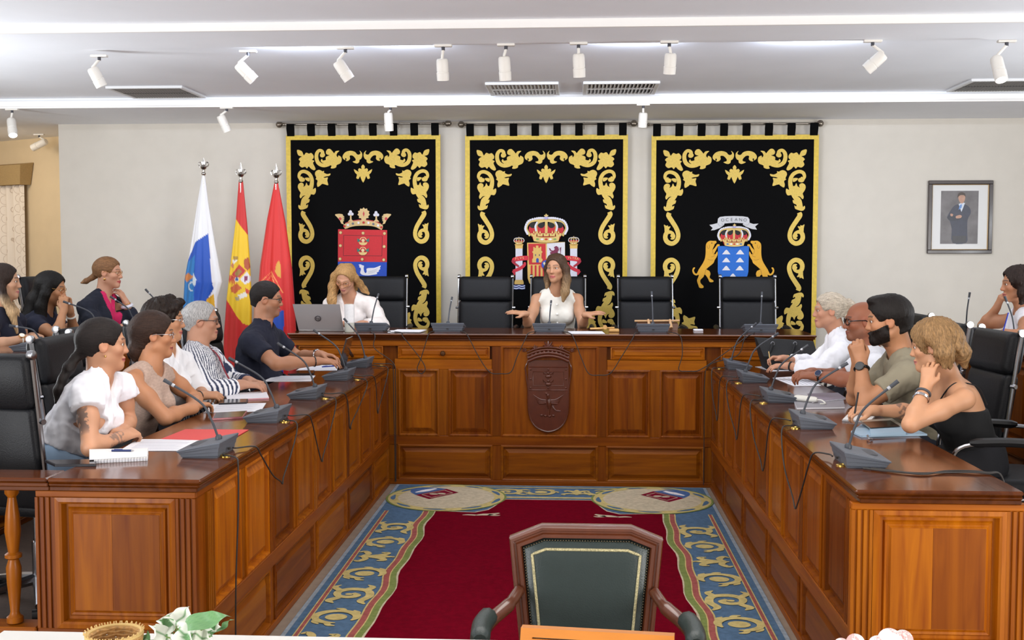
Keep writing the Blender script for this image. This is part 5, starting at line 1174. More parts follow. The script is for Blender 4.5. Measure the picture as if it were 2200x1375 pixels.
wb(MB().tube([(hx0, 8.79, ht - .002), (hx1, 8.79, ht + .002)], .008, 8), 'handle_bar', tanw, hb_, smooth=True)
for t in (.3, .78): x = hx0 + (hx1 - hx0) * t; wb(MB().tube([(x, 8.78, ht + .012), (x + .005, 8.765, ht - .02), (x + .008, 8.745, ZM + .02)], [.008, .011, .014], 8), 'leather_tie', tanw, hb_, smooth=True)
mg = thing('business_card_stack', 'small white card stack lying before the chair under the hounds', 'cards', (gx(1500, 8.75), 8.75, ZM)); wb(MB().box((gx(1490, 8.75), 8.72, ZM), (gx(1510, 8.75), 8.78, ZM + .012), .002), 'cards', PAPER, mg)
# east desk
sheet('paper_sheet', 'white sheet under the white shirt and tan pen hands', [(1622, 788), (1660, 798), (1720, 796), (1690, 785)], Zd, PAPER, 'paper', lines=5)
sheet('paper_sheet', 'white sheet under the dark-strapped watch hand', [(1660, 812), (1706, 830), (1765, 829), (1720, 808)], Zd, PAPER, 'paper', lines=6)
notebook('grey notebook under the white spectacle case', [(1712, 880), (1815, 878), (1812, 862), (1705, 862)], Zd, .010, mat('notebook_grey', '8E8C94', .5))
notebook('mauve folder beside the white spectacle case', [(1745, 866), (1818, 858), (1800, 846), (1735, 848)], Zd + .012, .006, mat('mauve_cover', '8C8494', .5))
gc = thing('spectacle_case', 'rolled white spectacle case resting on the grey notebook', 'case', on(1733, 858, Zd + .012)); A_, B_ = on(1708, 854, Zd + .03), on(1756, 859, Zd + .03)
wb(MB().tube([A_, A_.lerp(B_, .1), A_.lerp(B_, .9), B_], [.012, .017, .016, .01], 10), 'case_body', mat('white_case', 'DAD8D0', .5), gc, smooth=True); wb(MB().tube(spline([B_, B_ + Vector((.02, -.02, .0)), B_ + Vector((.03, -.06, -.012)), B_ + Vector((.0, -.07, -.012))], 5), .004, 6), 'strap', mat('white_case', 'DAD8D0'), gc, smooth=True)
notebook('small spiral pad beside the black strappy top person\'s writing hand', [(1809, 905), (1868, 909), (1880, 896), (1822, 892)], Zd, .006, mat('pad_white', 'E6E4E4'), spiral=True)
tc_ = thing('tablet_computer', 'tablet lying in an open pale-blue case before the black strappy top person', 'tablet', on(1900, 925, Zd)); BLC = mat('powder_blue_leather', '8FA9BE', .5)
for P, z0, th, m, nm in (([(1828, 930), (1850, 940), (1992, 936), (1960, 922), (1850, 915)], Zd, .008, BLC, 'case_back'), ([(1870, 938), (1946, 934), (1950, 922), (1868, 924)], Zd + .008, .014, BLC, 'case_spine'), ([(1868, 921), (1940, 917), (1916, 902), (1848, 906)], Zd + .018, .008, mat('tablet_edge', 'B8B4A8', .3, .6), 'tablet_body'), ([(1870, 919.5), (1934, 916), (1913, 903.5), (1854, 907)], Zd + .026, .001, DARK, 'screen')):
    wb(MB().prism([(q.x, q.y) for q in [on(a, b, z0) for a, b in P]], (0, 0, 1), th, (0, 0, z0), (1, 0, 0), (0, 1, 0)), nm, m, tc_)
wb(MB().tube(spline([on(1864, 936, Zd + .012), on(1866, 942, Zd + .01), on(1874, 944, Zd + .005)], 4), .005, 8), 'zip_pull', mat('wire', '8A8A8E'), tc_, smooth=True)
tt = thing('tote_bag', 'black tote bag with ring handles standing beside the white shirt person with the tan pen', 'bag', on(1690, 768, Zd)); BLK = mat('black_canvas', '0E0E10', .8, bump=.3, bscale=150)
b0, b1 = at(1625, 725, 8.15), at(1745, 733, 8.15)
tm = MB(); tm.rings([[Vector((b0.x + .06, 8.02, Zd)), Vector((b1.x, 8.02, Zd)), Vector((b1.x, 8.26, Zd)), Vector((b0.x + .06, 8.26, Zd))], [Vector((b0.x + .03, 8.0, Zd + .1)), Vector((b1.x + .01, 8.0, Zd + .1)), Vector((b1.x + .01, 8.27, Zd + .1)), Vector((b0.x + .03, 8.27, Zd + .1))], [Vector((b0.x - .01, 8.1, b0.z)), Vector((b1.x, 8.1, b1.z)), Vector((b1.x, 8.18, b1.z)), Vector((b0.x - .01, 8.18, b0.z))]]); wb(tm, 'bag_body', BLK, tt, smooth=30)
for px in (1660, 1708):
    q = at(px, 738, 8.06); e = wb(MB().tube([q + Vector((math.cos(t) * .012, -.004, math.sin(t) * .012)) for t in [k * PI / 6 for k in range(12)]], .003, 6, closed=True), 'eyelet', mat('wire', '8A8A8E'), tt, smooth=True)
    wb(MB().tube(spline([q, q + Vector((-.02, -.03, -.05)), q + Vector((-.05, -.05, -.12))], 5), .010, 8), 'handle', BLK, tt, smooth=True)
# second rows
Z2 = 1.171
def s2(label, P, z=Z2, **k): return sheet('paper_sheet', label, P, z, PAPER, 'paper', **k)
s2('white sheet under the pale-watch person\'s forearms', [(28, 752), (70, 752), (104, 741), (66, 738)])
s2('open white pages in front of the person in the white sleeveless top', [(2075, 716), (2135, 722), (2172, 712), (2110, 706)])
fo = sheet('folder', 'tan folder under the white sleeveless top person\'s hand', [(2110, 728), (2150, 735), (2192, 722), (2150, 716)], Z2, mat('tan_card', '9A6A48', .6), 'folder', .004)
s2('white sheet on the tan folder', [(2130, 727), (2158, 732), (2190, 722), (2160, 717)], Z2 + .0045)
# ------------------------------------------------------------------ sculpting: blended solids turned into one continuous surface
class Field:
    def __init__(s, lo, hi, h):
        s.h = h; s.lo = np.array(lo, np.float32) - 2 * h; n = np.ceil((np.array(hi) + 2 * h - s.lo) / h).astype(int) + 1
        s.D = np.full(n, .12, np.float32); s.ax = [s.lo[i] + h * np.arange(n[i], dtype=np.float32) for i in range(3)]
    def sub(s, lo, hi):
        a = np.clip(np.floor((np.array(lo) - s.lo) / s.h).astype(int), 0, np.array(s.D.shape)); b = np.clip(np.ceil((np.array(hi) - s.lo) / s.h).astype(int) + 1, 0, np.array(s.D.shape))
        if np.any(b <= a): return None
        sl = tuple(slice(i, j) for i, j in zip(a, b))
        return sl, s.ax[0][a[0]:b[0]][:, None, None], s.ax[1][a[1]:b[1]][None, :, None], s.ax[2][a[2]:b[2]][None, None, :]
    def op(s, fn, lo, hi, k, mode):
        m = k + 3 * s.h; q = s.sub(np.array(lo) - m, np.array(hi) + m)
        if q is None: return
        sl, X, Y, Z = q; d = fn(X, Y, Z); A = s.D[sl]
        if mode == '-':
            d = -d
            if k > 0:
                h = np.clip(.5 - .5 * (d - A) / k, 0, 1); s.D[sl] = A * h + d * (1 - h) + k * h * (1 - h)
            else: s.D[sl] = np.maximum(A, d)
        elif k > 0:
            h = np.clip(.5 + .5 * (d - A) / k, 0, 1); s.D[sl] = d * (1 - h) + A * h - k * h * (1 - h)
        else: s.D[sl] = np.minimum(A, d)
    def cone(s, a, b, ra, rb, k=.02, mode='+'):
        a = np.array(a, np.float32); b = np.array(b, np.float32); ba = b - a; L = max(float(ba @ ba), 1e-9)
        def fn(X, Y, Z):
            px, py, pz = X - a[0], Y - a[1], Z - a[2]; t = np.clip((px * ba[0] + py * ba[1] + pz * ba[2]) / L, 0, 1)
            return np.sqrt((px - t * ba[0]) ** 2 + (py - t * ba[1]) ** 2 + (pz - t * ba[2]) ** 2) - (ra + (rb - ra) * t)
        r = max(ra, rb); s.op(fn, np.minimum(a, b) - r, np.maximum(a, b) + r, k, mode)
    def chain(s, P, R, k=.015, mode='+'):
        for i in range(len(P) - 1): s.cone(P[i], P[i + 1], R[i], R[i + 1], k, mode)
    def ell(s, c, r, M=None, k=.02, mode='+'):
        c = np.array(c, np.float32); r = np.array(r, np.float32); M = np.eye(3, dtype=np.float32) if M is None else np.array(M, np.float32)   # columns = axes
        def fn(X, Y, Z):
            px, py, pz = X - c[0], Y - c[1], Z - c[2]; k0 = 0; k1 = 0
            for i in range(3):
                u = (px * M[0, i] + py * M[1, i] + pz * M[2, i]) / r[i]; k0 = k0 + u * u; k1 = k1 + (u / r[i]) ** 2
            k0 = np.sqrt(k0); return k0 * (k0 - 1) / np.maximum(np.sqrt(k1), 1e-6)
        e = np.sqrt(((M * r) ** 2).sum(1)); s.op(fn, c - e, c + e, k, mode)
    def cut(s, p, n, k=0.):
        """remove everything on the side n points to"""
        p = np.array(p); n = np.array(n) / np.linalg.norm(n); d = (s.ax[0][:, None, None] - p[0]) * n[0] + (s.ax[1][None, :, None] - p[1]) * n[1] + (s.ax[2][None, None, :] - p[2]) * n[2]
        s.D = np.maximum(s.D, d.astype(np.float32))
    def warp(s, fn):
        band = np.abs(s.D) < .05; I = np.nonzero(band); x, y, z = s.ax[0][I[0]], s.ax[1][I[1]], s.ax[2][I[2]]; s.D[I] += fn(x, y, z).astype(np.float32)
    def sample(s, V):
        i = np.clip(np.round((V - s.lo) / s.h).astype(int), 0, np.array(s.D.shape) - 1); inside = np.all((V >= s.lo) & (V <= s.lo + s.h * (np.array(s.D.shape) - 1)), 1); d = s.D[i[:, 0], i[:, 1], i[:, 2]]; d[~inside] = 1; return d
    def mesh(s, smooth=2):
        D = s.D; B = D < 0; n = np.array(D.shape) - 1; cnt = np.zeros(n, np.int8)
        for i in (0, 1):
            for j in (0, 1):
                for k in (0, 1): cnt += B[i:i + n[0], j:j + n[1], k:k + n[2]]
        C = np.argwhere((cnt > 0) & (cnt < 8)); N = len(C); idx = np.full(n, -1, np.int32); idx[C[:, 0], C[:, 1], C[:, 2]] = np.arange(N)
        off = np.array([[i, j, k] for i in (0, 1) for j in (0, 1) for k in (0, 1)]); val = np.stack([D[C[:, 0] + o[0], C[:, 1] + o[1], C[:, 2] + o[2]] for o in off], 1)
        acc = np.zeros((N, 3)); num = np.zeros(N)
        for a in range(8):
            for b in range(a + 1, 8):
                if abs(off[a] - off[b]).sum() != 1: continue
                m = (val[:, a] < 0) != (val[:, b] < 0); t = val[m, a] / (val[m, a] - val[m, b]); acc[m] += off[a] + t[:, None] * (off[b] - off[a]); num[m] += 1
        V = (C + acc / num[:, None]) * s.h + s.lo; F = []
        for ax in range(3):
            o1, o2 = [(1, 2), (2, 0), (0, 1)][ax]; s0 = [slice(1, -1)] * 3; s0[ax] = slice(0, -1); s1 = [slice(1, -1)] * 3; s1[ax] = slice(1, None)
            a, b = B[tuple(s0)], B[tuple(s1)]; E = np.argwhere(a != b); E = E + 1; E[:, ax] -= 1
            sg = B[E[:, 0], E[:, 1], E[:, 2]]; e1 = np.zeros(3, int); e1[o1] = 1; e2 = np.zeros(3, int); e2[o2] = 1
            g = lambda P: idx[P[:, 0], P[:, 1], P[:, 2]]
            q = np.stack([g(E - e1 - e2), g(E - e2), g(E), g(E - e1)], 1); q[~sg] = q[~sg][:, ::-1]; F.append(q)
        F = np.concatenate(F); F = F[(F >= 0).all(1)]
        for _ in range(smooth):
            S = np.zeros_like(V); w = np.zeros(N)
            for i in range(4):
                a, b = F[:, i], F[:, (i + 1) % 4]; 
                for c in range(3): S[:, c] += np.bincount(a, V[b, c], N) + np.bincount(b, V[a, c], N)
                w += np.bincount(a, minlength=N) + np.bincount(b, minlength=N)
            V = V * .4 + .6 * S / np.maximum(w, 1)[:, None]
        return V, F
def np_mesh(name, V, F, m, parent, col=None):
    used = np.zeros(len(V), bool); used[F.ravel()] = True; mp = np.cumsum(used) - 1; V = V[used]; F = mp[F]
    if col is not None: col = col[used]
    t = np.array(wloc(parent)); me = bpy.data.meshes.new(name); nq = len(F)
    me.vertices.add(len(V)); me.vertices.foreach_set('co', (V - t).astype(np.float32).ravel()); me.loops.add(nq * 4); me.loops.foreach_set('vertex_index', F.astype(np.int32).ravel())
    me.polygons.add(nq); me.polygons.foreach_set('loop_start', np.arange(nq, dtype=np.int32) * 4); me.update(calc_edges=True); me.validate()
    me.polygons.foreach_set('use_smooth', [True] * len(me.polygons)); me.materials.append(m)
    if col is not None: vattr(me, col)
    return link(name, me, parent)
def unit(v): v = np.array(v, float); return v / max(np.linalg.norm(v), 1e-9)
def hairmat():
    m = vcol('hair', .5); m.node_tree.nodes['Principled BSDF'].inputs['Specular IOR Level'].default_value = .22; nt = m.node_tree; N = nt.nodes; L = nt.links; b = N['Principled BSDF']
    a = N.new('ShaderNodeAttribute'); a.attribute_name = 'strand'; n = N.new('ShaderNodeTexNoise'); n.inputs['Scale'].default_value = 26; n.inputs['Detail'].default_value = 4; n.inputs['Roughness'].default_value = .65; L.new(a.outputs['Vector'], n.inputs['Vector'])
    r = N.new('ShaderNodeMapRange'); r.inputs[1].default_value = .3; r.inputs[2].default_value = .7; r.inputs[3].default_value = .45; r.inputs[4].default_value = 1.5; L.new(n.outputs['Fac'], r.inputs[0])
    c = N['Attribute']; mx = N.new('ShaderNodeVectorMath'); mx.operation = 'SCALE'; L.new(c.outputs['Color'], mx.inputs[0]); L.new(r.outputs[0], mx.inputs['Scale']); L.new(mx.outputs[0], b.inputs['Base Color'])
    bp = N.new('ShaderNodeBump'); bp.inputs['Strength'].default_value = .7; bp.inputs['Distance'].default_value = .004; L.new(n.outputs['Fac'], bp.inputs['Height']); L.new(bp.outputs[0], b.inputs['Normal']); return m
SKIN = vcol('skin', .55, sss=.06); HAIRM = hairmat(); FABRIC = vcol('cloth', .9, 0., bump=.12, bscale=500)
EYEW = mat('eye_white', 'E8E2DC', .2); METAL_S = mat('thin_silver', 'C8C8CC', .2, 1.); METAL_G = mat('thin_gold', 'D8A868', .25, 1.); BLKF = mat('black_acetate', '141214', .25)
def nz(x, y, z, f=1., p=0.):
    return np.sin(f * x * 1.9 + 2.1 * np.sin(f * y * 1.3 + p) + p) * np.sin(f * y * 2.3 + 1.7 * np.sin(f * z * 1.1 + p * 2)) * .6 + np.sin(f * z * 2.7 + 1.9 * np.sin(f * x * 1.7) + p * 3) * .4
def headM(yaw, pitch=0., roll=0.):
    """columns right, forward, up; yaw in degrees from +X, pitch>0 looks down, roll>0 tips to own right"""
    a = math.radians(yaw); p = math.radians(pitch); f = np.array([math.cos(a) * math.cos(p), math.sin(a) * math.cos(p), -math.sin(p)]); r = np.array([math.sin(a), -math.cos(a), 0]); u = np.cross(r, f); c, s_ = math.cos(math.radians(roll)), math.sin(math.radians(roll))
    return np.stack([r * c - u * s_, f, u * c + r * s_], 1)

class Person:
    def __init__(s, label, J, yaw, pitch=0, roll=0, female=True, skin='D9A282', bulk=1., head=1., seat=.68, floor=.22, h=.0046, hunch=.0, age=0., hands={}, legdir=None, neck=1.):
        s.J = {k: np.array(at(*v)) if len(v) == 3 else np.array(v[:3]) for k, v in J.items()}; s.M = headM(yaw, pitch, roll); s.hc = s.J['head']; s.hs = head; s.fem = female; s.skin = tuple(c * k_ for c, k_ in zip(lin(skin), (.76, .71, .64))); s.b = bulk; s.h = h; s.hands = hands; s.hunch = hunch; s.nk = neck
        j = s.J; s.root = thing('person', label, 'person', (float(j['pel'][0]), float(j['pel'][1]), floor)); s.floor = floor; s.seat = seat
        sp = j['neck'] - j['pel']; s.up = unit(sp); r = unit(j['shR'] - j['shL']); s.r = unit(r - s.up * (r @ s.up)); s.f = np.cross(s.up, s.r); s.L = np.linalg.norm(sp); s.T = np.stack([s.r, s.f, s.up], 1)
        s.legdir = unit(legdir) if legdir is not None else unit([s.f[0], s.f[1], 0])
        s.geo = []
    def H(s, x, y, z): return s.hc + s.M @ (np.array([x, y, z]) * s.hs)
    def spine(s, t): return s.J['pel'] + s.up * (s.L * t) - s.f * (s.hunch * 4 * t * (1 - t))
    def bounds(s, pts, m): P = np.array(pts); return P.min(0) - m, P.max(0) + m
    def torso(s, F, d=0., k=.05):
        b = s.b; T = s.T; j = s.J; fm = s.fem
        F.ell(s.spine(.02), (.165 * b + d, .118 * b + d, .11 + d), T, k); F.ell(s.spine(.30), ((.128 if fm else .145) * b + d, .102 * b + d, .13 + d), T, k)
        F.ell(s.spine(.60), ((.142 if fm else .160) * b + d, .108 * b + d, .15 + d), T, k); F.ell(s.spine(.80), ((.14 if fm else .162) * b + d, .085 * b + d, .09 + d), T, k)
        for sd in ('L', 'R'):
            sh = j['sh' + sd]; nb = j['neck']; F.cone(nb + (sh - nb) * .15 - s.up * .015, sh, .042 + d, (.046 if fm else .056) * b ** .5 + d, .04)
            F.cone(nb + s.up * .045, nb + (sh - nb) * .6, .034 + d * .6, .034 + d, .035)
            if fm: F.ell(s.spine(.63) + s.r * (.072 if sd == 'R' else -.072) + s.f * (.088 * b), (.062 + d, .056 + d, .062 + d), T, .035)
        if not fm and b > 1.05: F.ell(s.spine(.22) + s.f * .05 * b, (.14 * b + d, .12 * b + d, .13 + d), T, .06)
    def arm(s, F, sd, d=0., lo=0., hi=2., k=.02):
        j = s.J; q = (.88 if s.fem else 1.02) * s.b ** .6; a, e, w = j['sh' + sd], j['el' + sd], j['wr' + sd]
        if hi <= 1: e2 = a + (e - a) * hi; F.cone(a, e2, .050 * q + d, (.050 - .010 * hi) * q + d, k); return
        F.cone(a, e, .050 * q + d, .040 * q + d, k); F.ell(a + (e - a) * .45, (.047 * q + d,) * 3, None, .03)
        m = e + (w - e) * .3; t = hi - 1; we = e + (w - e) * min(t, 1); F.cone(e, m, .038 * q + d, .041 * q + d, k); F.cone(m, we, .041 * q + d, (.041 - .015 * min(t, 1)) * q + d, k)
    def hand(s, F, sd, dirv, nrm, curl=.35, spread=.1, sc=1., fingers=None, thumb=.5):
        w = s.J['wr' + sd]; x = unit(dirv); z = unit(np.array(nrm) - x * (np.array(nrm) @ x)); y = np.cross(z, x) * (1 if sd == 'R' else -1); sc *= .94 if s.fem else 1.06
        P = lambda a, b_, c: w + (x * a + y * b_ + z * c) * sc
        s.handframe = getattr(s, 'handframe', {}); s.handframe[sd] = (w, x, y, z, sc)
        for b_ in (.024, .008, -.009, -.025): F.cone(P(.0, b_ * .55, 0), P(.078, b_, .002), .0150 * sc, .0115 * sc, .010)
        F.cone(P(-.02, 0, 0), P(.02, 0, 0), .025 * sc, .02 * sc, .015)
        for i, (b_, bx, L) in enumerate(((.027, .080, .072), (.009, .085, .080), (-.010, .081, .074), (-.027, .073, .058))):
            c = curl if fingers is None else fingers[i]; ang = 0; p = np.array([bx, b_, .002]); dv = spread * (1.2 - i * .8); r = .0088
            for f_, ca in ((.46, 1.15), (.30, 1.5), (.24, .9)):
                ang += c * ca; q = p + np.array([math.cos(ang) * math.cos(dv), math.sin(dv) * math.cos(ang), -math.sin(ang)]) * L * f_; F.cone(P(*p), P(*q), r * sc, (r - .0009) * sc, .004); p = q; r -= .0009
        t0, t1, t2 = (.018, .026, -.004), (.045 - thumb * .006, .050 - thumb * .016, -.012 - thumb * .012), (.073 - thumb * .006, .056 - thumb * .03, -.018 - thumb * .018); F.cone(P(*t0), P(*t1), .0145 * sc, .0112 * sc, .010); F.cone(P(*t1), P(*t2), .0110 * sc, .0085 * sc, .004)
    def head_solid(s, F):
        M = s.M; k = s.hs; H = s.H; fm = s.fem; E = lambda c, r, kk=.02, mode='+': F.ell(H(*c), np.array(r) * k, M, kk * k, mode); Cn = lambda a, b, ra, rb, kk=.012, mode='+': F.cone(H(*a), H(*b), ra * k, rb * k, kk * k, mode)
        E((0, -.012, .036), (.073, .093, .077)); E((0, .022, -.03), (.058 if fm else .061, .064, .076), .03)
        Cn((-.046, .002, -.058), (0, .066, -.090), .018 if fm else .022, .018, .025); Cn((.046, .002, -.058), (0, .066, -.090), .018 if fm else .022, .018, .025); E((0, .068, -.092), (.020 if fm else .025, .018, .016), .015)
        for x in (-1, 1):
            E((x * .041, .056, -.018), (.022, .022, .020), .02); Cn((x * .012, .083, .027), (x * .046, .066, .025), .0085, .0075, .014)
            E((x * .031, .092, .006), (.0175, .013, .0115), .008, '-')
            Cn((x * .018, .0800, .0148), (x * .045, .0690, .0126), .0064, .0055, .004); Cn((x * .019, .0795, -.0046), (x * .043, .070, -.0034), .0050, .0044, .004)
            E((x * .074, -.008, -.002), (.009, .021, .031), .008); E((x * .0815, -.003, .002), (.005, .011, .017), .006, '-'); E((x * .011, .090, -.030), (.0085, .010, .0075), .006)
        Cn((0, .080, .022), (0, .098, -.025), .0075, .0100, .014); E((0, .1005, -.027), (.0105, .009, .0085), .006)
        E((0, .086, -.056), (.023, .0115, .0065), .008); E((0, .0845, -.069), (.019, .0115, .0075), .006); F.cone(H(-.018, .099, -.0625), H(.018, .099, -.0625), .0022 * k, .0022 * k, .003, '-')
        nb = s.J['neck']; q = (.046 if fm else .056) * s.nk; F.cone(H(0, -.028, -.03), nb + s.up * .01, q, q * 1.08, .03); F.cone(H(0, .02, -.07), nb + s.f * .015 + s.up * .01, q * .6, q * .8, .03)
    def build_body(s, cloth=None, lips='B5625A', brow='3A2A20', paint=None, cover=None, stubble=None, blush=.25):
        j = s.J; pts = [j[k] for k in ('neck', 'shL', 'shR', 'elL', 'elR', 'wrL', 'wrR')] + [s.spine(.35 if cloth is None else .52), s.hc + [0, 0, .13], s.hc - [0, 0, .14]]
        for sd in 'LR':
            if sd in s.hands: pts.append(j['wr' + sd] + unit(s.hands[sd][0]) * .2)
        lo, hi = s.bounds(pts, .09); F = Field(lo, hi, s.h)
        s.torso(F, -.004); F.cut(s.spine(.36 if cloth is None else .52), -s.up)
        for sd in 'LR':
            s.arm(F, sd)
            if sd in s.hands: a = s.hands[sd]; s.hand(F, sd, a[0], a[1], *a[2:])
        s.head_solid(F); V, Q = F.mesh(2)
        C = np.tile(np.array(s.skin), (len(V), 1)); n_ = nz(V[:, 0], V[:, 1], V[:, 2], 22.); C *= (1 + .05 * n_)[:, None]
        q = ((V - s.hc) @ s.M) / s.hs; x, y, z = q[:, 0], q[:, 1], q[:, 2]; ax_ = np.abs(x); front = (y > .035) & (np.abs(z) < .13)
        def mix(m, c, a=1.):
            m = np.clip(m, 0, 1)[:, None] * a; C[:] = C * (1 - m) + np.array(c) * m
        rd = np.array(s.skin) * [1.12, .82, .78]
        mix(np.exp(-(((ax_ - .042) / .022) ** 2 + ((z + .022) / .02) ** 2)) * front, rd, blush); mix(np.exp(-((x / .014) ** 2 + ((z + .026) / .012) ** 2)) * (y > .085), rd, blush)
        mix(((ax_ > .068) & (np.abs(z) < .035) & (np.abs(y + .005) < .03)) * 1., rd, .35)
        if stubble: mix(np.clip((-.035 - z) / .015, 0, 1) * np.clip((y + .005) / .02, 0, 1) * (z > -.125) * (np.hypot(q[:, 0], y) < .13) * 1., lin(stubble[0]), stubble[1]); mix(((z > -.052) & (z < -.040) & (ax_ < .032) & (y > .07)) * 1., lin(stubble[0]), stubble[1])
        mix((((x / .024) ** 2 + ((z + .0625) / .0115) ** 2) < 1) * (y > .072), lin(lips)); mix((np.abs(z + .0625) < .0018) * (ax_ < .02) * (y > .07), np.array(lin(lips)) * .35, .8)
        zb = .028 + .004 * np.cos((ax_ - .03) * 70); mix(np.clip(1.4 - np.abs(z - zb) / .0042, 0, 1) * (ax_ > .012) * (ax_ < .050) * (y > .045), lin(brow), .85)
        e = ((ax_ - .031) / .0165) ** 2 + ((z - .006) / .0085) ** 2; mix(np.exp(-((np.sqrt(e) - 1) / .22) ** 2) * (y > .05), np.array(s.skin) * .42, .75)
        if paint: paint(s, V, C, mix)
        s.body = np_mesh('body', V, Q, SKIN, s.root, C); s.face = True
        for sx in (-1, 1):
            c = s.H(sx * .031, .0690, .006); m_ = MB().ell(c, .0118 * s.hs, 12, 8); eo = wb(m_, 'eye', EYEW, s.root, smooth=180)
            wb(MB().ell(s.H(sx * .031, .0775, .006), (.0058 * s.hs,) * 3, 10, 6), 'iris', mat('iris_brown', '2A1A12', .1), eo, smooth=180)
        return s
    def cloth(s, name, color, d=.010, sleeves=(), crew=None, v=None, hem=.0, h=.0070, wr=.0035, extra=None, cuts=None, rough=None, pat=None, sleeve_d=.012, tors=True, armhole=None):
        j = s.J; pts = [j['neck'], j['shL'], j['shR'], s.spine(-.05)]
        for sd, t in sleeves: e = j['el' + sd]; pts += [e] if t <= 1 else [e, j['wr' + sd]]
        lo, hi = s.bounds(pts, .22); F = Field(lo, hi, h)
        if tors: s.torso(F, d)
        for sd, t in sleeves: s.arm(F, sd, sleeve_d, hi=t, k=.03)
        if extra: extra(s, F)
        s.wr = wr; f1 = 26.
        if wr: F.warp(lambda x, y, z: wr * nz(x, y, z, f1, 1.) + wr * .6 * nz(y, z, x, f1 * 2.2, 2.))
        for sd, t in sleeves:
            a, e, w = j['sh' + sd], j['el' + sd], j['wr' + sd]; p, n_ = (a + (e - a) * t, e - a) if t <= 1 else (e + (w - e) * (t - 1), w - e); L = unit(n_)
            F.cone(p + L * .003, p + L * .12, .09, .09, 0, '-') if False else None
            q = F.sub(p - .12, p + .12)
            if q:
                sl, X, Y, Z = q; dd = (X - p[0]) * L[0] + (Y - p[1]) * L[1] + (Z - p[2]) * L[2]; rad = np.sqrt((X - p[0]) ** 2 + (Y - p[1]) ** 2 + (Z - p[2]) ** 2)
                F.D[sl] = np.where(rad < .11, np.maximum(F.D[sl], dd), F.D[sl])
        nb = j['neck']; fr = s.f
        if armhole:
            for sd in 'LR': o_ = unit(j['sh' + sd] - nb); q_ = j['sh' + sd] + o_ * armhole[0]; F.cone(q_ + s.up * .06, q_ - s.up * .14, armhole[1], armhole[1] * .9, .01, '-')
        if crew: F.cone(nb - s.up * .0 + fr * .008, s.hc, crew, crew * 1.15, .006, '-')
        if v: F.cone(nb + fr * .05 + s.up * .03, nb - s.up * v[0] + fr * (.13 * s.b), v[1], .008, .004, '-')
        if cuts: cuts(s, F)
        F.cut(s.spine(hem), -s.up)
        V, Q = F.mesh(2); C = np.tile(np.array(lin(color)), (len(V), 1)); C *= (1 + .03 * nz(V[:, 0], V[:, 1], V[:, 2], 40.))[:, None]
        if pat: pat(s, V, C)
        np_mesh(name, V, Q, FABRIC, s.root, C); s.cl = F; return F
    def legs(s, name, color, kd=None, knee=.42, shoe='1A1614', spreadk=.11, rise=.24):
        j = s.J; g = s.legdir; p = j['pel'].copy(); lat = np.array([g[1], -g[0], 0]); zf = s.floor; b = s.b
        lo = np.array([p[0] - .7, p[1] - .7, zf - .02]); hi = np.array([p[0] + .7, p[1] + .7, p[2] + .25]); K = []
        for sg in (-1, 1):
            hp = p + lat * sg * .085 - np.array([0, 0, .03]); kn = hp + g * knee + lat * sg * (spreadk - .085); kn[2] = min(s.seat + .06, hp[2]); an = kn + g * .02; an[2] = zf + .09; K.append((hp, kn, an))
        P = np.array([q for t in K for q in t]); F = Field(P.min(0) - .16, P.max(0) + .2, .012)
        F.ell(s.spine(.02), (.172 * b, .125 * b, .12), s.T, .05); F.ell(s.spine(.14 if rise < .3 else .24), (.15 * b, .115 * b, .10), s.T, .05)
        for hp, kn, an in K: F.cone(hp, kn, .088 * b, .062 * b, .05); F.cone(kn, an, .06 * b, .042, .03)
        F.cut(s.spine(rise), s.up); F.warp(lambda x, y, z: .003 * nz(x, y, z, 24.)); V, Q = F.mesh(2); C = np.tile(np.array(lin(color)), (len(V), 1)); C *= (1 + .06 * nz(V[:, 0], V[:, 1], V[:, 2], 30.))[:, None]
        np_mesh(name, V, Q, FABRIC, s.root, C)
        for hp, kn, an in K:
            a = np.array([an[0], an[1], zf]); m_ = MB(); Mx = Matrix(((lat[0], g[0], 0), (lat[1], g[1], 0), (0, 0, 1))); m_.ell(a + g * .07 + np.array([0, 0, .035]), (.045, .13, .036), 12, 8, Mx); m_.ell(a + np.array([0, 0, .06]), (.042, .05, .06), 12, 8, Mx); wb(m_, 'shoe', mat('shoe_' + shoe, shoe, .5), s.root, smooth=180)
    def hair(s, color, fn, h=.0056, streak=.2, name='hair', groove=.0012, fr=46, tip=None, cutoff=None, flow='z'):
        lo, hi = s.bounds([s.H(-.16, -.2, -.5 if cutoff is None else cutoff), s.H(.16, .16, .17), s.H(.16, -.26, -.2), s.H(-.16, .16, -.3 if cutoff is None else cutoff)], .05); F = Field(lo, hi, h); s.hF = F; fn(s, F)
        def gr(x, y, z):
            q = (np.stack([x, y, z], 1) - s.hc) @ s.M / s.hs; phi = np.arctan2(q[:, 0], q[:, 1] + .01); return groove * np.sin(fr * phi + 6 * np.sin(q[:, 2] * 22) + 2.2 * np.sin(q[:, 1] * 31)) + groove * .6 * np.sin(2.3 * fr * phi + q[:, 2] * 60)
        F.warp(gr); V, Q = F.mesh(1); q = (V - s.hc) @ s.M / s.hs; phi = np.arctan2(q[:, 0], q[:, 1] + .01)
        st = .5 * np.sin(fr * phi + 6 * np.sin(q[:, 2] * 22) + 2.2 * np.sin(q[:, 1] * 31)) + .5 * np.sin(fr * 2.7 * phi + 9 * q[:, 2] + 3 * q[:, 1] * 20); C = np.tile(np.array(lin(color)), (len(V), 1)) * (1 + streak * st)[:, None]
        if tip: t = np.clip((tip[1] - q[:, 2]) / tip[2], 0, 1)[:, None]; C = C * (1 - t) + np.array(lin(tip[0])) * (1 + streak * .7 * st)[:, None] * t
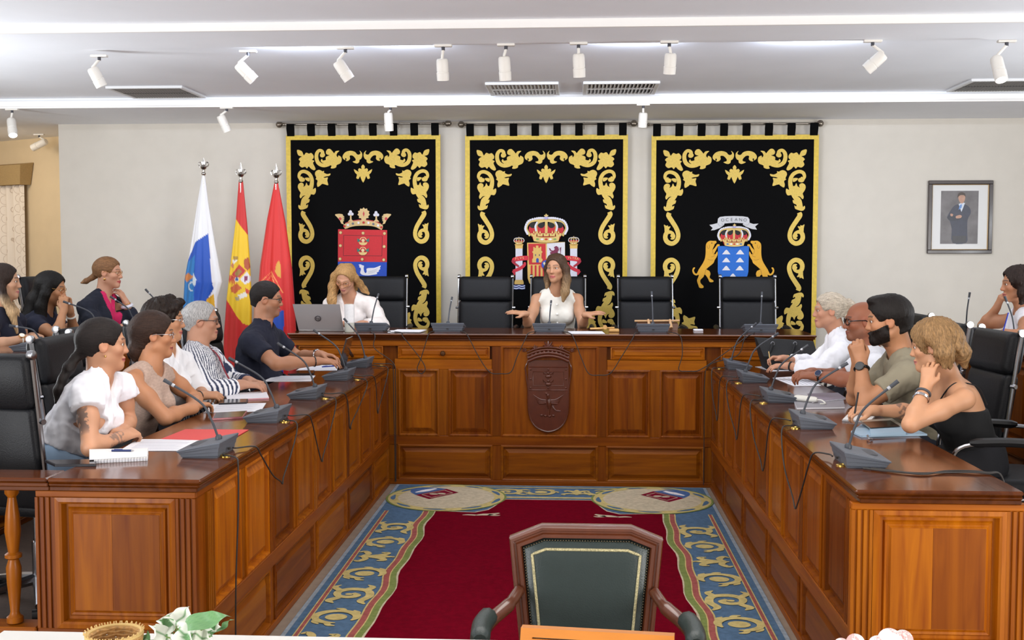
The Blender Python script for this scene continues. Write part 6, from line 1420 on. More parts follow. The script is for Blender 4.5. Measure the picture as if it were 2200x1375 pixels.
        o = np_mesh(name, V, Q, HAIRM, s.root, np.clip(C, 0, 1)); W = np.array([tuple(v.co) for v in o.data.vertices]) + np.array(wloc(s.root)); q = (W - s.hc) @ s.M / s.hs
        if flow == 'z': r_ = np.maximum(np.hypot(q[:, 0], q[:, 1] + .01), .02); S = np.stack([q[:, 0] / r_, (q[:, 1] + .01) / r_, q[:, 2] * 1.2 + 3 * np.sin(q[:, 2] * 9) * .05], 1)
        else: r_ = np.maximum(np.hypot(q[:, 0], q[:, 2] - .02), .02); S = np.stack([q[:, 0] / r_, (q[:, 2] - .02) / r_, q[:, 1] * 1.2], 1)
        at_ = o.data.attributes.new('strand', 'FLOAT_VECTOR', 'POINT'); at_.data.foreach_set('vector', S.astype(np.float32).ravel()); return o
    # hair building blocks, in head coordinates
    def hcap(s, F, t=.012, face=(.108, -.022), fr=(.098, .090, .098), ear=True, nape=-.07, top=0., front=.085):
        k = s.hs; F.ell(s.H(0, -.014, .037 + top), np.array([.073 + t, .094 + t, .078 + t]) * k, s.M, .02); F.cone(s.H(0, -.062, .02), s.H(0, -.062, nape + .02), (.045 + t) * k, (.035 + t) * k, .03)
        F.ell(s.H(0, face[0], face[1]), np.array(fr) * k, s.M, .008, '-')
        if ear:
            for x in (-1, 1): F.ell(s.H(x * .082, .012, -.028), np.array([.03, .042, .040]) * k, s.M, .008, '-')
        p = s.H(0, 0, nape); n_ = -s.M[:, 2] - s.M[:, 1] * .35; F.cut(p, n_)
    def lock(s, F, P, R, k=.015): F.chain([s.H(*p) for p in P], [r * s.hs for r in R], k)
    def glasses(s, m, r=.022, thick=.0016, square=.0):
        H = s.H; g = None; k = s.hs; m_ = MB()
        for sx in (-1, 1):
            P = [];
            for i in range(20):
                t = 2 * PI * i / 20; c, sn = math.cos(t), math.sin(t); e = 1 + square * abs(c * sn); P.append(H(sx * .032 + c * r * 1.12 * e, .097 - .010 * abs(sx * .032 + c * r) / .05, .003 + sn * r * .86 * e))
            m_.tube(P, thick * k, 6, closed=True)
            m_.tube([H(sx * (.032 + r * 1.1), .086, .008), H(sx * .077, .06, .010), H(sx * .080, -.005, .008), H(sx * .079, -.022, -.006)], thick * k, 6)
        m_.tube([H(-.010, .1, .006), H(0, .104, .009), H(.010, .1, .006)], thick * k, 6); return wb(m_, 'glasses', m, s.root, smooth=True)
    def bangle(s, sd, t, m, r=.031, thick=.003, name='bracelet', n=1, dial=None):
        e, w = s.J['el' + sd], s.J['wr' + sd]; d = unit(w - e); u = unit(np.cross(d, [0, .3, 1.])); v = np.cross(d, u); o = None
        for i in range(n):
            c = e + (w - e) * (t + i * .03); o = wb(MB().tube([Vector(c + (u * math.cos(a) + v * math.sin(a)) * r) for a in [k * PI / 10 for k in range(20)]], thick, 8, closed=True), name, m, s.root, smooth=True)
        if dial:
            nn = unit(dial[0]); nn = unit(nn - d * (nn @ d)); c = e + (w - e) * t + nn * (r - .002); 
            wb(MB().lathe([(0, 0), (dial[1], 0), (dial[1] + .002, .004), (dial[1], .009), (0, .009)], c, 18, nn), 'watch_case', dial[2], o, smooth=True); wb(MB().lathe([(0, .0092), (dial[1] * .85, .0092), (dial[1] * .85, .0102), (0, .0102)], c, 18, nn), 'watch_dial', dial[3], o)
        return o
# ------------------------------------------------------------------ people
RR = math.radians
def sit_chair(p, ang, floor, label, back=.02):
    d = Vector((math.cos(RR(ang)), math.sin(RR(ang)), 0)); c = Vector((p.J['pel'][0], p.J['pel'][1], 0)) - d * back
    return chair(c.x, c.y, floor, RR(ang - 90), label)
UP = (0, 0, 1)
# --- tattooed woman, near end of the west desk
p = Person('person in a white ruffled blouse and blue jeans leaning on folded arms', dict(head=(222, 741, 4.85), neck=(210, 812, 4.83), pel=(116, 1032, 4.74), shR=(186, 850, 4.67), shL=(258, 834, 5.0), elR=(194, 962, 4.52), elL=(276, 905, 5.03), wrR=(262, 938, 4.72), wrL=(266, 926, 4.82)), 30, 3, skin='D9A384', hunch=-.01, legdir=(.75, .65, 0), hands=dict(R=((.4, .8, .1), (.3, -.3, .9), .75), L=((.1, -.95, .05), (.3, .2, .9), .7)))
def ruff(s, F):
    for sd in 'LR':
        a, e = s.J['sh' + sd], s.J['el' + sd]; F.cone(a + s.up * .01, a + (e - a) * .25, .062, .070, .02)
    F.cone(s.spine(.02) - s.f * .02, s.spine(.5) - s.f * .05, .13, .085, .05)
F = p.cloth('blouse', 'E9E9F0', .016, (('R', .30), ('L', .30)), v=(.12, .05), crew=.058, wr=.006, extra=ruff, hem=.31, sleeve_d=.022)
def tattoo(s, V, C, mix):
    a, e, w = s.J['shR'], s.J['elR'], s.J['wrR']; t = ((V - a) @ (e - a)) / ((e - a) @ (e - a)); r = np.linalg.norm(V - (a + t[:, None] * (e - a)), axis=1); n = nz(V[:, 0], V[:, 1], V[:, 2], 60.)
    mix((np.clip(1 - ((t - .55) / .27) ** 4, 0, 1) * (r < .07) * ((V[:, 0] - (a + t[:, None] * (e - a))[:, 0]) < .012) * (n > -.35)) * 1., lin('4A4444'), .8)
    t = ((V - e) @ (w - e)) / ((w - e) @ (w - e)); r = np.linalg.norm(V - (e + t[:, None] * (w - e)), axis=1); mix(((t > .45) & (t < .95) & (r < .05) & (n > .1) & (V[:, 2] > e[2] - .03)) * 1., lin('5A504E'), .65)
p.build_body(F, lips='B06058', brow='2A1C16', paint=tattoo)
def h_a(s, F): s.hcap(F, .010, ear=True); s.lock(F, [(0, -.085, -.03), (0, -.115, -.06), (.01, -.14, -.10), (.02, -.165, -.15), (.03, -.18, -.20), (.04, -.19, -.25)], [.032, .020, .025, .019, .022, .010])
p.hair('1E1715', h_a, flow='y', streak=.15); p.legs('jeans', '98B4D2', rise=.36)
wb(MB().ell(p.H(.079, .0, -.045), .006, 8, 6), 'earring', METAL_G, p.root, smooth=180)
c_ = chair(-2.33, 4.68, D1, RR(80 - 90), 'black armless office chair pushed back behind the ruffled blouse person')
for q in [q for q in c_.children if q.name.startswith('armrest')]:
    for g in list(q.children): bpy.data.objects.remove(g)
    bpy.data.objects.remove(q)
# --- woman in beige lace top
p = Person('person in a sleeveless beige lace top with folded arms', dict(head=(331, 720, 5.55), neck=(320, 790, 5.53), pel=(262, 968, 5.48), shR=(284, 820, 5.37), shL=(358, 806, 5.7), elR=(356, 898, 5.36), elL=(420, 858, 5.86), wrR=(418, 872, 5.62), wrL=(411, 880, 5.57)), 24, 3, skin='CE9470', bulk=1.08, hands=dict(R=((.5, .8, 0), UP, .5), L=((-.75, -.6, -.12), (.1, -.2, .97), .35)))
def lace(s, V, C): n = nz(V[:, 0], V[:, 1], V[:, 2], 150.); C *= (1 + .16 * n)[:, None]
F = p.cloth('lace_top', 'B39A8C', .010, (), armhole=(.028, .060), crew=.072, wr=.002, pat=lace)
p.build_body(F, lips='A85A50', brow='2A1C16')
def h_b(s, F): s.hcap(F, .014, nape=-.085, face=(.110, -.022)); s.lock(F, [(0, -.06, -.02), (0, -.085, -.08), (.0, -.09, -.125)], [.05, .042, .015])
p.hair('33221A', h_b, flow='y', streak=.15); p.legs('trousers', '16161A'); p.glasses(METAL_S, .02); p.bangle('L', .93, METAL_G, .029)
chair(float(p.J['pel'][0]) + .05, 5.36, D1, RR(-86), 'black chrome-railed office chair behind the beige lace top person')
# --- dark-haired person in white shirt
p = Person('person in a white shirt and thin silver glasses with clasped hands', dict(head=(355, 688, 6.08), neck=(352, 752, 6.06), pel=(318, 925, 6.03), shR=(336, 786, 5.90), shL=(392, 778, 6.24), elR=(385, 856, 5.88), elL=(428, 842, 6.30), wrR=(436, 850, 6.08), wrL=(438, 846, 6.16)), 18, 4, skin='D09A78', h=.0055, hands=dict(R=((.95, .25, 0), (0, -.5, .9), .6), L=((.9, -.4, 0), (0, .3, .9), .6)))
F = p.cloth('shirt', 'E8E8EC', .014, (('R', 1.45), ('L', 1.45)), v=(.07, .05), crew=.058, wr=.005, sleeve_d=.018)
p.build_body(F, brow='1E1612')
def h_c(s, F):
    s.hcap(F, .020, nape=-.075, face=(.110, -.022)); 
    for x, y, z in ((.04, .06, .10), (-.03, .07, .105), (0, .02, .125), (.05, -.03, .11), (-.05, -.02, .11), (.02, -.08, .08), (.075, .0, .06), (.07, .04, .075)): F.ell(s.H(x, y, z), (.03, .03, .024), s.M, .01)
p.hair('241A15', h_c, streak=.15, groove=.003, fr=26); p.legs('trousers', '22222A'); p.glasses(METAL_S, .021); p.bangle('R', .82, BLKF, .028)
sit_chair(p, 0, D1, 'office chair hidden behind the white shirt person', .06)
# --- grey-haired man in striped shirt
p = Person('person in a navy and white striped shirt with a maroon lanyard', dict(head=(434, 690, 6.65), neck=(424, 747, 6.62), pel=(444, 898, 6.58), shR=(402, 786, 6.42), shL=(452, 772, 6.84), elR=(452, 846, 6.34), elL=(505, 828, 6.98), wrR=(522, 826, 6.48), wrL=(535, 818, 6.76)), 16, 3, female=False, skin='CF9C84', bulk=1.12, h=.0055, hands=dict(R=((.9, .35, -.1), (.1, -.2, .95), .35), L=((.9, -.35, -.1), (.1, .2, .95), .4)))
def stripes(s, V, C):
    q = (V - s.J['pel']) @ s.T; ph_ = np.arctan2(q[:, 0], q[:, 1] + .03) * .16; w_ = (np.mod(ph_ + q[:, 0] * .15, .017) < .0075); C[w_] = lin('2A3350')
F = p.cloth('striped_shirt', 'E6E6EA', .014, (('R', 1.8), ('L', 1.8)), v=(.05, .05), crew=.066, wr=.004, pat=stripes, sleeve_d=.018, h=.0055)
p.build_body(F, brow='8A8480', lips='A8685E')
def h_d(s, F): s.hcap(F, .010, nape=-.088, face=(.108, -.014), fr=(.098, .094, .105))
p.hair('A9A7A6', h_d, streak=.15, fr=60); p.legs('trousers', '2A2E3A'); p.glasses(mat('tortoise', '3A2218', .3), .021, .0024, .25)
st = MB(); Q = [p.J['neck'] + p.up * .02 - p.r * .06 + p.f * .02, p.spine(.86) + p.f * .115 * p.b + p.r * .045, p.spine(.6) + p.f * .150 * p.b + p.r * .055, p.spine(.36) + p.f * .185 * p.b + p.r * .05, p.spine(.2) + p.f * .200 * p.b + p.r * .03]
sp_ = spline([Vector(q) for q in Q], 6); L_ = [Vector(q) - Vector(p.r) * .012 for q in sp_]; R_ = [Vector(q) + Vector(p.r) * .012 for q in sp_]
for i in range(len(sp_) - 1): st.add([L_[i], R_[i], R_[i + 1], L_[i + 1]] + [Vector(v) + Vector(p.f) * .003 for v in (L_[i], R_[i], R_[i + 1], L_[i + 1])], [(0, 1, 2, 3), (4, 5, 6, 7), (0, 1, 5, 4), (2, 3, 7, 6), (0, 3, 7, 4), (1, 2, 6, 5)])
wb(st, 'lanyard', mat('maroon_strap', '8A2436', .7, noise=.5, nscale=160), p.root)
sit_chair(p, 0, D1, 'office chair of the striped shirt person', .05)
# --- man in navy polo
p = Person('person in a navy polo shirt typing on a tablet', dict(head=(574, 643, 7.5), neck=(563, 698, 7.48), pel=(538, 852, 7.45), shR=(541, 738, 7.27), shL=(590, 730, 7.7), elR=(594, 782, 7.16), elL=(640, 768, 7.78), wrR=(684, 776, 7.32), wrL=(690, 762, 7.56)), 10, 6, female=False, skin='C58E70', bulk=1.13, h=.0055, hands=dict(R=((.95, .2, -.05), (0, -.25, .97), .3), L=((.9, -.1, -.1), (0, .2, .97), .35)))
def coll(s, F): F.cone(s.J['neck'] - s.up * .01 + s.f * .012, s.J['neck'] + s.up * .025 + s.f * .006, .078, .068, .01)
F = p.cloth('polo_shirt', '0D1126', .014, (('R', .62), ('L', .62)), v=(.06, .036), crew=.060, wr=.004, extra=coll, sleeve_d=.020)
p.build_body(F, brow='1A1412', stubble=('6A4A3C', .4))
def h_e(s, F): s.hcap(F, .008, nape=-.085, top=.004, face=(.108, -.022), fr=(.098, .090, .098))
p.hair('1C1614', h_e, flow='y', streak=.15, fr=70, groove=.001); p.legs('trousers', '1A1A22'); p.glasses(BLKF, .020, .002, .2); p.bangle('R', .9, BLKF, .033, .004); p.bangle('L', .85, METAL_S, .034, .005, 'wristwatch', 1, ((0, -.4, 1), .018, METAL_S, BLKF))
sit_chair(p, -12, D1, 'black chrome-railed office chair behind the navy polo person', .06)
# --- second row, west
p = Person('person in a plain navy top wearing a pale wristwatch, hands together', dict(head=(8, 606, 7.2), neck=(3, 668, 7.2), pel=(-18, 795, 7.2), shR=(-20, 698, 7.03), shL=(36, 690, 7.38), elR=(-14, 742, 6.84), elL=(52, 738, 7.48), wrR=(52, 727, 7.0), wrL=(70, 722, 7.24)), 22, 2, skin='DCAE92', seat=.91, floor=D2, h=.0055, hands=dict(R=((.9, .35, .05), (0, -.4, .9), .55), L=((.85, -.45, .05), (0, .4, .9), .55)))
F = p.cloth('navy_top', '161A2E', .010, (('R', .3), ('L', .3)), crew=.066, wr=.003); p.build_body(F, brow='2A1E18', lips='B8706A')
def h_f(s, F):
    s.hcap(F, .013, ear=False, nape=-.12, face=(.112, -.014), fr=(.086, .084, .098))
    for x in (-1, 1): s.lock(F, [(x * .06, -.02, .04), (x * .080, -.005, -.04), (x * .080, .02, -.12), (x * .082, .06, -.2), (x * .07, .09, -.33)], [.024, .024, .026, .028, .012], .02)
    s.lock(F, [(0, -.06, 0), (0, -.085, -.1), (0, -.1, -.24)], [.05, .06, .03], .02)
p.hair('2E211B', h_f, streak=.15, tip=('C2A27A', -.07, .12)); p.legs('trousers', '20222A', knee=.28); p.bangle('R', .9, mat('pale_strap', 'D8D2C6', .4), .028, .005, 'wristwatch', 1, ((.3, -.6, .7), .019, METAL_G, mat('white_dial', 'EDE8DE', .3)))
sit_chair(p, 0, D2, 'office chair of the person with the pale watch', .08)
p = Person('person in a navy t-shirt with hands folded at the mouth', dict(head=(110, 620, 7.75), neck=(92, 676, 7.75), pel=(55, 780, 7.72), shR=(76, 697, 7.58), shL=(120, 694, 7.92), elR=(122, 722, 7.46), elL=(160, 720, 7.92), wrR=(137, 664, 7.62), wrL=(150, 664, 7.76)), 8, 12, skin='C9946F', seat=.91, floor=D2, h=.0055, hands=dict(R=((-.1, .2, .95), (.25, -.95, .1), .8), L=((-.15, -.15, .95), (.25, .95, .1), .75)))
F = p.cloth('navy_tee', '14182E', .011, (('R', .45), ('L', .45)), crew=.066, wr=.003); p.build_body(F, brow='15100E', lips='A85E56')
def h_g(s, F):
    s.hcap(F, .013, ear=False, nape=-.12, face=(.112, -.014), fr=(.086, .084, .098))
    for x in (-1, 1): s.lock(F, [(x * .05, .0, .06), (x * .08, -.01, -.04), (x * .085, -.02, -.13), (x * .09, .0, -.24), (x * .08, .03, -.34)], [.03, .034, .04, .045, .02], .02)
    s.lock(F, [(0, -.06, 0), (0, -.09, -.1), (0, -.11, -.26), (0, -.1, -.36)], [.05, .06, .065, .03], .02)
p.hair('14110F', h_g, streak=.15); p.legs('trousers', '20222A', knee=.28); p.glasses(METAL_G, .021); p.bangle('L', .75, mat('pearl_beads', 'D8D4CC', .3), .032, .007, 'bracelet')
sit_chair(p, 0, D2, 'office chair of the navy t-shirt person with folded hands', .06)
p = Person('person in a navy blazer over a pink top, hand at the chin', dict(head=(233, 586, 8.35), neck=(221, 635, 8.35), pel=(195, 762, 8.3), shR=(186, 662, 8.16), shL=(246, 656, 8.5), elR=(212, 722, 8.04), elL=(284, 694, 8.46), wrR=(268, 702, 8.2), wrL=(271, 650, 8.42)), 4, 4, skin='DBA68C', seat=.91, floor=D2, h=.0055, hands=dict(R=((.9, .3, 0), UP, .5), L=((-.45, -.15, .9), (.8, -.2, .4), .35, .12)))
def pinkp(s, V, C):
    q = (V - s.J['pel']) @ s.T; m = (np.abs(q[:, 0] + .0) < .035 + .05 * np.clip((q[:, 2] - .15) / .3, 0, 1)) & (q[:, 1] > .03); C[m] = lin('C81E5A')
F = p.cloth('blazer', '131828', .020, (('R', 1.7), ('L', 1.7)), v=(.09, .05), crew=.06, wr=.004, pat=pinkp, sleeve_d=.022, h=.006); p.build_body(F, brow='5A3A28', lips='B8504E')
def h_h(s, F): s.hcap(F, .010, nape=-.06); s.lock(F, [(0, -.09, -.02), (0, -.12, -.045), (.02, -.16, -.075), (.03, -.19, -.09)], [.03, .02, .02, .008])
p.hair('7A5638', h_h, flow='y', streak=.15, fr=60); p.legs('trousers', '1C2236', knee=.28); p.glasses(METAL_G, .021); wb(MB().ell(p.H(.08, .0, -.048), .011, 10, 7), 'earring', METAL_G, p.root, smooth=180)
p.bangle('L', .83, mat('white_cuff', 'DADCE8', .8), .036, .012, 'shirt_cuff'); p.bangle('L', .95, METAL_G, .029)
sit_chair(p, 0, D2, 'office chair of the blazer person', .1)
# --- presidential desk
p = Person('person in a white v-neck blouse looking down behind the laptop', dict(head=(742, 597, 9.2), neck=(752, 640, 9.33), pel=(764, 744, 9.5), shR=(711, 655, 9.32), shL=(797, 655, 9.32), elR=(702, 703, 9.16), elL=(820, 700, 9.14), wrR=(744, 696, 8.98), wrL=(776, 695, 8.96)), -100, 36, -8, skin='DBA68C', seat=.89, floor=D3, h=.0055, legdir=(0, -1, 0), hands=dict(R=((.6, -.7, -.05), (0, .1, .99), .4), L=((-.8, -.5, -.05), (0, .1, .99), .4)))
F = p.cloth('blouse', 'ECE4E0', .014, (('R', 1.85), ('L', 1.75)), v=(.17, .055), crew=.062, wr=.004, sleeve_d=.024); p.build_body(F, brow='8A6A4A', lips='B8706A')
def h_i(s, F):
    s.hcap(F, .012, ear=False, nape=-.12, face=(.114, .0), fr=(.086, .086, .100))
    s.lock(F, [(.03, .02, .10), (.085, .03, .03), (.10, .06, -.06), (.095, .12, -.15), (.08, .17, -.23), (.06, .19, -.28)], [.022, .026, .034, .038, .030, .012], .025)
    s.lock(F, [(.02, -.03, .10), (.09, -.03, 0), (.098, .0, -.10), (.095, .06, -.19)], [.022, .027, .034, .016], .025)
    s.lock(F, [(-.03, .0, .09), (-.082, -.02, .0), (-.10, -.05, -.08), (-.13, -.06, -.15), (-.17, -.05, -.18)], [.022, .024, .028, .026, .012], .025); s.lock(F, [(0, -.07, 0), (0, -.11, -.1), (-.03, -.1, -.19)], [.05, .055, .03], .02)
p.hair('AE8656', h_i, streak=.15); p.legs('trousers', '2A2A30'); p.glasses(METAL_G, .020)
p = Person('person in a buttoned white sleeveless vest speaking with open palms', dict(head=(1195, 577, 9.2), neck=(1197, 627, 9.26), pel=(1199, 742, 9.42), shR=(1153, 643, 9.26), shL=(1241, 643, 9.26), elR=(1136, 702, 9.12), elL=(1251, 702, 9.12), wrR=(1127, 674, 8.94), wrL=(1260, 676, 8.94)), -112, 2, 0, skin='D3A080', seat=.89, floor=D3, h=.0050, legdir=(0, -1, 0), hands=dict(R=((-.96, -.15, .12), (-.05, -.35, .94), .06, .12), L=((.96, -.15, .14), (.05, -.35, .94), .06, .12)))
F = p.cloth('vest', 'E6E2D8', .012, (), armhole=(.022, .062), crew=.064, wr=.0025, hem=.2); p.build_body(F, brow='4A3426', lips='B8605C')
wb(MB().lathe([(.152, 0), (.156, .0), (.156, .035), (.152, .035)], p.spine(.16), 28, p.up), 'belt', mat('tan_belt', '9A6840', .5), p.root, smooth=True)
for t in (.86, .70, .54, .38): wb(MB().ell(p.spine(t) + p.f * (.118 if t > .8 else .135 if t > .6 else .128), (.009, .007, .009), 10, 6), 'button', mat('pearl_button', 'EDEAE4', .25), p.root, smooth=180)
def h_j(s, F):
    s.hcap(F, .012, ear=False, nape=-.11, face=(.112, -.014), fr=(.086, .084, .098))
    s.lock(F, [(-.04, .01, .085), (-.085, -.005, .0), (-.092, .0, -.09), (-.09, .035, -.19), (-.08, .05, -.26)], [.028, .03, .036, .036, .014], .02); s.lock(F, [(.04, .01, .085), (.084, -.01, .0), (.088, -.02, -.09), (.085, .0, -.16)], [.028, .028, .03, .016], .02); s.lock(F, [(0, -.07, 0), (0, -.095, -.1), (0, -.09, -.18)], [.05, .055, .03], .02)
p.hair('4A3628', h_j, streak=.15, tip=('9A7C58', -.02, .18))
# --- east desk
p = Person('person in a long-sleeved white shirt writing with a tan pen', dict(head=(1781, 668, 7.6), neck=(1800, 717, 7.62), pel=(1838, 846, 7.65), shL=(1806, 757, 7.42), shR=(1790, 750, 7.8), elL=(1762, 796, 7.28), elR=(1748, 786, 7.86), wrL=(1692, 786, 7.42), wrR=(1682, 770, 7.7)), 176, 2, skin='D9A288', h=.0055, hands=dict(L=((-.95, .15, -.05), (0, -.2, .97), .3), R=((-.95, -.1, .05), (0, .3, .95), .6)))
F = p.cloth('shirt', 'ECECF2', .016, (('L', 1.7), ('R', 1.7)), v=(.05, .05), crew=.058, wr=.006, sleeve_d=.024); p.build_body(F, brow='9A8A7A', lips='B0706A')
def h_k(s, F):
    s.hcap(F, .012, nape=-.07)
    for x, y, z, r in ((0, -.12, .01, .04), (.02, -.135, -.03, .034), (-.02, -.14, .035, .032), (.02, -.13, .05, .03), (0, -.15, -.0, .03), (-.02, -.12, -.045, .026)): F.ell(s.H(x, y, z), (r, r, r), s.M, .008)
p.hair('B9AC9A', h_k, flow='y', streak=.15, groove=.003); p.legs('trousers', '2A2A32'); p.bangle('R', .88, METAL_G, .028); p.bangle('L', .9, BLKF, .028, .006, 'wristwatch')
wb(MB().tube([p.J['wrR'] + np.array([-.10, -.02, .05]), p.J['wrR'] + np.array([-.085, -.03, -.05])], .004, 8), 'pen', mat('pen_tan', 'C8A868', .4), p.root, smooth=True)
sit_chair(p, 180, D1, 'office chair of the white shirt person with the tan pen', .08)
p = Person('person in a white t-shirt with black glasses and a dark-strapped watch', dict(head=(1851, 690, 6.7), neck=(1870, 754, 6.72), pel=(1902, 898, 6.72), shL=(1880, 788, 6.5), shR=(1860, 780, 6.95), elL=(1830, 817, 6.36), elR=(1805, 810, 7.02), wrL=(1754, 808, 6.52), wrR=(1742, 800, 6.82)), 180, 4, female=False, skin='A8694E', bulk=1.08, h=.0055, hands=dict(L=((-.95, .25, .02), (0, -.35, .93), .5), R=((-.92, -.3, .0), (0, .3, .93), .5)))
F = p.cloth('tee_shirt', 'E6E8F0', .014, (('L', .62), ('R', .62)), crew=.07, wr=.004, sleeve_d=.022); p.build_body(F, brow='2A1C16', lips='8A4E44', stubble=('5A4438', .35)); p.legs('trousers', '2A2E3A'); p.glasses(BLKF, .021, .003, .3)
p.bangle('L', .87, BLKF, .034, .006, 'wristwatch', 1, ((-.1, -.85, .5), .021, METAL_S, mat('navy_dial', '2A3450', .25)))
sit_chair(p, 180, D1, 'office chair of the white t-shirt person', .06)
p = Person('person in a khaki t-shirt with hands clasped at the chin', dict(head=(1908, 690, 5.92), neck=(1936, 756, 5.95), pel=(1985, 935, 6.0), shL=(1948, 808, 5.76), shR=(1908, 796, 6.18), elL=(1858, 868, 5.72), elR=(1836, 856, 6.12), wrL=(1850, 778, 5.84), wrR=(1842, 776, 5.93)), 166, 6, female=False, skin='CB936F', bulk=1.06, head=1.07, h=.0050, hands=dict(L=((-.22, .14, .95), (-.25, -.95, .1), .8), R=((-.22, -.1, .95), (-.25, .95, .1), .7)))
F = p.cloth('tee_shirt', '8E8672', .014, (('L', .6), ('R', .6)), crew=.070, wr=.004, sleeve_d=.020); p.build_body(F, brow='1A1210', lips='A05E54', stubble=('2E2018', .75))
def h_m(s, F): s.hcap(F, .012, nape=-.085, top=.008, face=(.110, -.026), fr=(.098, .088, .096)); F.ell(s.H(0, .045, .105), (.062, .05, .026), s.M, .02)
p.hair('1A1513', h_m, streak=.15, groove=.0014, fr=56)
def beard(s, F):
    s.head_solid(F); F.D -= .0045; f_, u_ = s.M[:, 1], s.M[:, 2]; F.cut(s.H(0, .05, -.030), u_ + f_ * .40); F.cut(s.H(0, .0, 0), -f_); F.cut(s.H(0, .035, -.106), -u_ - f_ * .5 * -1 * -.6)
    F.ell(s.H(0, .108, -.0635), (.023, .024, .009), s.M, .003, '-')
p.hair('1C1512', beard, streak=.15, name='beard', cutoff=-.2); p.legs('trousers', '2A2E3A')
p.bangle('L', .84, BLKF, .034, .008, 'wristwatch', 1, ((-.45, -.85, .1), .023, BLKF, mat('dark_dial', '22242A', .2)))
sit_chair(p, 184, D1, 'black chrome-capped office chair behind the khaki t-shirt person', .06)
p = Person('person in a black strappy top with one hand behind the ear', dict(head=(2006, 745, 5.25), neck=(2038, 814, 5.28), pel=(2098, 990, 5.3), shL=(2072, 858, 5.09), shR=(2010, 842, 5.44), elL=(1956, 912, 4.98), elR=(1968, 884, 5.46), wrL=(1990, 828, 5.11), wrR=(1872, 882, 5.34)), 153, 8, skin='DBA684', bulk=1.02, h=.0050, hands=dict(L=((.2, .25, .9), (-.55, -.8, .1), .45, .12), R=((-.95, -.05, -.02), (0, -.35, .93), .65)))
def lowcut(s, F):
    F.cut(s.spine(.66), s.up * 1.0 - s.f * .35)
F = p.cloth('strappy_top', '101012', .007, (), wr=.0015, cuts=lowcut)
def ntat(s, V, C, mix):
    e, w = s.J['elR'], s.J['wrR']; t = ((V - e) @ (w - e)) / ((w - e) @ (w - e)); r = np.linalg.norm(V - (e + t[:, None] * (w - e)), axis=1); n = nz(V[:, 0], V[:, 1], V[:, 2], 70.); mix(((t > .33) & (t < .52) & (r < .05) & (n > .0)) * 1., lin('5A4A46'), .7)
p.build_body(None, brow='8A6A48', lips='B8706A', paint=ntat)
for sd, sg in (('L', -1), ('R', 1)):
    sh, nb = p.J['sh' + sd], p.J['neck']; top_ = nb + (sh - nb) * .62 + p.up * .035; P_ = [p.spine(.62) - p.f * .105 + p.r * sg * .07, p.spine(.85) - p.f * .088 + p.r * sg * .08, top_ - p.f * .02, top_ + p.f * .025, p.spine(.88) + p.f * .085 + p.r * sg * .08, p.spine(.72) + p.f * .145 + p.r * sg * .075]
    wb(MB().tube(spline([Vector(q) for q in P_], 5), .0035, 6), 'strap', mat('black_strap', '141012', .7), p.root, smooth=True)
def h_n(s, F):
    s.hcap(F, .022, ear=False, nape=-.085, face=(.112, -.024), fr=(.086, .086, .094), top=.004)
    for x in (-1, 1): s.lock(F, [(x * .05, .01, .09), (x * .083, .0, .05), (x * .088, -.02, .01)], [.03, .026, .016]); s.lock(F, [(x * .06, -.05, .05), (x * .09, -.06, -.03), (x * .075, -.07, -.09)], [.04, .038, .016])
    s.lock(F, [(0, -.09, .03), (0, -.115, -.04), (.02, -.12, -.10)], [.045, .042, .014])
    for i in range(14): a = i * 2.4; s.lock(F, [(math.sin(a) * .06, -.05 + .04 * math.cos(a), .05), (math.sin(a) * .095, -.055 + .065 * math.cos(a), -.01 - .02 * (i % 3)), (math.sin(a) * .10, -.06 + .08 * math.cos(a), -.05 - .025 * (i % 3))] if math.cos(a) < .6 else [(0, -.08, .03), (.01, -.12, -.02), (.0, -.13, -.06)], [.022, .018, .006], .01)
    F.ell(s.H(-.083, .012, -.02), (.022, .024, .03), s.M, .006, '-')
p.hair('8C6C48', h_n, streak=.15, groove=.003, fr=34); p.legs('trousers', '14141A')
p.bangle('L', .80, mat('braid_bracelet', '4A4A4E', .7), .030, .006); p.bangle('L', .66, METAL_S, .033, .004, 'bracelet', 2)
wb(MB().tube([p.J['wrR'] + np.array([-.07, -.03, .09]), p.J['wrR'] + np.array([-.085, -.03, -.01])], .0045, 8), 'pen', BLKF, p.root, smooth=True)
sit_chair(p, 168, D1, 'black chrome-railed office chair behind the black strappy top person', .08)
p = Person('person in a white sleeveless top with a fist at the chin', dict(head=(2186, 611, 7.6), neck=(2202, 668, 7.62), pel=(2228, 785, 7.66), shL=(2204, 696, 7.44), shR=(2176, 684, 7.8), elL=(2196, 738, 7.24), elR=(2112, 700, 7.95), wrL=(2184, 716, 7.12), wrR=(2142, 660, 7.86)), 172, 4, skin='C88F6E', seat=.91, floor=D2, h=.0055, hands=dict(L=((-.9, .3, .1), (0, -.4, .9), .6), R=((.25, -.35, .9), (-.85, -.3, .3), .8)))
F = p.cloth('white_top', 'E4E2E8', .011, (), armhole=(.026, .060), crew=.07, wr=.003); p.build_body(F, brow='1E1410', lips='A85A54')
def h_o(s, F):
    s.hcap(F, .018, ear=False, nape=-.10, face=(.112, -.014), fr=(.086, .084, .098))
    for x in (-1, 1): s.lock(F, [(x * .045, .01, .085), (x * .088, -.01, .02), (x * .092, -.015, -.06), (x * .08, .0, -.12)], [.03, .034, .036, .016], .02)
    s.lock(F, [(0, -.075, 0), (0, -.10, -.07), (0, -.09, -.13)], [.055, .055, .02], .02)
p.hair('2A1E19', h_o, streak=.15, groove=.003); p.legs('trousers', '22222A', knee=.28)
